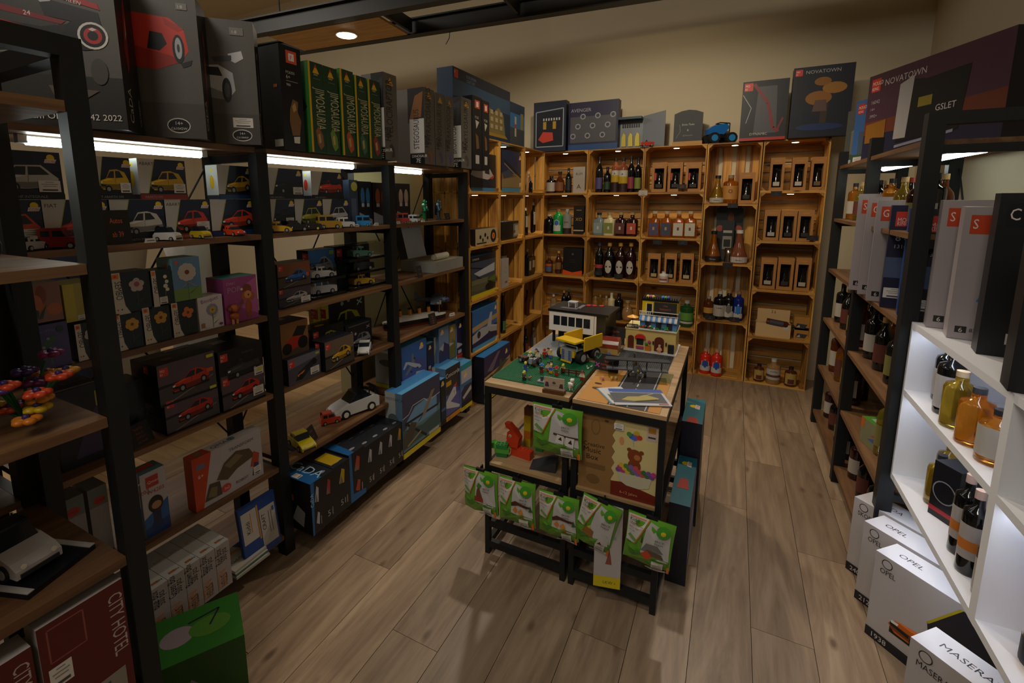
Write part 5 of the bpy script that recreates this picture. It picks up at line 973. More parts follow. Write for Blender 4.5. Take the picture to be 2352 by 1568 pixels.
# right column
for i, (a, b) in enumerate(((1768, 1801), (1818, 1853), (1862, 1896))): kraft('kraft window box, %s of three in the top right crate' % ['left', 'middle', 'right'][i], a, b, 362-i, .06, R0, 'b8b0a4' if i < 2 else '6a5438')
for i, (a, b) in enumerate(((1754, 1790), (1792, 1829), (1831, 1868))): kraft('kraft window box, %s of three in the second right crate' % ['left', 'middle', 'right'][i], a, b, 482, .05, R1, 'a8a096' if i == 0 else '2c2420')
for i, (a, b) in enumerate(((1746, 1782), (1785, 1822), (1826, 1862))): kraft('kraft window box, %s of three in the third right crate' % ['left', 'middle', 'right'][i], a, b, 592, .05, R2, 'a89f8c' if i != 1 else '2c2420')
x0 = at(1734, 770, y=.03).x; x1 = at(1815, 770, y=.03).x
t = thing('wooden_gift_box', 'open pale wooden box with a bottle in wood wool', 'box', (x0, .03, R3), 0); w = x1-x0; PW = mat('c9a878', .6)
G().box(0, 0, 0, w, .008, .115, PW).box(0, .1, 0, w, .108, .115, PW).box(0, .008, 0, .008, .1, .115, PW).box(w-.008, .008, 0, w, .1, .115, PW).box(.008, .008, 0, w-.008, .1, .008, PW).build('tray', t)
G().box(.01, .11, .115, w-.004, .125, .215, PW).build('lid', t)
for x in (w*.46, w*.54): G().box(x-.004, .1, .19, x+.004, .1095, .21, mat('d8d0b8', .3, .8)).build('clasp', t)
G().box(w*.78, -.0012, .075, w*.94, -.0002, .105, mat('b9b9bb', .6)).build('price_sticker', t)
rnd = random.Random(3); g = G()
for i in range(60):
    a = Vector((rnd.uniform(.02, w-.02), rnd.uniform(.02, .09), rnd.uniform(.09, .118))); b = a+Vector((rnd.uniform(-.03, .03), rnd.uniform(-.02, .02), rnd.uniform(-.005, .01))); g.cyl(a, b, .0015, None, 4, mat('c9b184', .8))
stuff(g.build('wood_wool', t))
b = bottle('dark bottle lying in the open wooden box', x0+w*.30, .055, R3+.125, .2, .03, 'flask', 'brown', '2a1a12', [(.1, .6, '3a3544')], None); b.rotation_euler = (0, PI/2+.12, 0)
for i, (vt, z) in enumerate(((752, R3), (728, R3+.078))): bx('kraft package with a dark photo print, %s of two' % ['lower', 'upper'][i], 1821, 1858, vt, .06, z, .1, {'*': 'a87a3a', 'F': 'a8783c'}, [('p', '3a3a40', [(.1, .15), (.7, .12), (.85, .45), (.2, .5)]), ('p', 'b3aca0', [(.15, .2), (.4, .2), (.35, .4)])])
bt('small brown bottle with a cream picture label, left on the right crate floor', 1742, 21, 835, .07, R4, 'flask', 'brown', '17181a', [(.12, .7, 'a88a4a'), (.15, .4, '5a2a24', 30)])
bt('clear bottle of pale rum with a white label, middle on the right crate floor', 1776, 27, 824, .06, R4, 'flask', 'honey', 'b9b4b0', [(.2, .62, 'b0aaa6', 75), (.3, .4, '5a3a34', 75)], ('AUSTEN', .52, .07, '3a3230'))
bt('small brown bottle with a cream picture label, right on the right crate floor', 1815, 23, 842, .06, R4, 'flask', 'brown', '17181a', [(.12, .7, 'a88a4a'), (.15, .4, '5a2a24', 30)])
# slate price tags clipped to the crate edges
def slate_tag(label, u, v, y, w=.075, h=.036, txt='', col='5a6a7a'):
    p = at(u, v, y=y); t = thing('slate_tag', label, 'price tag', (p.x-w/2, y, p.z-h/2), 0, 'black slate tags on the crates')
    G().box(0, -.003, 0, w, 0, h, mat('16181b', .6)).build('slate', t)
    g = G(); draw(g, [('t', col, txt, .5, .5, .34, 0, 'c', .7), ('r', col, .3, .2, .7, .26)], (0, -.003, 0), (1, 0, 0), (0, 0, 1), (0, -1, 0), w, h); g.build('writing', t)
for lb, u, v, tx, cl_ in (('slate tag in front of the three kraft boxes of the top crate', 1566, 428, 'St. Kilian', 'a85a34'), ('slate tag under the first amber bottle', 1510, 556, 'Whisky', '3f4a5a'), ('slate tag under the third amber bottle', 1568, 557, 'Gold', '3f5a7a'), ('slate tag under the heart bottle', 1683, 472, 'Likoer', '3a4a5a'),
                         ('slate tag under the top right kraft boxes', 1783, 444, 'Rum', '3a4a5a'), ('slate tag in front of the right kraft boxes of the second crate', 1866, 546, 'Single', '5a3a2c'), ('slate tag in front of the brown bottle', 1631, 729, 'Gin', 'a0563a'), ('slate tag in front of the blue bottle', 1686, 733, 'Gin', 'a0563a'), ('slate tag in front of the red label bottle', 1374, 627, 'Port', '5a6068'), ('slate tag in front of the oval label bottles', 1420, 634, 'Wein', '5a6068'), ('slate tag under the steel jigger', 1671, 609, 'Bar', '3a3f44')):
    slate_tag(lb, u, v, -.004, txt=tx, col=cl_)
slate_tag('white picture card on the crate joint beside the kraft boxes', 1477, 443, -.004, .075, .045, 'o o', '6a3a3a')
bpy.data.objects['slate_tag.011'].children[0].data.materials[0] = mat('b0a49c', .6)
# ---------------------------------------------------------------- left wall crates (open towards +x)
def lk(name, label, a, b, vb, vt, x, z0, d, sky, art, strip, cols=None):
    p = at(a, vb, x=x); q = at(b, vb, x=x)
    F = [('r', sky[0], 0, .45, 1, 1), ('r', sky[1], 0, 0, 1, .45)]+art+([('r', strip, 0, 0, 1, .1)] if strip else [])
    return carton(name, label, (x, p.y, z0), PI/2, q.y-p.y, at((a+b)/2, vt, x=x).z-z0, d, cols or {'*': '161c2c', 'T': '3a7ab0'}, {'F': F})
lk('aircraft_kit_box', 'kit box with a white rescue helicopter, top crate of the left wall', 1081, 1143, 437, 352, .05, R0, .08, ('15181f', '17202f'), [('p', 'a8a09a', [(0, .42), (.1, .62), (.7, .6), (.85, .4), (.6, .32), (.2, .36)]), ('p', 'b03a2a', [(.66, .36), (.86, .46), (.8, .34)]), ('p', '23282f', [(.5, .56), (.66, .56), (.68, .46), (.5, .48)])], '3a76a0')
lk('aircraft_kit_box', 'kit box with a desert fighter plane, top crate of the left wall', 1152, 1204, 439, 347, .05, R0, .08, ('1d2a4c', '7a6034'), [('p', '8a7450', [(0, .12), (1, .12), (1, .5), (.5, .36), (0, .3)]), ('line', '17181a', [(.1, .75), (1, .3)], .06), ('line', '8a7a62', [(.1, .68), (.95, .25)], .03), ('p', '3a4450', [(0, .45), (.3, .55), (.5, .4), (.1, .32)]), ('cobi', .76, .84, .1), ('st', .76, .14, .18, .1)], '3f86ac')
def ltb(label, u, wpx, vt, z0, kind, glass, cap, bands=(), txt=None, x=-.03):
    a = at(u, 600, x=x); r = wpx/2*(Vector((a.x, a.y, 0))-Vector((CAMP.x, CAMP.y, 0))).length/CF*.92
    return bottle(label, x, at(u, vt+30, x=x).y, z0, at(u, vt, x=x).z-z0, r, kind, glass, cap, bands, txt, PI/2)
ltb('clear bottle with a round label, left in the corner top crate', 1214, 11, 394, R0, 'flask', 'clear', 'b8b4aa', [(.1, .5, '9a9284')])
ltb('clear bottle with a round label, right in the corner top crate', 1229, 14, 396, R0, 'flask', 'clear', 'b8b4aa', [(.1, .5, '9a9284')])
ltb('small bottle in front of the clear ones', 1219, 9, 412, R0, 'flask', 'dark', '8a8478', x=.03)
lk('toy_box', 'white carton with a vinyl record print, second crate of the left wall', 1092, 1145, 553, 524, .06, R1, .10, ('a89a7c', 'a8987a'), [('c', '1b1a20', .76, .48, .42), ('c', 'c9802c', .76, .48, .2), ('c', 'b0402c', .76, .48, .1), ('c', '1f1d24', .2, .5, .13), ('c', '1f1d24', .4, .6, .13), ('c', '2a3a2a', .3, .3, .12), ('c', '2a2a24', .5, .4, .11), ('r', '2a2622', .05, .08, .45, .16), ('c', 'b8402c', .93, .12, .08)], None, {'*': '1a1a1c', 'F': 'a8997c', 'T': '23211f'})
lk('gift_box', 'black mug carton with a glass picture, second crate of the left wall', 1152, 1195, 548, 508, .03, R1, .16, ('151517', '151517'), [('r', '6d7274', .6, .1, .98, .85), ('p', 'a8a8a4', [(.66, .2), (.9, .2), (.86, .75), (.7, .75)]), ('e', '7a3a24', .66, .4, .06, .1)], None, {'*': '17181a', 'T': '5a6064'})
ltb('slim bottle with a tall cream label, left in the corner second crate', 1207, 14, 477, R1, 'wine', 'dark', 'b8b8b4', [(.3, .7, 'a8a08a')])
ltb('slim bottle with a tall cream label, right in the corner second crate', 1225, 14, 464, R1, 'wine', 'dark', 'b8b8b4', [(.3, .7, 'a8a08a')])
lk('aircraft_kit_box', 'kit box with a transport helicopter, third crate of the left wall', 1082, 1141, 678, 584, .05, R2, .1, ('3a4456', '4a5040'), [('r', '15181f', 0, .86, 1, 1), ('t', 'a8a8a8', 'CHINOOK', .05, .9, .07), ('line', '17181a', [(.0, .75), (1, .55)], .03), ('line', '17181a', [(.2, .5), (1, .2)], .03), ('p', 'a8b0bc', [(.1, .6), (.9, .75), (.9, .55), (.3, .5)]), ('r', '6a6a52', .02, .32, .62, .44), ('p', '5a5a44', [(0, .3), (.6, .32), (.66, .2), (.2, .16), (0, .2)]), ('p', '55702c', [(.6, .35), (.9, .45), (.95, .3)]), ('e', '17191c', .72, .2, .2, .1)], 'c9b61e')
lk('gift_box', 'slim white bottle carton, third crate of the left wall', 1152, 1168, 656, 594, .04, R2, .08, ('a8a29e', 'a8a29e'), [('r', '8a3a34', .5, .14, .8, .2), ('ring', '8a7f7a', .6, .6, .12, .85, 'a8a29e')], None, {'*': '9a9594', 'F': 'aaa5a2'})
lk('gift_box', 'slim white bottle carton standing behind the first one', 1150, 1164, 645, 588, -.06, R2, .08, ('a8a29e', 'a8a29e'), [], None, {'*': '9a9594'})
lk('gift_box', 'black bottle carton with cream labels in the corner third crate', 1214, 1230, 628, 590, .0, R2, .09, ('141416', '141416'), [('r', 'a8a08c', .1, .3, .35, .8), ('r', 'a8a08c', .55, .4, .85, .8)], None, {'*': '121214'})
ltb('clear stoppered bottle beside the black carton', 1211, 12, 572, R2, 'flask', 'dark', 'b8b8b4', [(.2, .5, 'a8a08c')])
lk('aircraft_kit_box', 'kit box with a grey transport plane, fourth crate of the left wall', 1085, 1148, 798, 703, .06, R3, .1, ('2f62a0', '241f48'), [('p', 'a8906a', [(0, .6), (1, .72), (1, .6), (0, .48)]), ('p', 'a3a3a8', [(0, .4), (.3, .5), (.7, .46), (1, .26), (1, .2), (.6, .3), (.2, .22), (0, .2)]), ('p', 'aaaab0', [(.5, .45), (.62, .8), (.7, .8), (.66, .46)]), ('p', 'b3b3b8', [(.55, .5), (1, .36), (.96, .32), (.6, .44)]), ('c', '2a2b33', .22, .36, .09), ('c', '2a2b33', .58, .26, .07), ('cobi', .8, .85, .1)], '3f8fbc')
ltb('dark wine bottle with a green label in the fourth crate', 1155, 16, 668, R3, 'wine', 'dark', '8a6a3a', [(.08, .3, '3f6a44')], None, .03)
ltb('slim amber bottle with a black cap in the corner fourth crate', 1211, 13, 666, R3, 'std', 'brown', '15161a', [])
p = at(1086, 925, x=.2); q = at(1182, 905, x=.2)
carton('aircraft_kit_box', 'kit box with a green bomber standing on the floor by the crates', (.15, -1.44, .018), PI/2, .47, .36, .09, {'*': '1a1c2a', 'T': '2f78b8'}, {'F': [('r', '2c2a50', 0, .6, 1, 1), ('p', 'b08a62', [(0, .2), (1, .45), (1, .7), (.6, .6), (0, .55)]), ('p', '6a5a72', [(.1, .65), (.5, .95), (.6, .95), (.3, .6)]), ('p', '4a523c', [(0, .5), (.35, .52), (.75, .66), (.95, .62), (.6, .48), (.4, .4), (.1, .42)]), ('p', '414a34', [(.55, .5), (.58, .75), (.66, .72), (.68, .55)]), ('c', '23261e', .25, .42, .11), ('c', '23261e', .38, .36, .08), ('p', '8a9a92', [(0, .28), (.2, .4), (.25, .3), (.1, .2)]), ('cobi', .82, .82, .1), ('r', 'c9b61e', 0, 0, 1, .11), ('t', '2a2a20', 'DORNIER', .1, .02, .08)]}, 'box', None, -.0)
ltb('dark bottle with a red label in the corner floor crate', 1207, 15, 755, R4, 'std', 'dark', '15161a', [(.15, .5, '7a3a34')], None, .0)
ltb('clear bottle with a white label in the corner floor crate', 1225, 16, 752, R4, 'flask', 'clear', 'a8a8a8', [(.2, .6, '9a948a')], None, .0)
# ---------------------------------------------------------------- brick scene on the display desks
TZ = .7965
STUD = [(math.cos(2*PI*i/6), math.sin(2*PI*i/6)) for i in range(6)]
def studs(g, x0, y0, x1, y1, z, m, p=.008, hole=None):
    nx = int((x1-x0)/p+.01); ny = int((y1-y0)/p+.01); vs = []; fs = []
    for i in range(nx):
        for j in range(ny):
            cx, cy = x0+(i+.5)*p, y0+(j+.5)*p
            if hole and hole(cx, cy): continue
            b = len(vs)
            vs += [(cx+.0024*a, cy+.0024*c, z) for a, c in STUD]+[(cx+.0024*a, cy+.0024*c, z+.0017) for a, c in STUD]
            fs += [(b+k, b+(k+1) % 6, b+6+(k+1) % 6, b+6+k) for k in range(6)]+[tuple(range(b+6, b+12))]
    g.add(vs, fs, m)
def plate(label, x0, y0, x1, y1, z, c, rough=.4):
    t = thing('brick_baseplate', label, 'baseplate', (0, 0, 0)); m = mat(c, rough)
    G().box(x0, y0, z, x1, y1, z+.003, m).build('plate', t)
    g = G(); studs(g, x0, y0, x1, y1, z+.003, m); stuff(g.build('studs', t)); return t
plate('green studded baseplate on the left display desk', .862, -2.742, 1.222, -2.362, TZ, '0f5c38')
plate('light grey studded baseplate under the black and white house', .868, -2.360, 1.06, -1.99, TZ, '8f9196')
plate('dark grey road baseplate in front of the cafe model', 1.284, -2.352, 1.524, -2.105, TZ, '43474a')
# printed play mat with a runway
t = thing('play_mat', 'sand coloured play mat with a dark runway on the right desk', 'mat', (1.250, -2.79, TZ), 0)
G().box(0, 0, 0, .30, .435, .0012, mat('b07a2c', .6)).build('mat_sheet', t)
g = G(); draw(g, [('p', 'a06e2a', [(0, .6), (.3, .7), (.35, 1), (0, 1)]), ('p', '6f6a3a', [(.82, .75), (1, .72), (1, 1), (.86, 1)]), ('r', '37373b', .38, 0, .86, 1), ('r', 'b9b8b4', .405, 0, .415, 1), ('r', 'b9b8b4', .825, 0, .835, 1)]+[('r', 'b9b8b4', .61, .02+.12*i, .625, .09+.12*i) for i in range(8)]+[('r', 'c4c4c0', .45+.05*i, .86, .48+.05*i, .95) for i in range(3)]+[('e', '5a3a1a', .2, .3, .12, .03), ('e', '7a5220', .9, .35, .06, .03), ('e', '4a3218', .12, .42, .05, .015)], (0, 0, .0012), (1, 0, 0), (0, 1, 0), (0, 0, 1), .30, .435, .0002); g.build('runway_print', t)
# black and white house
H = thing('brick_house', 'modern black and white brick house on stilts', 'toy house', (.905, -2.145, TZ+.0035), math.radians(-3))
KB = mat('141518', .3); KW = mat('dcd6cc', .35); z0 = .068; zt = .17
for x in (.012, .235):
    for y in (.02, .19): G().box(x, y, 0, x+.012, y+.012, z0, KB).build('stilt', H)
G().box(.03, .06, 0, .24, .2, z0, mat('202226', .4)).build('lower_block', H)
g = G().box(0, 0, z0, .242, .006, z0+.03, KW).box(0, 0, zt-.022, .242, .006, zt, KW).box(0, 0, z0+.03, .024, .006, zt-.022, KW).box(.222, 0, z0+.03, .242, .006, zt-.022, KW)
for i in range(4): g.box(.060+i*.0405, 0, z0+.03, .066+i*.0405, .006, zt-.022, KW)
g.build('window_wall', H)
for i in range(5): G().box(.0245+i*.0405, .003, z0+.0305, .0595+i*.0405, .0035, zt-.0225, mat('1e2226', .08)).build('pane', H)
for i, c in enumerate(('c9c4bc', '9a9a9c', 'd0ccc4', '8a4a3a', '3a4a6a')): G().box(.03+i*.0405, .02, z0+.031, .052+i*.0405, .04, z0+.05, mat(c, .4)).build('furniture', H)
G().box(.242, .004, z0, .30, .2, zt, KB).build('side_block', H)
G().box(.244, .0, 0, .254, .01, zt, KW).build('white_column', H)
G().box(.006, .0065, z0, .2415, .2, z0+.004, KB).box(.0, .196, z0, .2415, .2, zt, KB).box(-.0, .0065, z0, .004, .196, zt, KB).build('shell', H)
G().box(-.006, -.004, zt, .315, .215, zt+.012, KB).build('roof', H)
G().box(.05, .03, zt+.0121, .14, .06, zt+.015, mat('5a545c', .3)).build('roof_terrace', H); G().box(.13, .06, zt+.0121, .15, .15, zt+.016, mat('6a646c', .4)).build('roof_path', H)
G().box(.075, .08, zt+.0121, .079, .115, zt+.035, KW).box(.112, .08, zt+.0121, .116, .115, zt+.035, KW).box(.072, .078, zt+.035, .12, .118, zt+.041, mat('a8a8aa', .4)).build('roof_pavilion', H)
for i, x in enumerate((.16, .19, .225)): G().cyl((x, .16+.01*i, zt+.0121), (x, .16+.01*i, zt+.016), .014, None, 10, mat('b02a1e', .4)).build('red_seat', H)
# yellow mining truck
T = thing('mining_truck', 'yellow brick mining truck with tipping bed', 'toy truck', (1.125, -2.345, TZ+.0048), math.radians(-112))
YB = mat('d6ae14', .3, 0, 0, 0, .3); GB = mat('8a8d92', .4)
for x in (.05, -.05):
    for s in (-1, 1): g = G(); _wheel(g, x, s*.053, .029, .03, '9a9ca0', s); g.build('wheel', T)
G().box(-.075, -.034, .022, .07, .034, .045, KB).build('chassis', T)
G().box(.06, -.04, .03, .085, .04, .06, YB).build('hood', T)
g = G().box(.085, -.03, .012, .09, .03, .064, GB)
for i in range(6): g.box(.0901, -.026, .016+i*.008, .092, -.012, .02+i*.008, mat('3a4a8a', .4)).box(.0901, .012, .016+i*.008, .092, .026, .02+i*.008, mat('3a4a8a', .4))
g.build('grille', T)
G().box(.0905, -.03, .004, .094, .03, .0115, YB).build('number_plate', T)
G().box(.03, -.052, .062, .08, .052, .066, GB).cyl((.082, -.055, .085), (.082, .055, .085), .003, None, 8, GB).cyl((.082, -.055, .064), (.082, -.055, .085), .003, None, 8, GB).cyl((.082, .055, .064), (.082, .055, .085), .003, None, 8, GB).build('rail', T)
G().box(.03, -.02, .066, .065, .012, .096, KB).build('cab', T)
g = G().add([(.1, -.055, .105), (.1, .055, .105), (.03, .055, .1), (.03, -.055, .1), (-.085, -.055, .055), (-.085, .055, .055), (-.1, .06, .11), (-.1, -.06, .11), (.03, -.06, .118), (.03, .06, .118)], [(0, 1, 2, 3), (3, 2, 5, 4), (2, 9, 6, 5), (3, 4, 7, 8)], YB)
g.box(.03, -.058, .1, .1, .058, .108, YB).box(-.1, -.062, .055, .035, -.055, .118, YB).box(-.1, .055, .055, .035, .062, .118, YB); g.build('tipping_bed', T)
# red barrel roof
t = thing('brick_chest', 'brown brick chest with a curved red brown lid and white band', 'toy chest', (1.178, -2.205, TZ+.0005), math.radians(2))
G().box(0, 0, 0, .10, .09, .03, mat('a88a4a', .4)).build('chest', t)
RB = mat('7d2f20', .25); pts = [(.0+.045-.048*math.cos(PI*i/8), .03+.048*math.sin(PI*i/8)) for i in range(9)]
G().prism(pts, -.002, .102, 'x', RB).build('lid', t)
pts2 = [(.045-.0488*math.cos(PI*i/8), .03+.0488*math.sin(PI*i/8)) for i in (1, 2)]
G().add([(-.002, pts2[0][0], pts2[0][1]), (.102, pts2[0][0], pts2[0][1]), (.102, pts2[1][0]-.008, pts2[1][1]-.008), (-.002, pts2[1][0]-.008, pts2[1][1]-.008)], [(0, 1, 2, 3)], mat('d8d0c4', .2)).build('white_band', t)
# chalk boards on the desk
S1b = board_sign('slate sign with a green tick and a pink cross on the desk', (1.228, -2.445, TZ+.002), math.radians(-4), .105, .075, ['Anfassen', 'Bauen', 'Nicht Mitnehmen', 'oder Werfen'], .15, 'c0562c')
g = G(); draw(g, [('line', '2f8a5a', [(.06, .8), (.12, .66), (.26, .96)], .06), ('line', 'b0509a', [(.03, .2), (.2, .42)], .06), ('line', 'b0509a', [(.2, .18), (.04, .44)], .06)], (0, -.0008, .0), (1, 0, 0), Vector((0, .15, .989)).normalized(), Vector((0, -.989, .15)), .105, .075); g.build('chalk_marks', S1b)
board_sign('slate sign behind the red chest on the desk', (1.160, -2.03, TZ+.001), math.radians(3), .115, .09, ['Bitte Spielen', 'ist', 'erlaubt'], .12, 'b8552c')
# cafe
C = thing('brick_cafe', 'brick street cafe with blue awning, flower boxes and yellow top floor', 'toy house', (1.288, -2.095, TZ+.0005), math.radians(0))
BG = mat('c9b06a', .4); YL = mat('d6b51c', .35); LB = mat('5a8ac4', .4); BR = mat('5a2414', .4)
G().box(-.004, -.002, 0, .246, .20, .006, mat('cfcdc8', .4)).build('pavement', C)
G().box(0, .025, .006, .238, .18, .105, BG).build('ground_floor', C)
for x, w in ((.012, .03), (.140, .045)):
    G().box(x, .022, .006, x+w, .0248, .06, BR).prism([(x+w/2-w/2*math.cos(PI*i/8), .06+w*.45*math.sin(PI*i/8)) for i in range(9)], .022, .0248, 'y', BR).build('door', C)
G().box(.055, .022, .03, .088, .0248, .062, mat('23282c', .1)).build('window', C)
g = G().prism([(.0725-.026*math.cos(PI*i/8), .066+.02*math.sin(PI*i/8)) for i in range(9)], .006, .0248, 'y', mat('b8281c', .3)); g.build('red_awning', C)
G().box(.054, .014, .012, .09, .0248, .022, mat('a03a6a', .5)).build('flower_trough', C)
G().box(.098, .008, .006, .125, .0245, .03, mat('b86a24', .5)).ball((.104, .012, .04), .008, mat('2f7a3a', .6), 8, 5).ball((.117, .014, .052), .008, mat('b03a72', .6), 8, 5).build('flower_stand', C)
for x in (.132, .192): G().box(x, .018, .04, x+.006, .0248, .056, mat('1b1a18', .4)).build('wall_lamp', C)
G().box(.205, .008, .006, .232, .02, .05, mat('17181a', .5)).build('menu_board', C)
G().box(-.003, .02, .105, .241, .185, .111, mat('d8c68a', .4)).build('cornice', C)
g = G().box(0, .022, .111, .06, .026, .114, KB).box(0, .022, .128, .06, .026, .132, KB)
for i in range(8): g.box(.002+i*.0076, .022, .114, .005+i*.0076, .026, .128, KB)
g.build('balcony_rail', C)
G().cyl((.024, .07, .111), (.024, .07, .16), .0015, None, 6, KB).cyl((.024, .07, .158), (.024, .07, .17), .03, .002, 8, mat('d99a1c', .4)).build('parasol', C)
G().ball((.046, .05, .118), .012, mat('c9c9c9', .4), 8, 5, (1.4, 1, .6)).build('bath_tub', C)
G().box(.066, .03, .111, .238, .17, .185, LB).build('middle_floor', C)
for i in range(3): G().box(.092+i*.05, .0275, .116, .118+i*.05, .0298, .158, mat('2a2e36', .1)).build('window', C)
g = G(); n = 14
for i in range(n):
    x0_ = .064+i*.176/n; x1_ = .064+(i+1)*.176/n; m = KW if i % 2 else LB
    g.add([(x0_, .029, .182), (x1_, .029, .182), (x1_, .008, .164), (x0_, .008, .164), (x0_, .008, .158), (x1_, .008, .158)], [(0, 3, 2, 1), (3, 4, 5, 2)], m)
g.build('striped_awning', C)
rnd = random.Random(5); g = G().box(.064, .012, .111, .240, .024, .117, KW)
for i in range(34):
    c = rnd.choice(['2f8a3a', '3f9a44', '2a7a34', 'b8281c', 'c23a2c', '2f8a3a', 'd8d0c8']); g.ball((.066+rnd.random()*.172, .014+rnd.random()*.012, .117+rnd.random()*.014), .0055, mat(c, .6), 6, 4)
stuff(g.build('flower_box', C))
g = G().box(.062, .02, .185, .242, .026, .188, KW).box(.062, .02, .202, .242, .025, .205, KW)
for i in range(22): g.box(.064+i*.008, .02, .188, .067+i*.008, .024, .202, KB if i > 6 else KW)
g.build('upper_rail', C)
G().box(.072, .04, .185, .236, .165, .255, YL).build('top_floor', C)
G().box(.094, .0375, .19, .118, .0398, .24, mat('23262a', .1)).box(.09, .038, .188, .094, .0405, .244, KW).box(.118, .038, .188, .122, .0405, .244, KW).build('balcony_door', C)
G().box(.068, .036, .255, .240, .17, .263, KB).build('roof_slab', C)
g = G().box(.07, .037, .263, .238, .041, .266, KB)
for i in range(16): g.box(.071+i*.0105, .037, .266, .075+i*.0105, .041, .276, KB)
g.build('roof_parapet', C)
for x, c in ((.095, 'd0c04a'), (.108, 'c04a8a'), (.12, 'd0c04a'), (.165, '3a7ac0'), (.178, '4a9a4a'), (.19, '3a4ab0')): G().ball((x, .06, .272), .009, mat(c, .5), 8, 5).build('roof_flower', C)
slb = board_sign('small slate sign leaning on the yellow floor of the cafe', (1.288+.128, -2.095+.0285, TZ+.0005+.1895), 0, .105, .062, ['1.Preis', 'Wettbewerb 23', 'unsere Besucher'], .06, 'b8552c')
# biplane
t = thing('biplane_model', 'black and grey brick biplane parked on the runway', 'toy plane', (1.405, -2.43, TZ+.006), math.radians(-75))
PB = mat('26282c', .4); PG2 = mat('4a4e54', .4)
G().cyl((-.10, 0, .03), (.05, 0, .036), .008, .018, 10, PB).cyl((.05, 0, .036), (.062, 0, .037), .018, .016, 10, PG2).build('fuselage', t)
G().box(.0, -.125, .024, .04, .125, .028, PG2).build('lower_wing', t); G().box(.005, -.13, .068, .045, .13, .072, PB).build('upper_wing', t)
for y in (-.1, -.04, .04, .1): G().cyl((.012, y, .028), (.016, y, .068), .0015, None, 6, PB).cyl((.034, y, .028), (.036, y, .068), .0015, None, 6, PB).build('strut', t)
G().box(-.105, -.04, .03, -.08, .04, .033, PB).box(-.108, -.002, .03, -.08, .002, .062, PB).build('tail', t)
for s in (-1, 1): g = G(); g.cyl((.03, s*.03, .01), (.03, s*.038, .01), .0145, None, 12, KB).cyl((.03, s*.034, .01), (.02, s*.01, .024), .002, None, 6, PB); g.build('wheel', t)
G().add([(.064, -.004, -.002), (.066, .004, -.002), (.066, .004, .076), (.064, -.004, .076)], [(0, 1, 2, 3), (3, 2, 1, 0)], mat('6a6a62', .4)).cyl((.062, 0, .037), (.07, 0, .037), .004, None, 8, mat('b8962a', .4)).build('propeller', t)
G().ball((.0, 0, .055), .009, mat('c9a22a', .4), 8, 6).build('pilot', t)
# booklet
t = thing('booklet', 'open glossy catalogue with a tank picture on the desk edge', 'booklet', (1.285, -2.692, TZ+.0095), math.radians(-21)) if 0 else thing('booklet', 'glossy catalogue with a tank picture lying on the desk edge', 'booklet', (1.395, -2.792, TZ+.004), math.radians(23))
G().box(0, 0, 0, .205, .15, .0025, mat('c9c9cc', .25)).build('pages', t)
g = G(); draw(g, [('r', 'b9bcc4', 0, 0, 1, 1), ('p', '3f5aa0', [(0, .8), (1, .8), (1, 1), (0, 1)]), ('r', '6f7a80', .05, .76, 1, .8), ('r', '55565c', .0, .12, .95, .74), ('p', 'a89a5a', [(.15, .3), (.3, .5), (.5, .52), (.62, .62), (.72, .56), (.85, .42), (.8, .3), (.4, .22)]), ('line', 'b3a67a', [(.6, .56), (.8, .72)], .03), ('p', '3a3220', [(.36, .22), (.8, .36), (.84, .3), (.42, .16)]), ('r', 'a83a2c', .78, .03, .95, .08)], (0, 0, .0025), (1, 0, 0), (0, 1, 0), (0, 0, 1), .205, .15, .0002); g.build('cover_print', t)
t = thing('booklet', 'white catalogue with a yellow brick mark partly under the tank one', 'booklet', (1.292, -2.665, TZ+.002), math.radians(-54))
G().box(0, 0, 0, .15, .105, .0018, mat('c9c9cc', .25)).build('pages', t)
g = G(); draw(g, [('cobi', .3, .7, .26), ('p', '6a6a52', [(.4, .2), (.6, .42), (.85, .36), (.8, .14)]), ('r', '5a8a9a', 0, .0, 1, .05), ('r', '7a7f84', .5, .6, .8, .64)], (0, 0, .0018), (1, 0, 0), (0, 1, 0), (0, 0, 1), .15, .105, .0002); g.build('cover_print', t)
# postcard in a wooden holder
t = thing('card_holder', 'wooden card holder with a postcard at the front of the green baseplate', 'card holder', (1.112, -2.797, TZ+.0002), math.radians(2))
G().box(0, 0, 0, .086, .014, .014, mat('5a3418', .5)).box(0, .018, 0, .086, .034, .014, mat('5a3418', .5)).box(0, .014, 0, .086, .018, .006, mat('5a3418', .5)).build('holder', t)
pc = G().box(.002, .0145, .0062, .084, .0175, .062, mat('b0a08c', .5)).build('postcard', t)
g = G(); draw(g, [('r', 'a8957f', 0, .2, 1, 1), ('e', '5a4434', .5, .62, .09, .1), ('p', '4a3a4a', [(.04, .3), (.1, .7), (.22, .62), (.26, .3)]), ('c', 'c09a7a', .12, .74, .1), ('p', '4a3434', [(.74, .3), (.8, .62), (.92, .66), (.96, .3)]), ('c', 'c09a7a', .86, .7, .09), ('t', '8a7a6a', 'Brick & Bottle', .5, .42, .12, 0, 'c', .8)], (.002, .0145, .0062), (1, 0, 0), (0, 0, 1), (0, -1, 0), .082, .056); g.build('print', t)
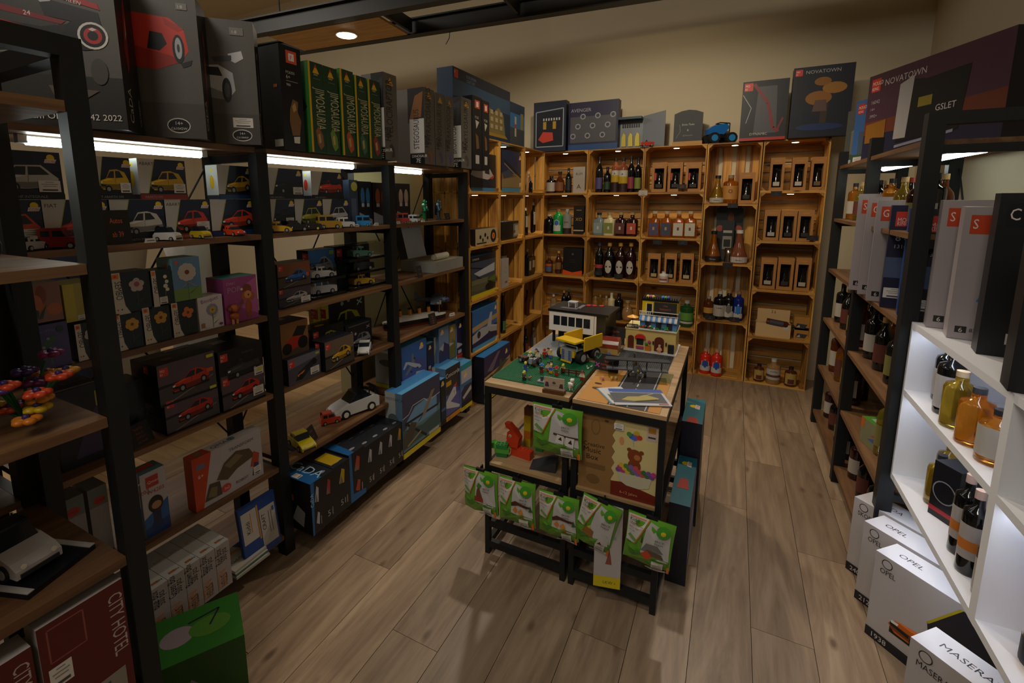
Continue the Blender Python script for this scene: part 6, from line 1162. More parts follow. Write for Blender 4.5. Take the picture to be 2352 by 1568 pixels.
# people and animals of bricks
def minifig(label, x, y, leg, tor, hat, rz=0, kind='cap', s=1.0, z=TZ+.0048):
    t = thing('minifigure', label, 'minifigure', (x, y, z), math.radians(rz), 'brick minifigures on the desk')
    for sx in (-1, 1): G().box(sx*.004-.0036, -.004, 0, sx*.004+.0036, .004, .013, mat(leg, .35)).build('leg', t)
    G().prism([(-.0085, .0131), (.0085, .0131), (.006, .026), (-.006, .026)], -.004, .004, 'y', mat(tor, .35)).build('torso', t)
    for sx in (-1, 1): G().cyl((sx*.0072, 0, .0245), (sx*.0105, -.004, .016), .0022, None, 6, mat(tor, .35)).ball((sx*.0108, -.005, .0148), .0023, mat('d8b08a', .4), 6, 4).build('arm', t)
    h = G().cyl((0, 0, .0262), (0, 0, .036), .0055, None, 10, mat('d8b08a', .4)).box(-.003, -.0059, .032, -.0018, -.0052, .0334, KB).box(.0018, -.0059, .032, .003, -.0052, .0334, KB).build('head', t)
    g = G()
    if kind == 'cap': g.lathe([(.0062, .034), (.0062, .037), (.004, .0405), (0, .0415)], 10, mat(hat, .4)).box(-.005, -.011, .034, .005, -.003, .0352, mat(hat, .4))
    elif kind == 'hat': g.cyl((0, 0, .0355), (0, 0, .0365), .0105, None, 12, mat(hat, .4)).cyl((0, 0, .0365), (0, 0, .042), .006, .005, 10, mat(hat, .4))
    else: g.ball((0, .001, .0365), .0066, mat(hat, .5), 8, 5, (1, 1, .9))
    g.build({'cap': 'cap', 'hat': 'hat', 'hair': 'hair'}[kind], t)
    return t
minifig('minifigure with a yellow helmet and brown jacket at the front left of the green plate', 1.002, -2.716, '2a2420', '4a4a34', 'd6c23a', -10)
minifig('minifigure with a yellow cap and blue trousers behind the front left one', .962, -2.607, '2a5ab0', '3a4a7a', 'd6c23a', 20)
minifig('minifigure with a bright yellow helmet beside the tractor', .925, -2.46, 'c9c4b8', 'd6d0c4', 'd6c823', 0)
minifig('brown haired minifigure behind the tractor', .938, -2.415, '3a2a20', 'b08a4a', '4a2c1c', 0, 'hair')
minifig('black haired minifigure driving the tractor', .975, -2.49, 'b9b0a0', 'c9c0ac', '15130f', 10, 'hair', 1, TZ+.022)
minifig('minifigure with a red hat at the back of the green plate', .975, -2.40, '7a2a2a', 'a8281c', 'b8281c', 0, 'hat')
minifig('minifigure with black hair and blue legs at the back of the green plate', .985, -2.378, '2a5ab0', 'c9b88a', '17140f', 0, 'hair')
minifig('blonde minifigure with violet legs at the back of the green plate', 1.005, -2.395, '5a5ab0', 'c8ba6a', 'c9b86a', 0, 'hair')
minifig('minifigure with a blue hat in the middle group', 1.035, -2.60, '7a2a24', '3a2a34', '2f7ac0', 0, 'hat')
minifig('black haired minifigure in the middle group', 1.055, -2.57, 'a8281c', 'c9b8a0', '17140f', 5, 'hair')
minifig('blonde minifigure with a blue shirt in the middle group', 1.075, -2.59, 'c9a01c', '2f62b0', 'd0bb6a', -8, 'hair')
minifig('black haired minifigure at the back of the middle group', 1.062, -2.55, '17181c', '2a2c30', '17140f', 0, 'hair')
minifig('minifigure with a red hat beside the fence', 1.105, -2.605, 'a8281c', '3a5a3a', 'b8281c', 0, 'hat')
minifig('minifigure with a lime helmet in front of the truck', 1.120, -2.56, '3a4a2a', 'b0a83a', 'b8c03a', 0)
minifig('minifigure in red dungarees right of the fence', 1.218, -2.607, '8a1f18', 'c9b8a0', '7a2a1c', -5, 'cap')
minifig('grey haired minifigure with a pink dress in front of the cafe', 1.455, -2.095+.004, 'c98a6a', 'd8a88a', '9a9a9c', 0, 'hair', 1, TZ+.0068)
t = thing('toy_tractor', 'grey brick tractor with red and black wheels', 'toy tractor', (.968, -2.525, TZ+.0048), math.radians(-100))
G().box(-.02, -.009, .012, .03, .009, .028, GB).box(.012, -.008, .028, .03, .008, .036, GB).build('engine', t)
for x, r, s in ((-.018, .017, 1), (-.018, .017, -1), (.022, .010, 1), (.022, .010, -1)): g = G(); _wheel(g, x, s*.018, r, .01, 'a8281c' if r < .012 else '7a7c80', s); g.build('wheel', t)
t = thing('toy_trailer', 'brown brick cart behind the tractor', 'toy cart', (.908, -2.50, TZ+.0048), math.radians(-20))
G().box(-.022, -.014, .012, .022, .014, .024, mat('4a2414', .5)).build('bed', t)
for s in (-1, 1): g = G(); _wheel(g, 0, s*.018, .012, .006, '8a8a8c', s); g.build('wheel', t)
t = thing('toy_fence', 'dark brown brick fence across the green plate', 'toy fence', (1.115, -2.575, TZ+.0048), math.radians(3)); FB = mat('4a1c12', .4)
for i in range(4): G().box(i*.032, -.002, 0, i*.032+.005, .003, .026, FB).build('post', t)
for z in (.008, .018): G().box(.005, -.001, z, .096, .002, z+.005, FB).build('rail', t)
def sheep(label, x, y, rz):
    t = thing('toy_cow', label, 'toy animal', (x, y, TZ+.0048), math.radians(rz), 'white brick cows'); m = mat('cfcbc4', .4)
    G().box(-.014, -.007, .010, .012, .007, .024, m).build('body', t)
    for a in (-.012, .008):
        for b in (-.006, .003): G().box(a, b, 0, a+.005, b+.004, .0099, m).build('leg', t)
    G().box(.0121, -.005, .019, .024, .005, .030, m).box(.0241, -.004, .019, .026, .004, .024, mat('8a8078', .4)).build('head', t)
    for s in (-1, 1): G().box(.014, s*.006-.0015, .028, .017, s*.006+.0015, .031, m).build('ear', t)
sheep('white brick cow with lowered head at the front of the green plate, left of two', 1.198, -2.682, -80); sheep('white brick cow at the front of the green plate, right of two', 1.212, -2.722, -110) if 0 else sheep('white brick cow at the front edge of the green plate, right of two', 1.203, -2.726, -60)
for lb, x, y, c in (('tiny pink brick pig on the play mat', 1.293, -2.56, 'c87a9a'), ('tiny yellow brick dog on the play mat', 1.325, -2.54, 'c9b04a'), ('tiny white and brown brick dog on the play mat', 1.340, -2.528, 'b8a890')):
    t = thing('toy_pet', lb, 'toy animal', (x, y, TZ+.0014), math.radians(-80), 'tiny brick animals')
    G().box(-.006, -.004, .004, .005, .004, .012, mat(c, .4)).build('body', t); G().box(.0051, -.0035, .008, .011, .0035, .016, mat(c, .4)).build('head', t)
    for a in (-.005, .002): G().box(a, -.003, 0, a+.003, .003, .0039, mat(c, .4)).build('leg', t)
G_ = thing('toy_bird', 'small brown brick hen beside the front left minifigure', 'toy animal', (1.018, -2.70, TZ+.0048), 0); G().ball((0, 0, .006), .006, mat('8a5a34', .5), 8, 5, (1.4, 1, .8)).build('body', G_); G().ball((.007, 0, .012), .0035, mat('b8925a', .5), 6, 4).build('head', G_)
t = thing('toy_well', 'grey brick stone with figure at the front of the green plate', 'toy scenery', (1.075, -2.70, TZ+.0048), 0); G().box(-.018, -.012, 0, .018, .012, .004, GB).build('slab', t); G().box(-.006, -.004, .0041, .004, .004, .022, mat('3a3c40', .5)).build('statue', t)
for i, (x, y, c) in enumerate(((1.205, -2.47, 'cfcbc4'), (1.212, -2.44, 'cfcbc4'), (1.196, -2.45, '9ab08a'))):
    t = thing('toy_hen', 'tiny pale brick hen beside the truck wheel, number %s' % ['one', 'two', 'three'][i], 'toy animal', (x, y, TZ+.0048), i); G().ball((0, 0, .004), .004, mat(c, .5), 6, 4, (1.4, 1, 1)).build('body', t); G().ball((.005, 0, .008), .0025, mat(c, .5), 6, 4).build('head', t)
for lb, x, y, c in (('red brick ball in front of the red chest', 1.185, -2.235, 'b8281c'), ('blue brick ball in front of the red chest', 1.245, -2.24, '2a4ab0')):
    t = thing('toy_ball', lb, 'toy', (x, y, TZ+.0005), 0); G().ball((0, 0, .010), .010, mat(c, .3), 10, 6).build('ball', t); G().cyl((0, 0, .019), (0, 0, .022), .003, None, 8, mat(c, .3)).build('stud', t)
# ---------------------------------------------------------------- bags hung on the desk frames
def bag(label, x, z, w, h, tilt, code, name2, pic, y=-2.822, rot=0):
    t = thing('toy_bag', label, 'bag', (x, y, z), 0, 'foil toy bags hung on the desks', (tilt, rot, 0)); NX_, NZ_ = 12, 16
    vs = []; vb = []
    def bul(u, v): e = min(u, 1-u)*2; f = min(v, 1-v)*2; return .016*min(1, (e*2.2))**.6*min(1, f*3)**.7
    rnd = random.Random(int(x*1000)); wob = [rnd.uniform(-.003, .003) for _ in range(40)]
    def P(u, v, off=0): return Vector(((u-.5)*w*(1-.03*math.sin(PI*v)), -bul(u, v)-.002+.0025*math.sin(9*u+wob[3]*900)*(1 if v < .2 else .25)-off, (v-1)*h+wob[int(u*12)]*(1 if v < .05 else 0)))
    for j in range(NZ_+1):
        for i in range(NX_+1): vs.append(P(i/NX_, j/NZ_)); q = P(i/NX_, j/NZ_); vb.append(Vector((q.x, -q.y*.6+.001, q.z)))
    n = (NX_+1)*(NZ_+1); fs = [(j*(NX_+1)+i, j*(NX_+1)+i+1, (j+1)*(NX_+1)+i+1, (j+1)*(NX_+1)+i) for j in range(NZ_) for i in range(NX_)]
    g = G().add(vs+vb, fs+[tuple(n+k for k in f)[::-1] for f in fs], mat('5f9a2c', .22, 0, 0, 0, .3), True); g.build('foil_bag', t)
    g = G(); k = [0]
    def pp(c, pts):
        k[0] += 1; out = []
        for (a, b), (a2, b2) in zip(pts, pts[1:]+pts[:1]):
            for s in range(3): out.append((a+(a2-a)*s/3, b+(b2-b)*s/3))
        cu = sum(p[0] for p in out)/len(out); cv = sum(p[1] for p in out)/len(out); o = .0035+.0004*k[0]
        g.add([P(cu, cv, o)]+[P(u, v, o) for u, v in out], [(0, 1+i, 1+(i+1) % len(out)) for i in range(len(out))], mat(c, .25, 0, 0, 0, .3))
    def tx(c, s, u, v, sz, al='l', cond=1, rot=0):
        k[0] += 1; v_, f_, wd = glyphs(s); of = {'l': 0, 'c': wd/2}[al]; ca, sa = math.cos(rot), math.sin(rot)
        pts = []
        for a, b in v_: X = ((a-of)*cond*ca-b*sa)*sz*h/w; Z = ((a-of)*cond*sa+b*ca)*sz; pts.append(P(min(.99, max(.01, u+X)), min(.99, max(.01, v+Z)), .0040+.0004*k[0]))
        g.add(pts, f_, mat(c, .4))
    pp('b9b8b6', [(.36, .28), (.96, .2), (.93, .86), (.5, .95), (.42, .8)]); pp('c9c6c0', [(.02, .42), (.2, .42), (.46, .98), (.02, .98)]); pp('cf7a24', [(.2, .42), (.225, .42), (.485, .98), (.46, .98)])
    pp('5c8a2a', [(.02, .04), (.96, .04), (.96, .24), (.7, .3), (.4, .22), (.02, .32)]); pp('3f7026', [(.08, .24), (.3, .3), (.4, .26), (.2, .16)])
    for i, (c, pts) in enumerate(pic): pp(c, pts)
    cc = [(.78+.15*math.cos(2*PI*i/12), .84+.12*math.sin(2*PI*i/12)) for i in range(12)]; pp('3f8a2c', cc); pp('c9b024', [(.78+.055*math.cos(2*PI*i/8), .83+.045*math.sin(2*PI*i/8)) for i in range(8)])
    pp('cf6a24', [(.06, .95), (.4, .95), (.4, .965), (.06, .965)]); tx('23201f', 'Kiddi', .06, .88, .085); tx('23201f', 'CRAFT', .06, .83, .05); pp('cf6a24', [(.06, .815), (.36, .815), (.36, .824), (.06, .824)])
    tx('3a3836', code, .06, .74, .05); tx('3a3836', '63 Teile', .06, .68, .035); pp('6a9a4a', [(.05, .56), (.1, .62), (.24, .54), (.26, .46)]); tx('2a2826', '5+', .05, .42, .07)
    tx('2f3a2a', 'BRICK', .63, .64, .06); tx('2f3a2a', 'FARM', .63, .58, .06)
    pp('c3c0ba', [(.62, .06), (.86, .06), (.86, .22), (.62, .22)]); pp('6a6865', [(.65, .08), (.83, .08), (.83, .1), (.65, .1)]); pp('8a8885', [(.66, .15), (.82, .15), (.82, .165), (.66, .165)])
    pp('b9b8b2', [(.5, .01), (.92, .01), (.92, .05), (.5, .05)]); tx('23221f', name2, .52, .017, .03); pp('c9701f', [(.93, .01), (.99, .01), (.99, .16), (.94, .16)])
    g.build('bag_print', t)
    G().box(-.02, -.006, -.006, .02, .004, .006, KB).box(-.003, .003, -.004, .003, .020, .014, KB).build('hanger', t)
    return t
cow = [('4a2c1c', [(.46, .5), (.95, .46), (.95, .42), (.46, .46)]), ('d0cdc8', [(.5, .3), (.54, .48), (.68, .46), (.66, .28)]), ('d0cdc8', [(.7, .28), (.72, .46), (.88, .44), (.86, .24)]), ('23211f', [(.56, .38), (.62, .44), (.64, .36)]), ('23211f', [(.76, .34), (.82, .42), (.84, .32)])]
rab = [('6a3a24', [(.4, .36), (.44, .56), (.5, .7), (.54, .56), (.6, .4)]), ('8a2a1c', [(.36, .3), (.38, .42), (.62, .4), (.62, .3)]), ('3f7a34', [(.44, .66), (.5, .76), (.6, .7), (.52, .62)]), ('b9aaa0', [(.6, .26), (.7, .34), (.74, .26)])]
pum = [('4a2418', [(.38, .52), (.5, .58), (.92, .5), (.92, .46), (.5, .5), (.38, .44)]), ('c9782a', [(.42, .36), (.5, .46), (.56, .38), (.5, .3)]), ('c9842f', [(.56, .34), (.66, .44), (.72, .34), (.64, .28)]), ('2f5a34', [(.86, .4), (.9, .54), (.96, .4)]), ('b03a24', [(.66, .24), (.72, .28), (.76, .22)])]
coo = [('8a5a2c', [(.2, .3), (.3, .46), (.5, .4), (.5, .24)]), ('c9a83a', [(.3, .44), (.38, .5), (.4, .42)]), ('b8b4b0', [(.62, .2), (.7, .4), (.9, .38), (.92, .2)]), ('7a2c24', [(.66, .2), (.72, .26), (.78, .2)])]
mst = [('6a6a66', [(.36, .34), (.46, .52), (.7, .54), (.84, .4)]), ('5a4a34', [(.42, .3), (.5, .4), (.8, .38), (.86, .28)]), ('b8401f', [(.36, .26), (.5, .38), (.62, .28), (.5, .18)]), ('4a2a1c', [(.34, .5), (.36, .68), (.38, .5)])]
bag('green foil bag with white cows hung at the middle of the desk top', 1.185, .764, .20, .195, .03, 'KC1104', 'KUEHE', cow, -2.825)
bag('green foil bag with a rabbit tree, leftmost of the lower row', .848, .408, .165, .20, .05, 'KC1101', 'HASENSTALL', rab)
bag('green foil bag with pumpkins and a fence, second of the lower row', 1.02, .412, .162, .20, .04, 'KC1103', 'SCHEUNE', pum, -2.824)
bag('green foil bag with pumpkins and a fence, third of the lower row', 1.2, .405, .165, .19, .06, 'KC1103', 'SCHEUNE', pum, -2.830)
bag('green foil bag with a brown hen, fourth of the lower row and tilted', 1.372, .425, .15, .21, .05, 'KC1105', 'HUEHNER', coo, -2.826, .22)
bag('green foil bag with a red wheelbarrow, rightmost of the lower row', 1.55, .42, .165, .195, .05, 'KC1102', 'AUS MISTHAUFEN', mst, -2.832, .08)
# inside the left desk: big toddler bricks
DZ = .4375
def brick(g, x, y, z, nx, ny, nz, c, u=.016):
    m = mat(c, .3); g.box(x, y, z, x+nx*u, y+ny*u, z+nz*u*1.15, m)
    for i in range(nx):
        for j in range(ny): g.cyl((x+(i+.5)*u, y+(j+.5)*u, z+nz*u*1.15), (x+(i+.5)*u, y+(j+.5)*u, z+nz*u*1.15+.004), u*.3, None, 8, m)
t = thing('brick_turtle', 'green toddler brick turtle in the left desk', 'toy animal', (.885, -2.745, DZ), math.radians(12))
for n_, a in (('feet', (0, 0, 0, 3, 2, 1, '1f6a34')), ('shell', (-.008, 0, .0185, 4, 2, 1, '4a9a34')), ('back', (0, 0, .037, 3, 2, 1, '2a7a3a')), ('head', (-.024, 0, .037, 2, 2, 1, '5aa83a'))):
    if n_ == 'head': g = G(); g.prism([(-.03, .0375), (0-.001, .0375), (-.001, .058), (-.012, .064), (-.03, .056)], 0, .032, 'y', mat('5aa83a', .3)); g.build(n_, t)
    else: g = G(); brick(g, *a); g.build(n_, t)
t = thing('brick_dinosaur', 'red toddler brick dinosaur in the left desk', 'toy animal', (.935, -2.70, DZ), math.radians(-8)); RD = mat('c03a1c', .3)
g = G(); brick(g, .0, 0, 0, 6, 2, 2, 'c03a1c'); g.build('body', t)
G().prism([(-.012, .03), (.03, .03), (.04, .085), (.012, .12), (-.02, .1), (-.024, .07)], 0, .032, 'y', RD).build('head', t)
G().prism([(-.03, .118), (.0, .108), (.012, .121), (-.012, .14), (-.036, .138)], .004, .028, 'y', RD).build('crest', t)
G().cyl((-.004, -.0005, .088), (-.004, -.002, .088), .006, None, 10, mat('d8d4cc', .4)).cyl((-.004, -.0021, .088), (-.004, -.003, .088), .003, None, 8, KB).build('eye', t)
t = thing('brick_giraffe', 'yellow toddler brick giraffe behind the red dinosaur', 'toy animal', (.955, -2.60, DZ), 0)
for i, c in enumerate(('c9a01c', 'c9701c', 'c9b01c', 'c9a01c', '8a5a34')): g = G(); brick(g, 0, 0, i*.0370, 2, 2, 2, c); g.build(['foot', 'lower_neck', 'middle_neck', 'upper_neck', 'head'][i], t)
t = thing('brick_tower', 'green toddler brick tower behind the foil bag', 'toy', (1.02, -2.62, DZ), 0)
for i, c in enumerate(('2a7a3a', '7a4ab0', '2a7a3a')): g = G(); brick(g, 0, 0, i*.037, 2, 2, 2, c); g.build('block', t)
G_ = thing('toy_ramp', 'dark grey ramp part on the lower shelf of the left desk', 'toy', (1.05, -2.77, DZ), math.radians(10)); G().prism([(0, 0), (.11, 0), (.11, .045)], 0, .08, 'y', mat('33363a', .5)).build('ramp', G_)
# creative music box in the right desk
t = carton('music_box_carton', 'kraft carton lettered Creative Music Box with a cream picture panel', (1.262, -2.785, DZ), 0, .288, .315, .10, {'*': '7a5c38', 'F': '8a683e', 'T': '7a5c38'}, {'F': [('t', '2a1c10', 'Creative', .06, .56, .075, 0, 'l', 1), ('t', '2a1c10', 'Music', .06, .48, .095, 0, 'l', 1.0), ('t', '2a1c10', 'Box', .1, .39, .095, 0, 'l', 1.0), ('e', '6f532f', .22, .82, .06, .1), ('e', '86653c', .22, .82, .05, .09), ('e', '4f3a20', .36, .92, .03, .015), ('r', '6f532f', .1, .28, .36, .34), ('e', '6f532f', .2, .14, .09, .06),
  ('p', 'c9ba82', [(.46, .1), (1, .1), (1, .97), (.48, .97), (.45, .9), (.48, .84), (.44, .76), (.48, .7), (.44, .62), (.48, .56), (.44, .48), (.48, .42), (.44, .34), (.48, .28), (.44, .2)]), ('r', 'b9a8a0', .86, .78, .99, .97), ('r', 'a8742c', .88, .88, .97, .95), ('r', '3a3230', .88, .82, .97, .84), ('p', '6a1f12', [(.44, 0), (1, 0), (1, .12), (.6, .2), (.44, .18)]),
  ('c', '2f5ab0', .68, .8, .035), ('c', 'b8a02a', .74, .84, .035), ('c', '4a8a3a', .65, .82, .03), ('c', 'b0407a', .73, .79, .035), ('c', 'b83a2c', .78, .8, .03), ('c', '3a6ac0', .71, .78, .03), ('line', 'a8a8b0', [(.7, .76), (.71, .68)], .012), ('e', 'c98a5a', .56, .72, .03, .05), ('e', '7a3c1c', .73, .56, .09, .085), ('e', '7a3c1c', .66, .63, .03, .025), ('e', '7a3c1c', .81, .62, .03, .025), ('e', 'a86a3a', .76, .55, .04, .035), ('e', '7a3c1c', .73, .44, .08, .08), ('p', 'b9b49a', [(.52, .32), (.95, .32), (.92, .2), (.8, .16), (.64, .17), (.54, .22)])]
 + [('c', ['6a4a9a', 'b03a7a', 'c9a83a', '4a7a3a', '7a5aa8', 'b84a4a', '3a6a34'][i % 7], .53+.06*(i % 8)+.02*(i // 8), .35+.035*(i // 8), .03) for i in range(20)] + [('t', 'c98a6a', '6-12 Jahre', .56, .06, .05), ('st', .46, .85, .12, .08)]})
# cartons right of and under the desks
YS = [('r', 'c9b61e', 0, 0, 1, .08)]
carton('ship_kit_box', 'dark ship kit box with teal lid standing behind the desk', (1.60, -2.20, .001), math.radians(-62), .42, .545, .13, {'*': '15161e', 'F': '191a24', 'T': '1f5a66', 'L': '20222c'}, {'F': [('cobi', .86, .84, .08), ('p', '3a3448', [(0, .1), (1, .1), (1, .5), (.5, .4)])]+YS, 'T': [('cobi', .4, .5, .3)], 'L': [('cobi', .5, .8, .06)]+YS}) if 0 else None
SHP = [('p', '4a4668', [(0, .08), (1, .08), (1, .8), (.6, .7), (0, .5)]), ('p', '2c2a44', [(0, .5), (.6, .7), (1, .85), (1, 1), (0, 1)]), ('p', '8a8a94', [(.05, .3), (.3, .42), (.4, .7), (.46, .5), (.6, .62), (.66, .5), (.95, .56), (.8, .34), (.3, .22)]), ('p', '5a5a66', [(.2, .3), (.4, .46), (.7, .46), (.6, .36), (.3, .24)]), ('line', '9a9aa4', [(.4, .5), (.42, .85)], .012), ('line', '9a9aa4', [(.58, .5), (.6, .78)], .01)]
carton('ship_kit_box', 'ship kit box with a grey battleship and teal lid, nearer the camera', (1.592, -2.56, .001), PI/2, .33, .345, .0+.115, {'*': '1b1c28', 'F': '26263a', 'T': '1f6470'}, {'F': SHP+YS+[('cobi', .8, .84, .1)], 'T': [('cobi', .6, .5, .3), ('p', 'a83a2c', [(0, .3), (.3, .4), (.3, .8), (0, .9)])]}) if 0 else None
c1_ = carton('ship_kit_box', 'ship kit box with a grey battleship and teal lid under the right desk', (1.662, -2.60, .001), PI/2, .40, .352, .078, {'*': '1b1c28', 'F': '26263a', 'T': '1f6470', 'L': '20202e'}, {'F': SHP+YS+[('cobi', .84, .86, .09)], 'T': [('cobi', .8, .4, .5), ('p', 'a83a2c', [(.3, .2), (.5, .3), (.5, .7), (.3, .8)])]})
c2_ = carton('ship_kit_box', 'taller dark kit box with a teal lid behind the right desk', (1.672, -2.19, .001), PI/2, .30, .52, .088, {'*': '15161e', 'F': '1b1c26', 'T': '1f6470', 'L': '20202e'}, {'F': [('p', '2a2a3a', [(0, .08), (1, .08), (1, .4), (0, .5)]), ('cobi', .8, .86, .08)]+YS, 'T': [('cobi', .6, .4, .5), ('p', 'a83a2c', [(0, .2), (.2, .3), (.2, .7), (0, .8)])]})
carton('kit_box', 'white kit box with a yellow foot leaning under the right desk', (1.348, -2.835, .066), math.radians(14), .10, .335, .17, {'*': 'a8a3a0', 'F': 'b0aaa8', 'R': 'b3aeac', 'T': 'aaa5a2'}, {'F': [('r', 'c9b61e', 0, 0, 1, .14), ('t', '3a3424', 'LKW 1', .35, .05, .05), ('p', '8a4a44', [(.42, .3), (.66, .3), (.62, .4), (.54, .52), (.5, .4)]), ('r', '8a9aa0', .3, .62, .8, .66)], 'R': [('p', '3a3244', [(.2, .14), (1, .14), (1, .6), (.5, .4), (.2, .36)]), ('r', 'c9b61e', 0, 0, 1, .14), ('t', '2a2a1c', 'COBI 4587', .1, .04, .07)]})
# ---------------------------------------------------------------- boxes on top of the crates
def tb(label, u0, u1, vt, y, d, cols, art, rz=0, z0=2.0005, name='brick_set_box'):
    return bx(label, u0, u1, vt, y, z0, d, cols, art, name, None, 0, rz)
p = at(1040, 325, x=.07); q = at(1170, 325, x=.07)
HS = [('r', '2a4a6a', 0, .55, 1, .85), ('r', '14223a', 0, .82, 1, 1), ('mk', .02, .84, .13, 'R', ''), ('t', '7a8aa0', 'EUROPEAN', .2, .9, .07), ('t', '7a8aa0', 'CENTURY', .2, .83, .07), ('p', '7a6a3a', [(.5, .1), (.9, .1), (.86, .5), (.76, .62), (.66, .5), (.54, .6)]), ('r', '2a1c24', .2, .12, .5, .6), ('p', '9a7a24', [(.1, .06), (.95, .06), (.9, .12), (.2, .12)])]+[('r', 'a89a7a', .24+.09*i, .2+.13*j, .29+.09*i, .28+.13*j) for i in range(7) for j in range(3)]
carton('brick_set_box', 'large blue European town house box on the left crates', (.075, p.y, 2.0005), PI/2, q.y-p.y-.003, at(1040, 152, x=.07).z-2.0, .12, {'*': '22384f', 'F': '1d2c44'}, {'F': HS})
carton('brick_set_box', 'blue lighthouse box behind the European town house box', (.075, q.y+.002, 2.0005), PI/2, .30, .33, .12, {'*': '22384f', 'F': '1d3450'}, {'F': [('r', '2f6aa0', 0, .4, 1, .75), ('r', '3a3f44', 0, 0, 1, .4), ('r', 'b0a8a0', .3, .2, .42, .68), ('r', '9a3a2c', .3, .4, .42, .5), ('r', '8a7a3a', .7, .4, .9, .8)]})
BARF = [('r', '10141c', .08, .1, .92, .8), ('line', '8a96a0', [(.08, .1), (.08, .8), (.92, .85), (.92, .1), (.08, .1)], .02), ('p', 'b83a2c', [(.15, .25), (.3, .4), (.6, .38), (.62, .22), (.3, .18)]), ('r', 'a8842c', .3, .45, .4, .6), ('r', 'a8842c', .6, .45, .7, .6)]+[('r', 'b9b9b4', .3+.08*i, .62, .34+.08*i, .67) for i in range(7)]
tb('dark box with a garage wall and a red car on the corner crate', 1226, 1300, 233, -.02, .1, {'*': '14182a', 'F': '161c30'}, BARF)
tb('violet box with a grey mechanical wall on the second crate', 1306, 1420, 232, .02, .1, {'*': '1c1a36', 'F': '211f3c'}, [('t', '9a98a8', 'AVENGER', .05, .8, .1), ('r', '4a4a50', .04, .16, .96, .7), ('r', '2a4a7a', 0, 0, 1, .12)]+[('ring', '8a8a90', .1+.1*i, .3+.2*(i % 3), .06, .6, '3a3a40') for i in range(9)])
t = thing('brick_diorama', 'open brick garage diorama with yellow racks and a red car', 'toy model', (at(1418, 330, y=.03).x, .03, 2.0005), 0)
GW = mat('7a8088', .5); w1 = .20
G().box(0, .1, 0, w1, .11, .27, GW).box(0, 0, 0, w1, .1, .008, GW).box(0, -.002, .25, w1, .1, .27, mat('1d3a48', .4)).build('left_wall', t)
G().add([(w1, .1, 0), (w1+.2, .0, 0), (w1+.2, .0, .30), (w1, .1, .28), (w1, .11, 0), (w1+.2, .01, 0), (w1+.2, .01, .30), (w1, .11, .28)], [(0, 1, 2, 3), (7, 6, 5, 4), (3, 2, 6, 7), (1, 5, 6, 2)], GW).build('right_wall', t)
for i in range(3): G().prism([(.02+.06*i, .02), (.06+.06*i, .02), (.055+.06*i, .12), (.035+.06*i, .14), (.02+.06*i, .1)], .07, .085, 'y', mat('c9b63a', .4)).build('yellow_locker', t)
for i in range(8): G().box(.02+.02*i, .09, .19, .032+.02*i, .099, .22, KB).build('tool', t)
car3d('small red brick roadster inside the garage diorama', (t.location.x+.265, -.012, 2.001), math.radians(200), .11, 'b8301c', 'cabrio')
t = thing('slate_sign', 'tall rounded slate board with white writing on a wooden foot', 'sign', (at(1546, 325, y=.05).x, .05, 2.0005), 0); sw = .225; sh = .29
G().prism([(0, .02), (sw, .02), (sw, sh-.03), (sw*.75, sh-.008), (sw/2, sh), (sw*.25, sh-.008), (0, sh-.03)], 0, .008, 'y', mat('3a3d40', .6)).build('slate', t)
G().box(-.005, -.02, 0, sw+.005, .03, .03, PINE[0]).build('foot', t)
g = G(); draw(g, [('t', 'a8a8a4', 'Bricks Theke', .5, .56, .08, 0, 'c', .8), ('t', 'a8a8a4', '&', .5, .4, .08, 0, 'c'), ('t', '7a7c7c', 'Spirituosen', .5, .26, .06, 0, 'c'), ('line', '8a8c8c', [(.2, .6), (.24, .4), (.14, .28), (.1, .2)], .006)], (0, 0, 0), (1, 0, 0), (0, 0, 1), (0, -1, 0), sw, sh); g.build('chalk_writing', t)
T2 = thing('monster_truck', 'blue and black brick monster truck on the upright crate', 'toy truck', (at(1652, 322, y=.12).x, .12, 2.0005), math.radians(205))
for x in (.07, -.07):
    for s in (-1, 1): g = G(); _wheel(g, x, s*.055, .045, .045, '2f86c4', s); g.build('wheel', T2)
G().box(-.09, -.03, .05, .09, .03, .075, KB).build('chassis', T2); G().prism([(-.02, .078), (.1, .078), (.11, .12), (.06, .15), (-.04, .165), (-.06, .13)], -.04, .04, 'y', mat('1f6ab8', .3)).build('body', T2); G().tube([(-.06, -.04, .09), (-.06, -.04, .165), (.02, -.04, .17), (.02, .04, .17), (-.06, .04, .165), (-.06, .04, .09)], .005, KB).build('roll_cage', T2)
tb('black box with a red lattice crane and a red strip', 1705, 1811, 184, -.03, .1, {'*': '15161a', 'F': '1b1c22'}, [('p', '4a4a50', [(.3, .12), (.8, .12), (.75, .9), (.35, .9)]), ('mk', .04, .84, .13, 'MO', 'KI'), ('line', '7a2226', [(.25, .95), (.58, .62), (.72, .2), (.85, .14)], .05), ('line', '7a2226', [(.8, .14), (.92, .36)], .03), ('line', 'a8a8aa', [(.02, .78), (.22, .55), (.12, .3)], .01), ('r', 'a82c28', 0, 0, 1, .05), ('t', 'b9b4b0', 'DYNAMIC', .22, .09, .06)])
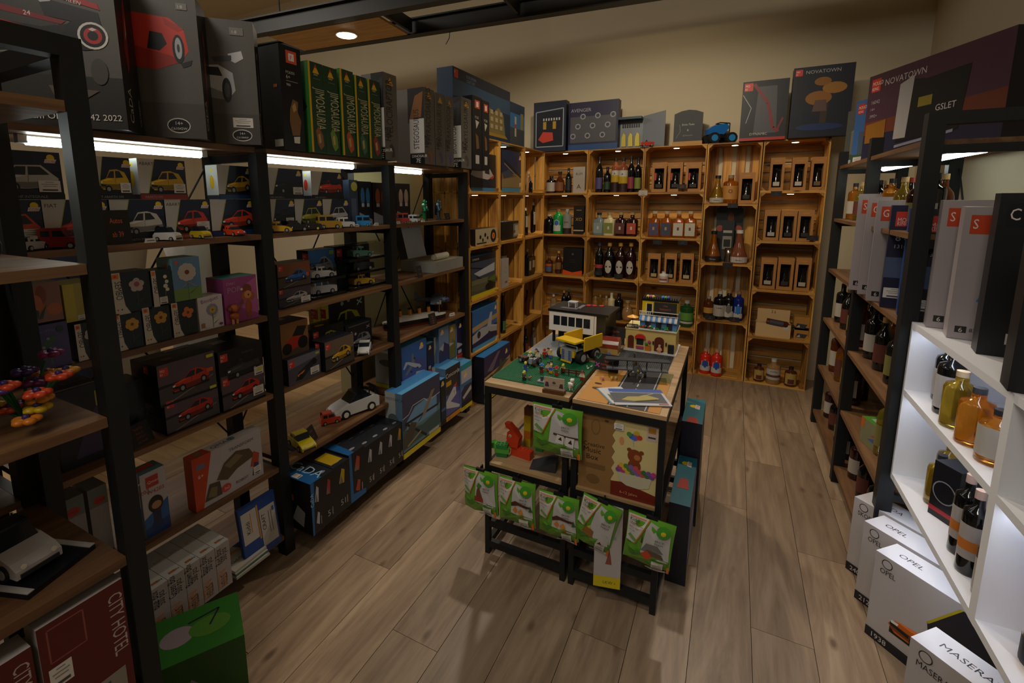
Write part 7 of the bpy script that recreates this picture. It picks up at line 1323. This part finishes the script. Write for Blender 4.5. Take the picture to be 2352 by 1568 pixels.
tb('tall navy tree house box lettered Novatown', 1822, 1962, 150, -.08, .1, {'*': '10131f', 'F': '121726'}, [('mk', .03, .88, .09, 'MO', 'KI'), ('t', 'a8a8ac', 'NOVATOWN', .2, .9, .07), ('p', '3a2c1c', [(.5, .15), (.6, .15), (.62, .5), (.5, .5)]), ('e', '8a5a1c', .45, .55, .22, .1), ('e', '9a6a24', .7, .68, .2, .08), ('e', '8a5a1c', .5, .78, .14, .06), ('p', '5a4440', [(.36, .36), (.6, .36), (.58, .52), (.4, .52)]), ('e', '1d2f5a', .5, .14, .4, .05)])
# right rack: cartons on top
RX = math.radians(-68)
NOV = [('r', '4a2c3c', 0, .3, 1, 1), ('p', '6a3424', [(0, .3), (1, .3), (1, .5), (0, .45)]), ('r', '23243a', 0, 0, 1, .3), ('mk', .03, .8, .15, 'MOULD', 'KING'), ('t', 'c0b8b4', 'NOVATOWN', .15, .84, .1), ('t', 'a8a0a0', '16042', .04, .66, .06), ('t', 'a8a0a0', '14+', .04, .58, .05), ('t', 'a8a0a0', '3992+', .04, .5, .05), ('p', '15161a', [(.3, .16), (.75, .2), (.78, .8), (.5, .78), (.32, .84)]), ('p', 'a8a29e', [(.28, .2), (.38, .2), (.4, .86), (.29, .8)]), ('t', 'c9c4c0', 'GSLET', .58, .42, .09), ('r', '8a7a2c', .45, .5, .55, .6), ('p', '8a5a1c', [(.02, .2), (.2, .2), (.2, .45), (.02, .42)]), ('p', '8a8a9a', [(.3, .1), (.72, .18), (.72, .21), (.3, .13)])]
def rtop(label, u, w, h, d, yb, cols, art, x0): return carton('brick_set_box', label, (x0, yb, 1.7535), RX, w, h, d, cols, {'F': art, 'R': [('r', '17181d', .1, .5, .9, .9)]})
rtop('large purple Novatown building box on the right rack', 0, .80, .44, .10, -1.10, {'*': '15141a', 'F': '3a2638'}, NOV, 2.335)
rtop('blue skyline box behind the large Novatown box', 0, .5, .36, .08, -.82, {'*': '2a4a7a', 'F': '3f6aa8'}, [('mk', .04, .78, .16, 'MOULD', 'KING'), ('r', '4a5a6a', .1, .1, .3, .5), ('r', '3a5a3a', 0, 0, 1, .14), ('st', .04, -.02, .2, .12)], 2.335)
rtop('grey palace box at the far end of the right rack', 0, .45, .34, .08, -.58, {'*': '3a3c3a', 'F': '5a5c58'}, [('p', '8a8c86', [(.1, .6), (.3, .72), (.5, .6)]), ('r', '7a7c76', .12, .2, .18, .6), ('r', '7a7c76', .42, .2, .48, .6), ('st', .1, 0, .2, .1)], 2.335)
# cartons standing on the middle boards, fronts to the camera
WB = [('white', '9d9496', 'b8401f', 'S'), ('white', '9d9496', 'b8401f', 'C'), ('white', '9d9496', 'b8401f', 'G'), ('navy', '1d2038', 'c8392b', 'MOULD'), ('blue', '23407a', 'c8392b', 'MOULD'), ('brown', '2a2428', 'c8392b', 'MOULD'), ('white', '9d9496', 'b8401f', 'S'), ('white', '9d9496', 'b8401f', 'S'), ('black', '17181c', '17181c', 'C'), ('black', '15161a', '15161a', '')]
PS = [(2.275, -1.50, .48), (2.29, -1.62, .465), (2.292, -1.79, .45), (2.312, -1.93, .43), (2.335, -2.08, .42), (2.35, -2.18, .42), (2.358, -2.32, .44), (2.372, -2.46, .42), (2.385, -2.64, .46), (2.33, -2.98, .42)]
for i, ((cn, c, mk_, tx_), (x, y, h)) in enumerate(zip(WB, PS)):
    F = [('r', mk_, .06, .80, .3, .94), ('t', 'd8ccc8', tx_, .08, .84, .06 if len(tx_) > 1 else .1, 0, 'l', .7)]
    if i in (3, 4, 5): F += [('t', 'd8ccc8', 'KING', .08, .81, .05, 0, 'l', .7), ('t', 'c0bcc0', '8+', .08, .66, .09), ('t', 'c0bcc0', '1310', .07, .59, .05), ('r', '4a5a7a', 0, .3, 1, .5), ('p', 'b0aca0', [(.2, .2), (.32, .36), (.4, .24)]), ('st', .02, .1, .3, .1)]
    elif cn == 'white': F += [('r', '23201f', .06, .05, .16, .1), ('t', 'c9c4c2', '6', .09, .055, .05), ('t', '3a3638', '8307', .18, .06, .04), ('p', ['c8641f', '8a8a90', '8a8a90', '', '', '', 'b8a81e', '2f7ab0'][i] or '8a8a90', [(.2, .3), (.3, .46), (.36, .4), (.34, .26)])]
    else: F += [('t', 'b9b4b0', '8+' if i == 9 else '14+', .16, .08, .1), ('p', '1f5ab0', [(.3, .4), (.9, .66), (.95, .5), (.4, .34)])]
    carton('brick_set_box', '%s carton of the fanned row on the right, number %s from the back' % (cn, ['one', 'two', 'three', 'four', 'five', 'six', 'seven', 'eight', 'nine', 'ten'][i]), (x, y, 1.1015 if y < -2.25 else 1.089), math.radians(-10), .27, h, .075, {'*': c, 'F': c}, {'F': F})
# car cartons on the floor under the white unit
for i, (y, br, ac, nb) in enumerate(((-2.174, 'SKODA', '2f8a6a', '2409'), (-2.345, 'OPEL', 'b8a81e', '2125'), (-2.52, 'OPEL', 'b8a81e', '1938'), (-2.90, 'MASERATI', '8a8a90', '2210'))):
    carton('model_car_carton', 'white model car carton lettered %s on the floor, %s from the back' % (br.title(), ['first', 'second', 'third', 'nearest'][i]), (2.257, y, .0005), math.radians(-45), .40, .33, .105, {'*': 'c0bcbc', 'F': 'b8b2b0', 'T': 'c9c8cc'}, {'F': [('p', '23242c', [(.3, 0), (1, 0), (1, .95), (.62, .95), (.42, .6), (.46, .3)]), ('p', ac, [(.6, .95), (.62, .95), (.43, .6), (.41, .6)]), ('car', ['6a6a70', 'b8a01e', 'c8641f', '8a8a90'][i], 'sport', .16, .2, .95, .58), ('t', '26262a', br, .05, .8, .08, 0, 'l', .8), ('ring', '26262a', .1, .92, .05, .84, 'b8b2b0'), ('r', '1b1c24', 0, 0, 1, .11), ('t', 'c9c6c4', nb, .04, .025, .08)], 'T': [('t', '26262a', br, .1, .4, .3), ('p', ac, [(.6, 0), (.64, 0), (.78, 1), (.74, 1)]), ('p', '23242c', [(.64, 0), (1, 0), (1, 1), (.78, 1)])]})
# bottles in the white unit and on the right rack
def rb(label, x, y, z, h, r, kind, gl, cap, bands=(), txt=None, rz=-PI/2+.6): return bottle(label, x, y, z, h, r, kind, gl, cap, bands, txt, rz)
for i, (x, y, z, h, r, kd, gl, cp, bd, nm) in enumerate(((2.43, -2.33, .8455, .21, .034, 'flask', 'dark', '4a4a4c', [(.1, .55, 'a8a29c')], 'dark liqueur bottle with a grey cap'), (2.40, -2.46, .8455, .22, .036, 'flask', 'dark', '17181a', [(.1, .6, 'b5b2b4')], 'dark liqueur bottle with a white label'), (2.39, -2.57, .8455, .18, .04, 'flask', 'olive', 'c0aa8a', [], 'clear bottle of golden liqueur'), (2.39, -2.69, .8455, .17, .04, 'flask', 'amber', '3a3c40', [], 'amber liqueur bottle with a black cap'), (2.40, -2.80, .8455, .15, .042, 'flask', 'amber', '2a2a2c', [(.15, .7, 'b0aaa0')], 'amber bottle with a flower label'), (2.42, -2.90, .8455, .14, .038, 'flask', 'white', '6a7a7c', [(.1, .7, 'a8a29e')], 'white jar with a grey green lid'),
    (2.47, -2.34, .5055, .20, .036, 'flask', 'olive', 'a8763a', [], 'golden bottle with a wooden stopper'), (2.42, -2.43, .5055, .18, .034, 'flask', 'olive', '2a2c30', [], 'golden bottle with a dark cap'), (2.40, -2.70, .5055, .25, .03, 'flask', 'dark', 'b89a8a', [(.2, .6, 'a8a09c'), (.3, .42, 'c07028')], 'tall dark bottle with an orange seal, left'), (2.39, -2.79, .5055, .25, .03, 'flask', 'dark', 'b89a8a', [(.2, .6, 'a8a09c'), (.3, .42, 'c07028')], 'tall dark bottle with an orange seal, right'), (2.40, -2.89, .5055, .18, .036, 'flask', 'darkred', '2a2224', [(.1, .6, 'a8a09c')], 'cherry bottle with a white label'), (2.42, -3.12, .5055, .2, .05, 'jug', 'amber', '2a1a10', [(.1, .4, '2a3038')], 'round amber bottle in the nearest compartment'))):
    rb(nm+' in the white shelf unit', x, y, z, h, r, kd, gl, cp, bd)
carton('gift_box', 'black gift carton with a red foot in the white shelf unit', (2.38, -2.50, .5055), math.radians(-60), .085, .19, .085, {'*': '15161a', 'T': '26282c'}, {'F': [('r', 'a82430', 0, .1, 1, .18), ('ring', '8a8c90', .5, .5, .2, .9, '15161a')]})
k = 0
for lv, z in enumerate((1.419, .756, .423, .101)):
    for bay, ya in enumerate((-1.37, -2.17)):
        for j in range(7):
            y = ya+.06+j*.095; k += 1; gl = ['dark', 'brown', 'darkred', 'dark', 'olive', 'dark', 'amber'][(j+lv) % 7]
            if lv == 2 and bay == 1 and j > 2: continue
            rb('%s bottle, place %s on %s board, %s bay, right rack' % ({'dark': 'black', 'brown': 'brown', 'darkred': 'dark red', 'olive': 'golden', 'amber': 'amber'}[gl], ['one', 'two', 'three', 'four', 'five', 'six', 'seven'][j], ['the upper', 'the middle', 'the lower', 'the lowest'][lv], ['far', 'near'][bay]), 2.39+.05*(j % 2), y, z+.0005, .22+.03*((j*3+lv) % 3), .034, ['flask', 'wine', 'std'][j % 3], gl, ['17181a', 'a88a5a', '8a2a24'][j % 3], [(.15, .5, ['a8a096', '5a2c24', '77703a'][j % 3])])
carton('toy_box', 'green craft box with a farm picture on the lower board of the right rack', (2.33, -1.80, .4235), math.radians(-75), .20, .12, .11, {'*': '8a6a3a', 'F': '7a7a5a', 'T': '4a8a2c', 'R': '8a6238'}, {'F': [('p', 'b8641f', [(0, .6), (.12, .6), (.14, 1), (0, 1)]), ('p', '3a5a9a', [(.3, .3), (.6, .5), (.7, .3)]), ('p', 'a83a2c', [(.4, .5), (.7, .7), (.75, .55)]), ('st', .7, .1, .2, .3)], 'T': [('r', 'a8aab0', .15, .2, .85, .8), ('p', '5a4a7a', [(.3, .3), (.7, .4), (.6, .7)])]})
# ---------------------------------------------------------------- things on the nearest rack
t = thing('flower_bouquet', 'brick flower bouquet in orange, purple and yellow on the nearest rack', 'toy flowers', (.43, -4.10, NZ[2]+.001), 0)
rnd = random.Random(2)
for i in range(16):
    c = ['c8761c', 'c8451f', '6a1f5a', 'c9a81c', '4a2a72', 'c8451f', '8a2a6a', 'd08a1c'][i % 8]; a = rnd.uniform(0, 6.28); r = rnd.uniform(.02, .085); hz = rnd.uniform(.03, .13)
    e = (r*math.cos(a), r*math.sin(a)*1.1, hz); G().cyl((0, 0, .004), (e[0]*.8, e[1]*.8, hz*.9), .003, None, 6, mat('1f5a34', .5)).build('stem', t)
    g = G()
    for q in range(5): w_ = q*2*PI/5; g.ball((e[0]+.014*math.cos(w_), e[1]+.014*math.sin(w_), e[2]), .012, mat(c, .35), 8, 5, (1, 1, .6))
    g.ball((e[0], e[1], e[2]+.006), .007, mat('3a2a6a', .4), 8, 5); stuff(g.build('blossom', t))
t = thing('race_car_base', 'black display base with white track lines on the nearest rack', 'display base', (.36, -4.14, NZ[3]+.0005), math.radians(20)); G().box(-.13, -.075, 0, .13, .075, .012, mat('10141a', .3)).build('base', t)
for s in (-1, 1): G().box(-.13, s*.068-.007, .0121, .13, s*.068+.007, .014, mat('a8a5a2', .5)).build('track_line', t)
car3d('white brick racing car with black stripes on the display base', (.36, -4.14, NZ[3]+.0130), math.radians(10), .19, 'b9b4b4', 'sport', roof='1b1c1e', W=.085)
t = thing('motorbike_model', 'black brick motorbike on the nearest rack', 'toy motorbike', (.40, -4.19, NZ[1]+.0005), math.radians(70))
for x in (-.06, .06): G().cyl((x, -.012, .04), (x, .012, .04), .04, None, 18, mat('0e0f10', .6)).build('wheel', t)
G().prism([(-.06, .05), (.05, .05), (.065, .1), (.01, .09), (-.06, .105)], -.016, .016, 'y', mat('15171a', .4)).build('body', t); G().cyl((.05, -.04, .115), (.05, .04, .115), .004, None, 8, GB).build('handlebar', t)
CH = [('r', '5a1a14', 0, 0, 1, 1), ('line', '8a4a44', [(.1, .7), (.1, .95), (.5, .95), (.5, .7), (.1, .7)], .01), ('t', 'b8a8a4', 'CITY HOTEL', .8, .92, .13, -90, 'l', .7), ('st', .06, .5, .25, .16), ('r', '8a8478', .2, .05, .9, .3), ('r', '3a4a6a', .5, .1, .7, .26), ('r', '8a6a2c', .25, .1, .45, .24)]
for i, (y, z_) in enumerate(((-4.175, .305), (-4.34, .28))): carton('brick_set_box', 'red City Hotel box on the nearest rack, %s' % ['farther from the camera', 'nearer the camera'][i], (.548, y, NZ[4]+.001), PI/2, .155, z_, .06, {'*': 'a39d9c', 'F': '5a1a14', 'T': 'a8a3a4'}, {'F': CH})
carton('brick_set_box', 'green toy box with a grey animal on the floor beside the nearest rack', (.30, -3.94, .0005), math.radians(60), .30, .19, .2, {'*': '23501c', 'T': '2a6a22'}, {'F': [('p', '7a7a7a', [(.3, .2), (.5, .6), (.7, .2)])], 'T': [('e', '8a7f86', .4, .5, .16, .2), ('e', '4a7a2c', .7, .5, .2, .2), ('line', '22222c', [(.5, .7), (.8, .8), (.7, .5)], .03)]})
# ---------------------------------------------------------------- the shop beyond the open rack
for i, (x, y, c, h) in enumerate(((-1.6, -3.3, '23283c', 1.5), (-1.7, -2.9, '8a7a62', 1.45), (-1.6, -2.5, 'a8a49a', 1.4), (-1.8, -3.8, '3a2c3a', 1.5), (-1.7, -4.3, '2a3448', 1.5))):
    t = thing('garment', ['dark blue coat', 'beige coat', 'pale dress', 'plum dress', 'navy coat'][i]+' hanging beyond the left rack', 'clothes', (x, y, 0), 0)
    G().lathe([(.16, .45), (.17, .7), (.13, 1.1), (.17, h-.12), (.06, h-.03), (.02, h)], 14, mat(c, .9)).build('cloth', t); G().cyl((0, 0, 0), (0, 0, .46), .015, None, 8, BLK).build('stand', t); G().cyl((0, 0, 0), (0, 0, .015), .14, None, 16, BLK).build('foot', t)
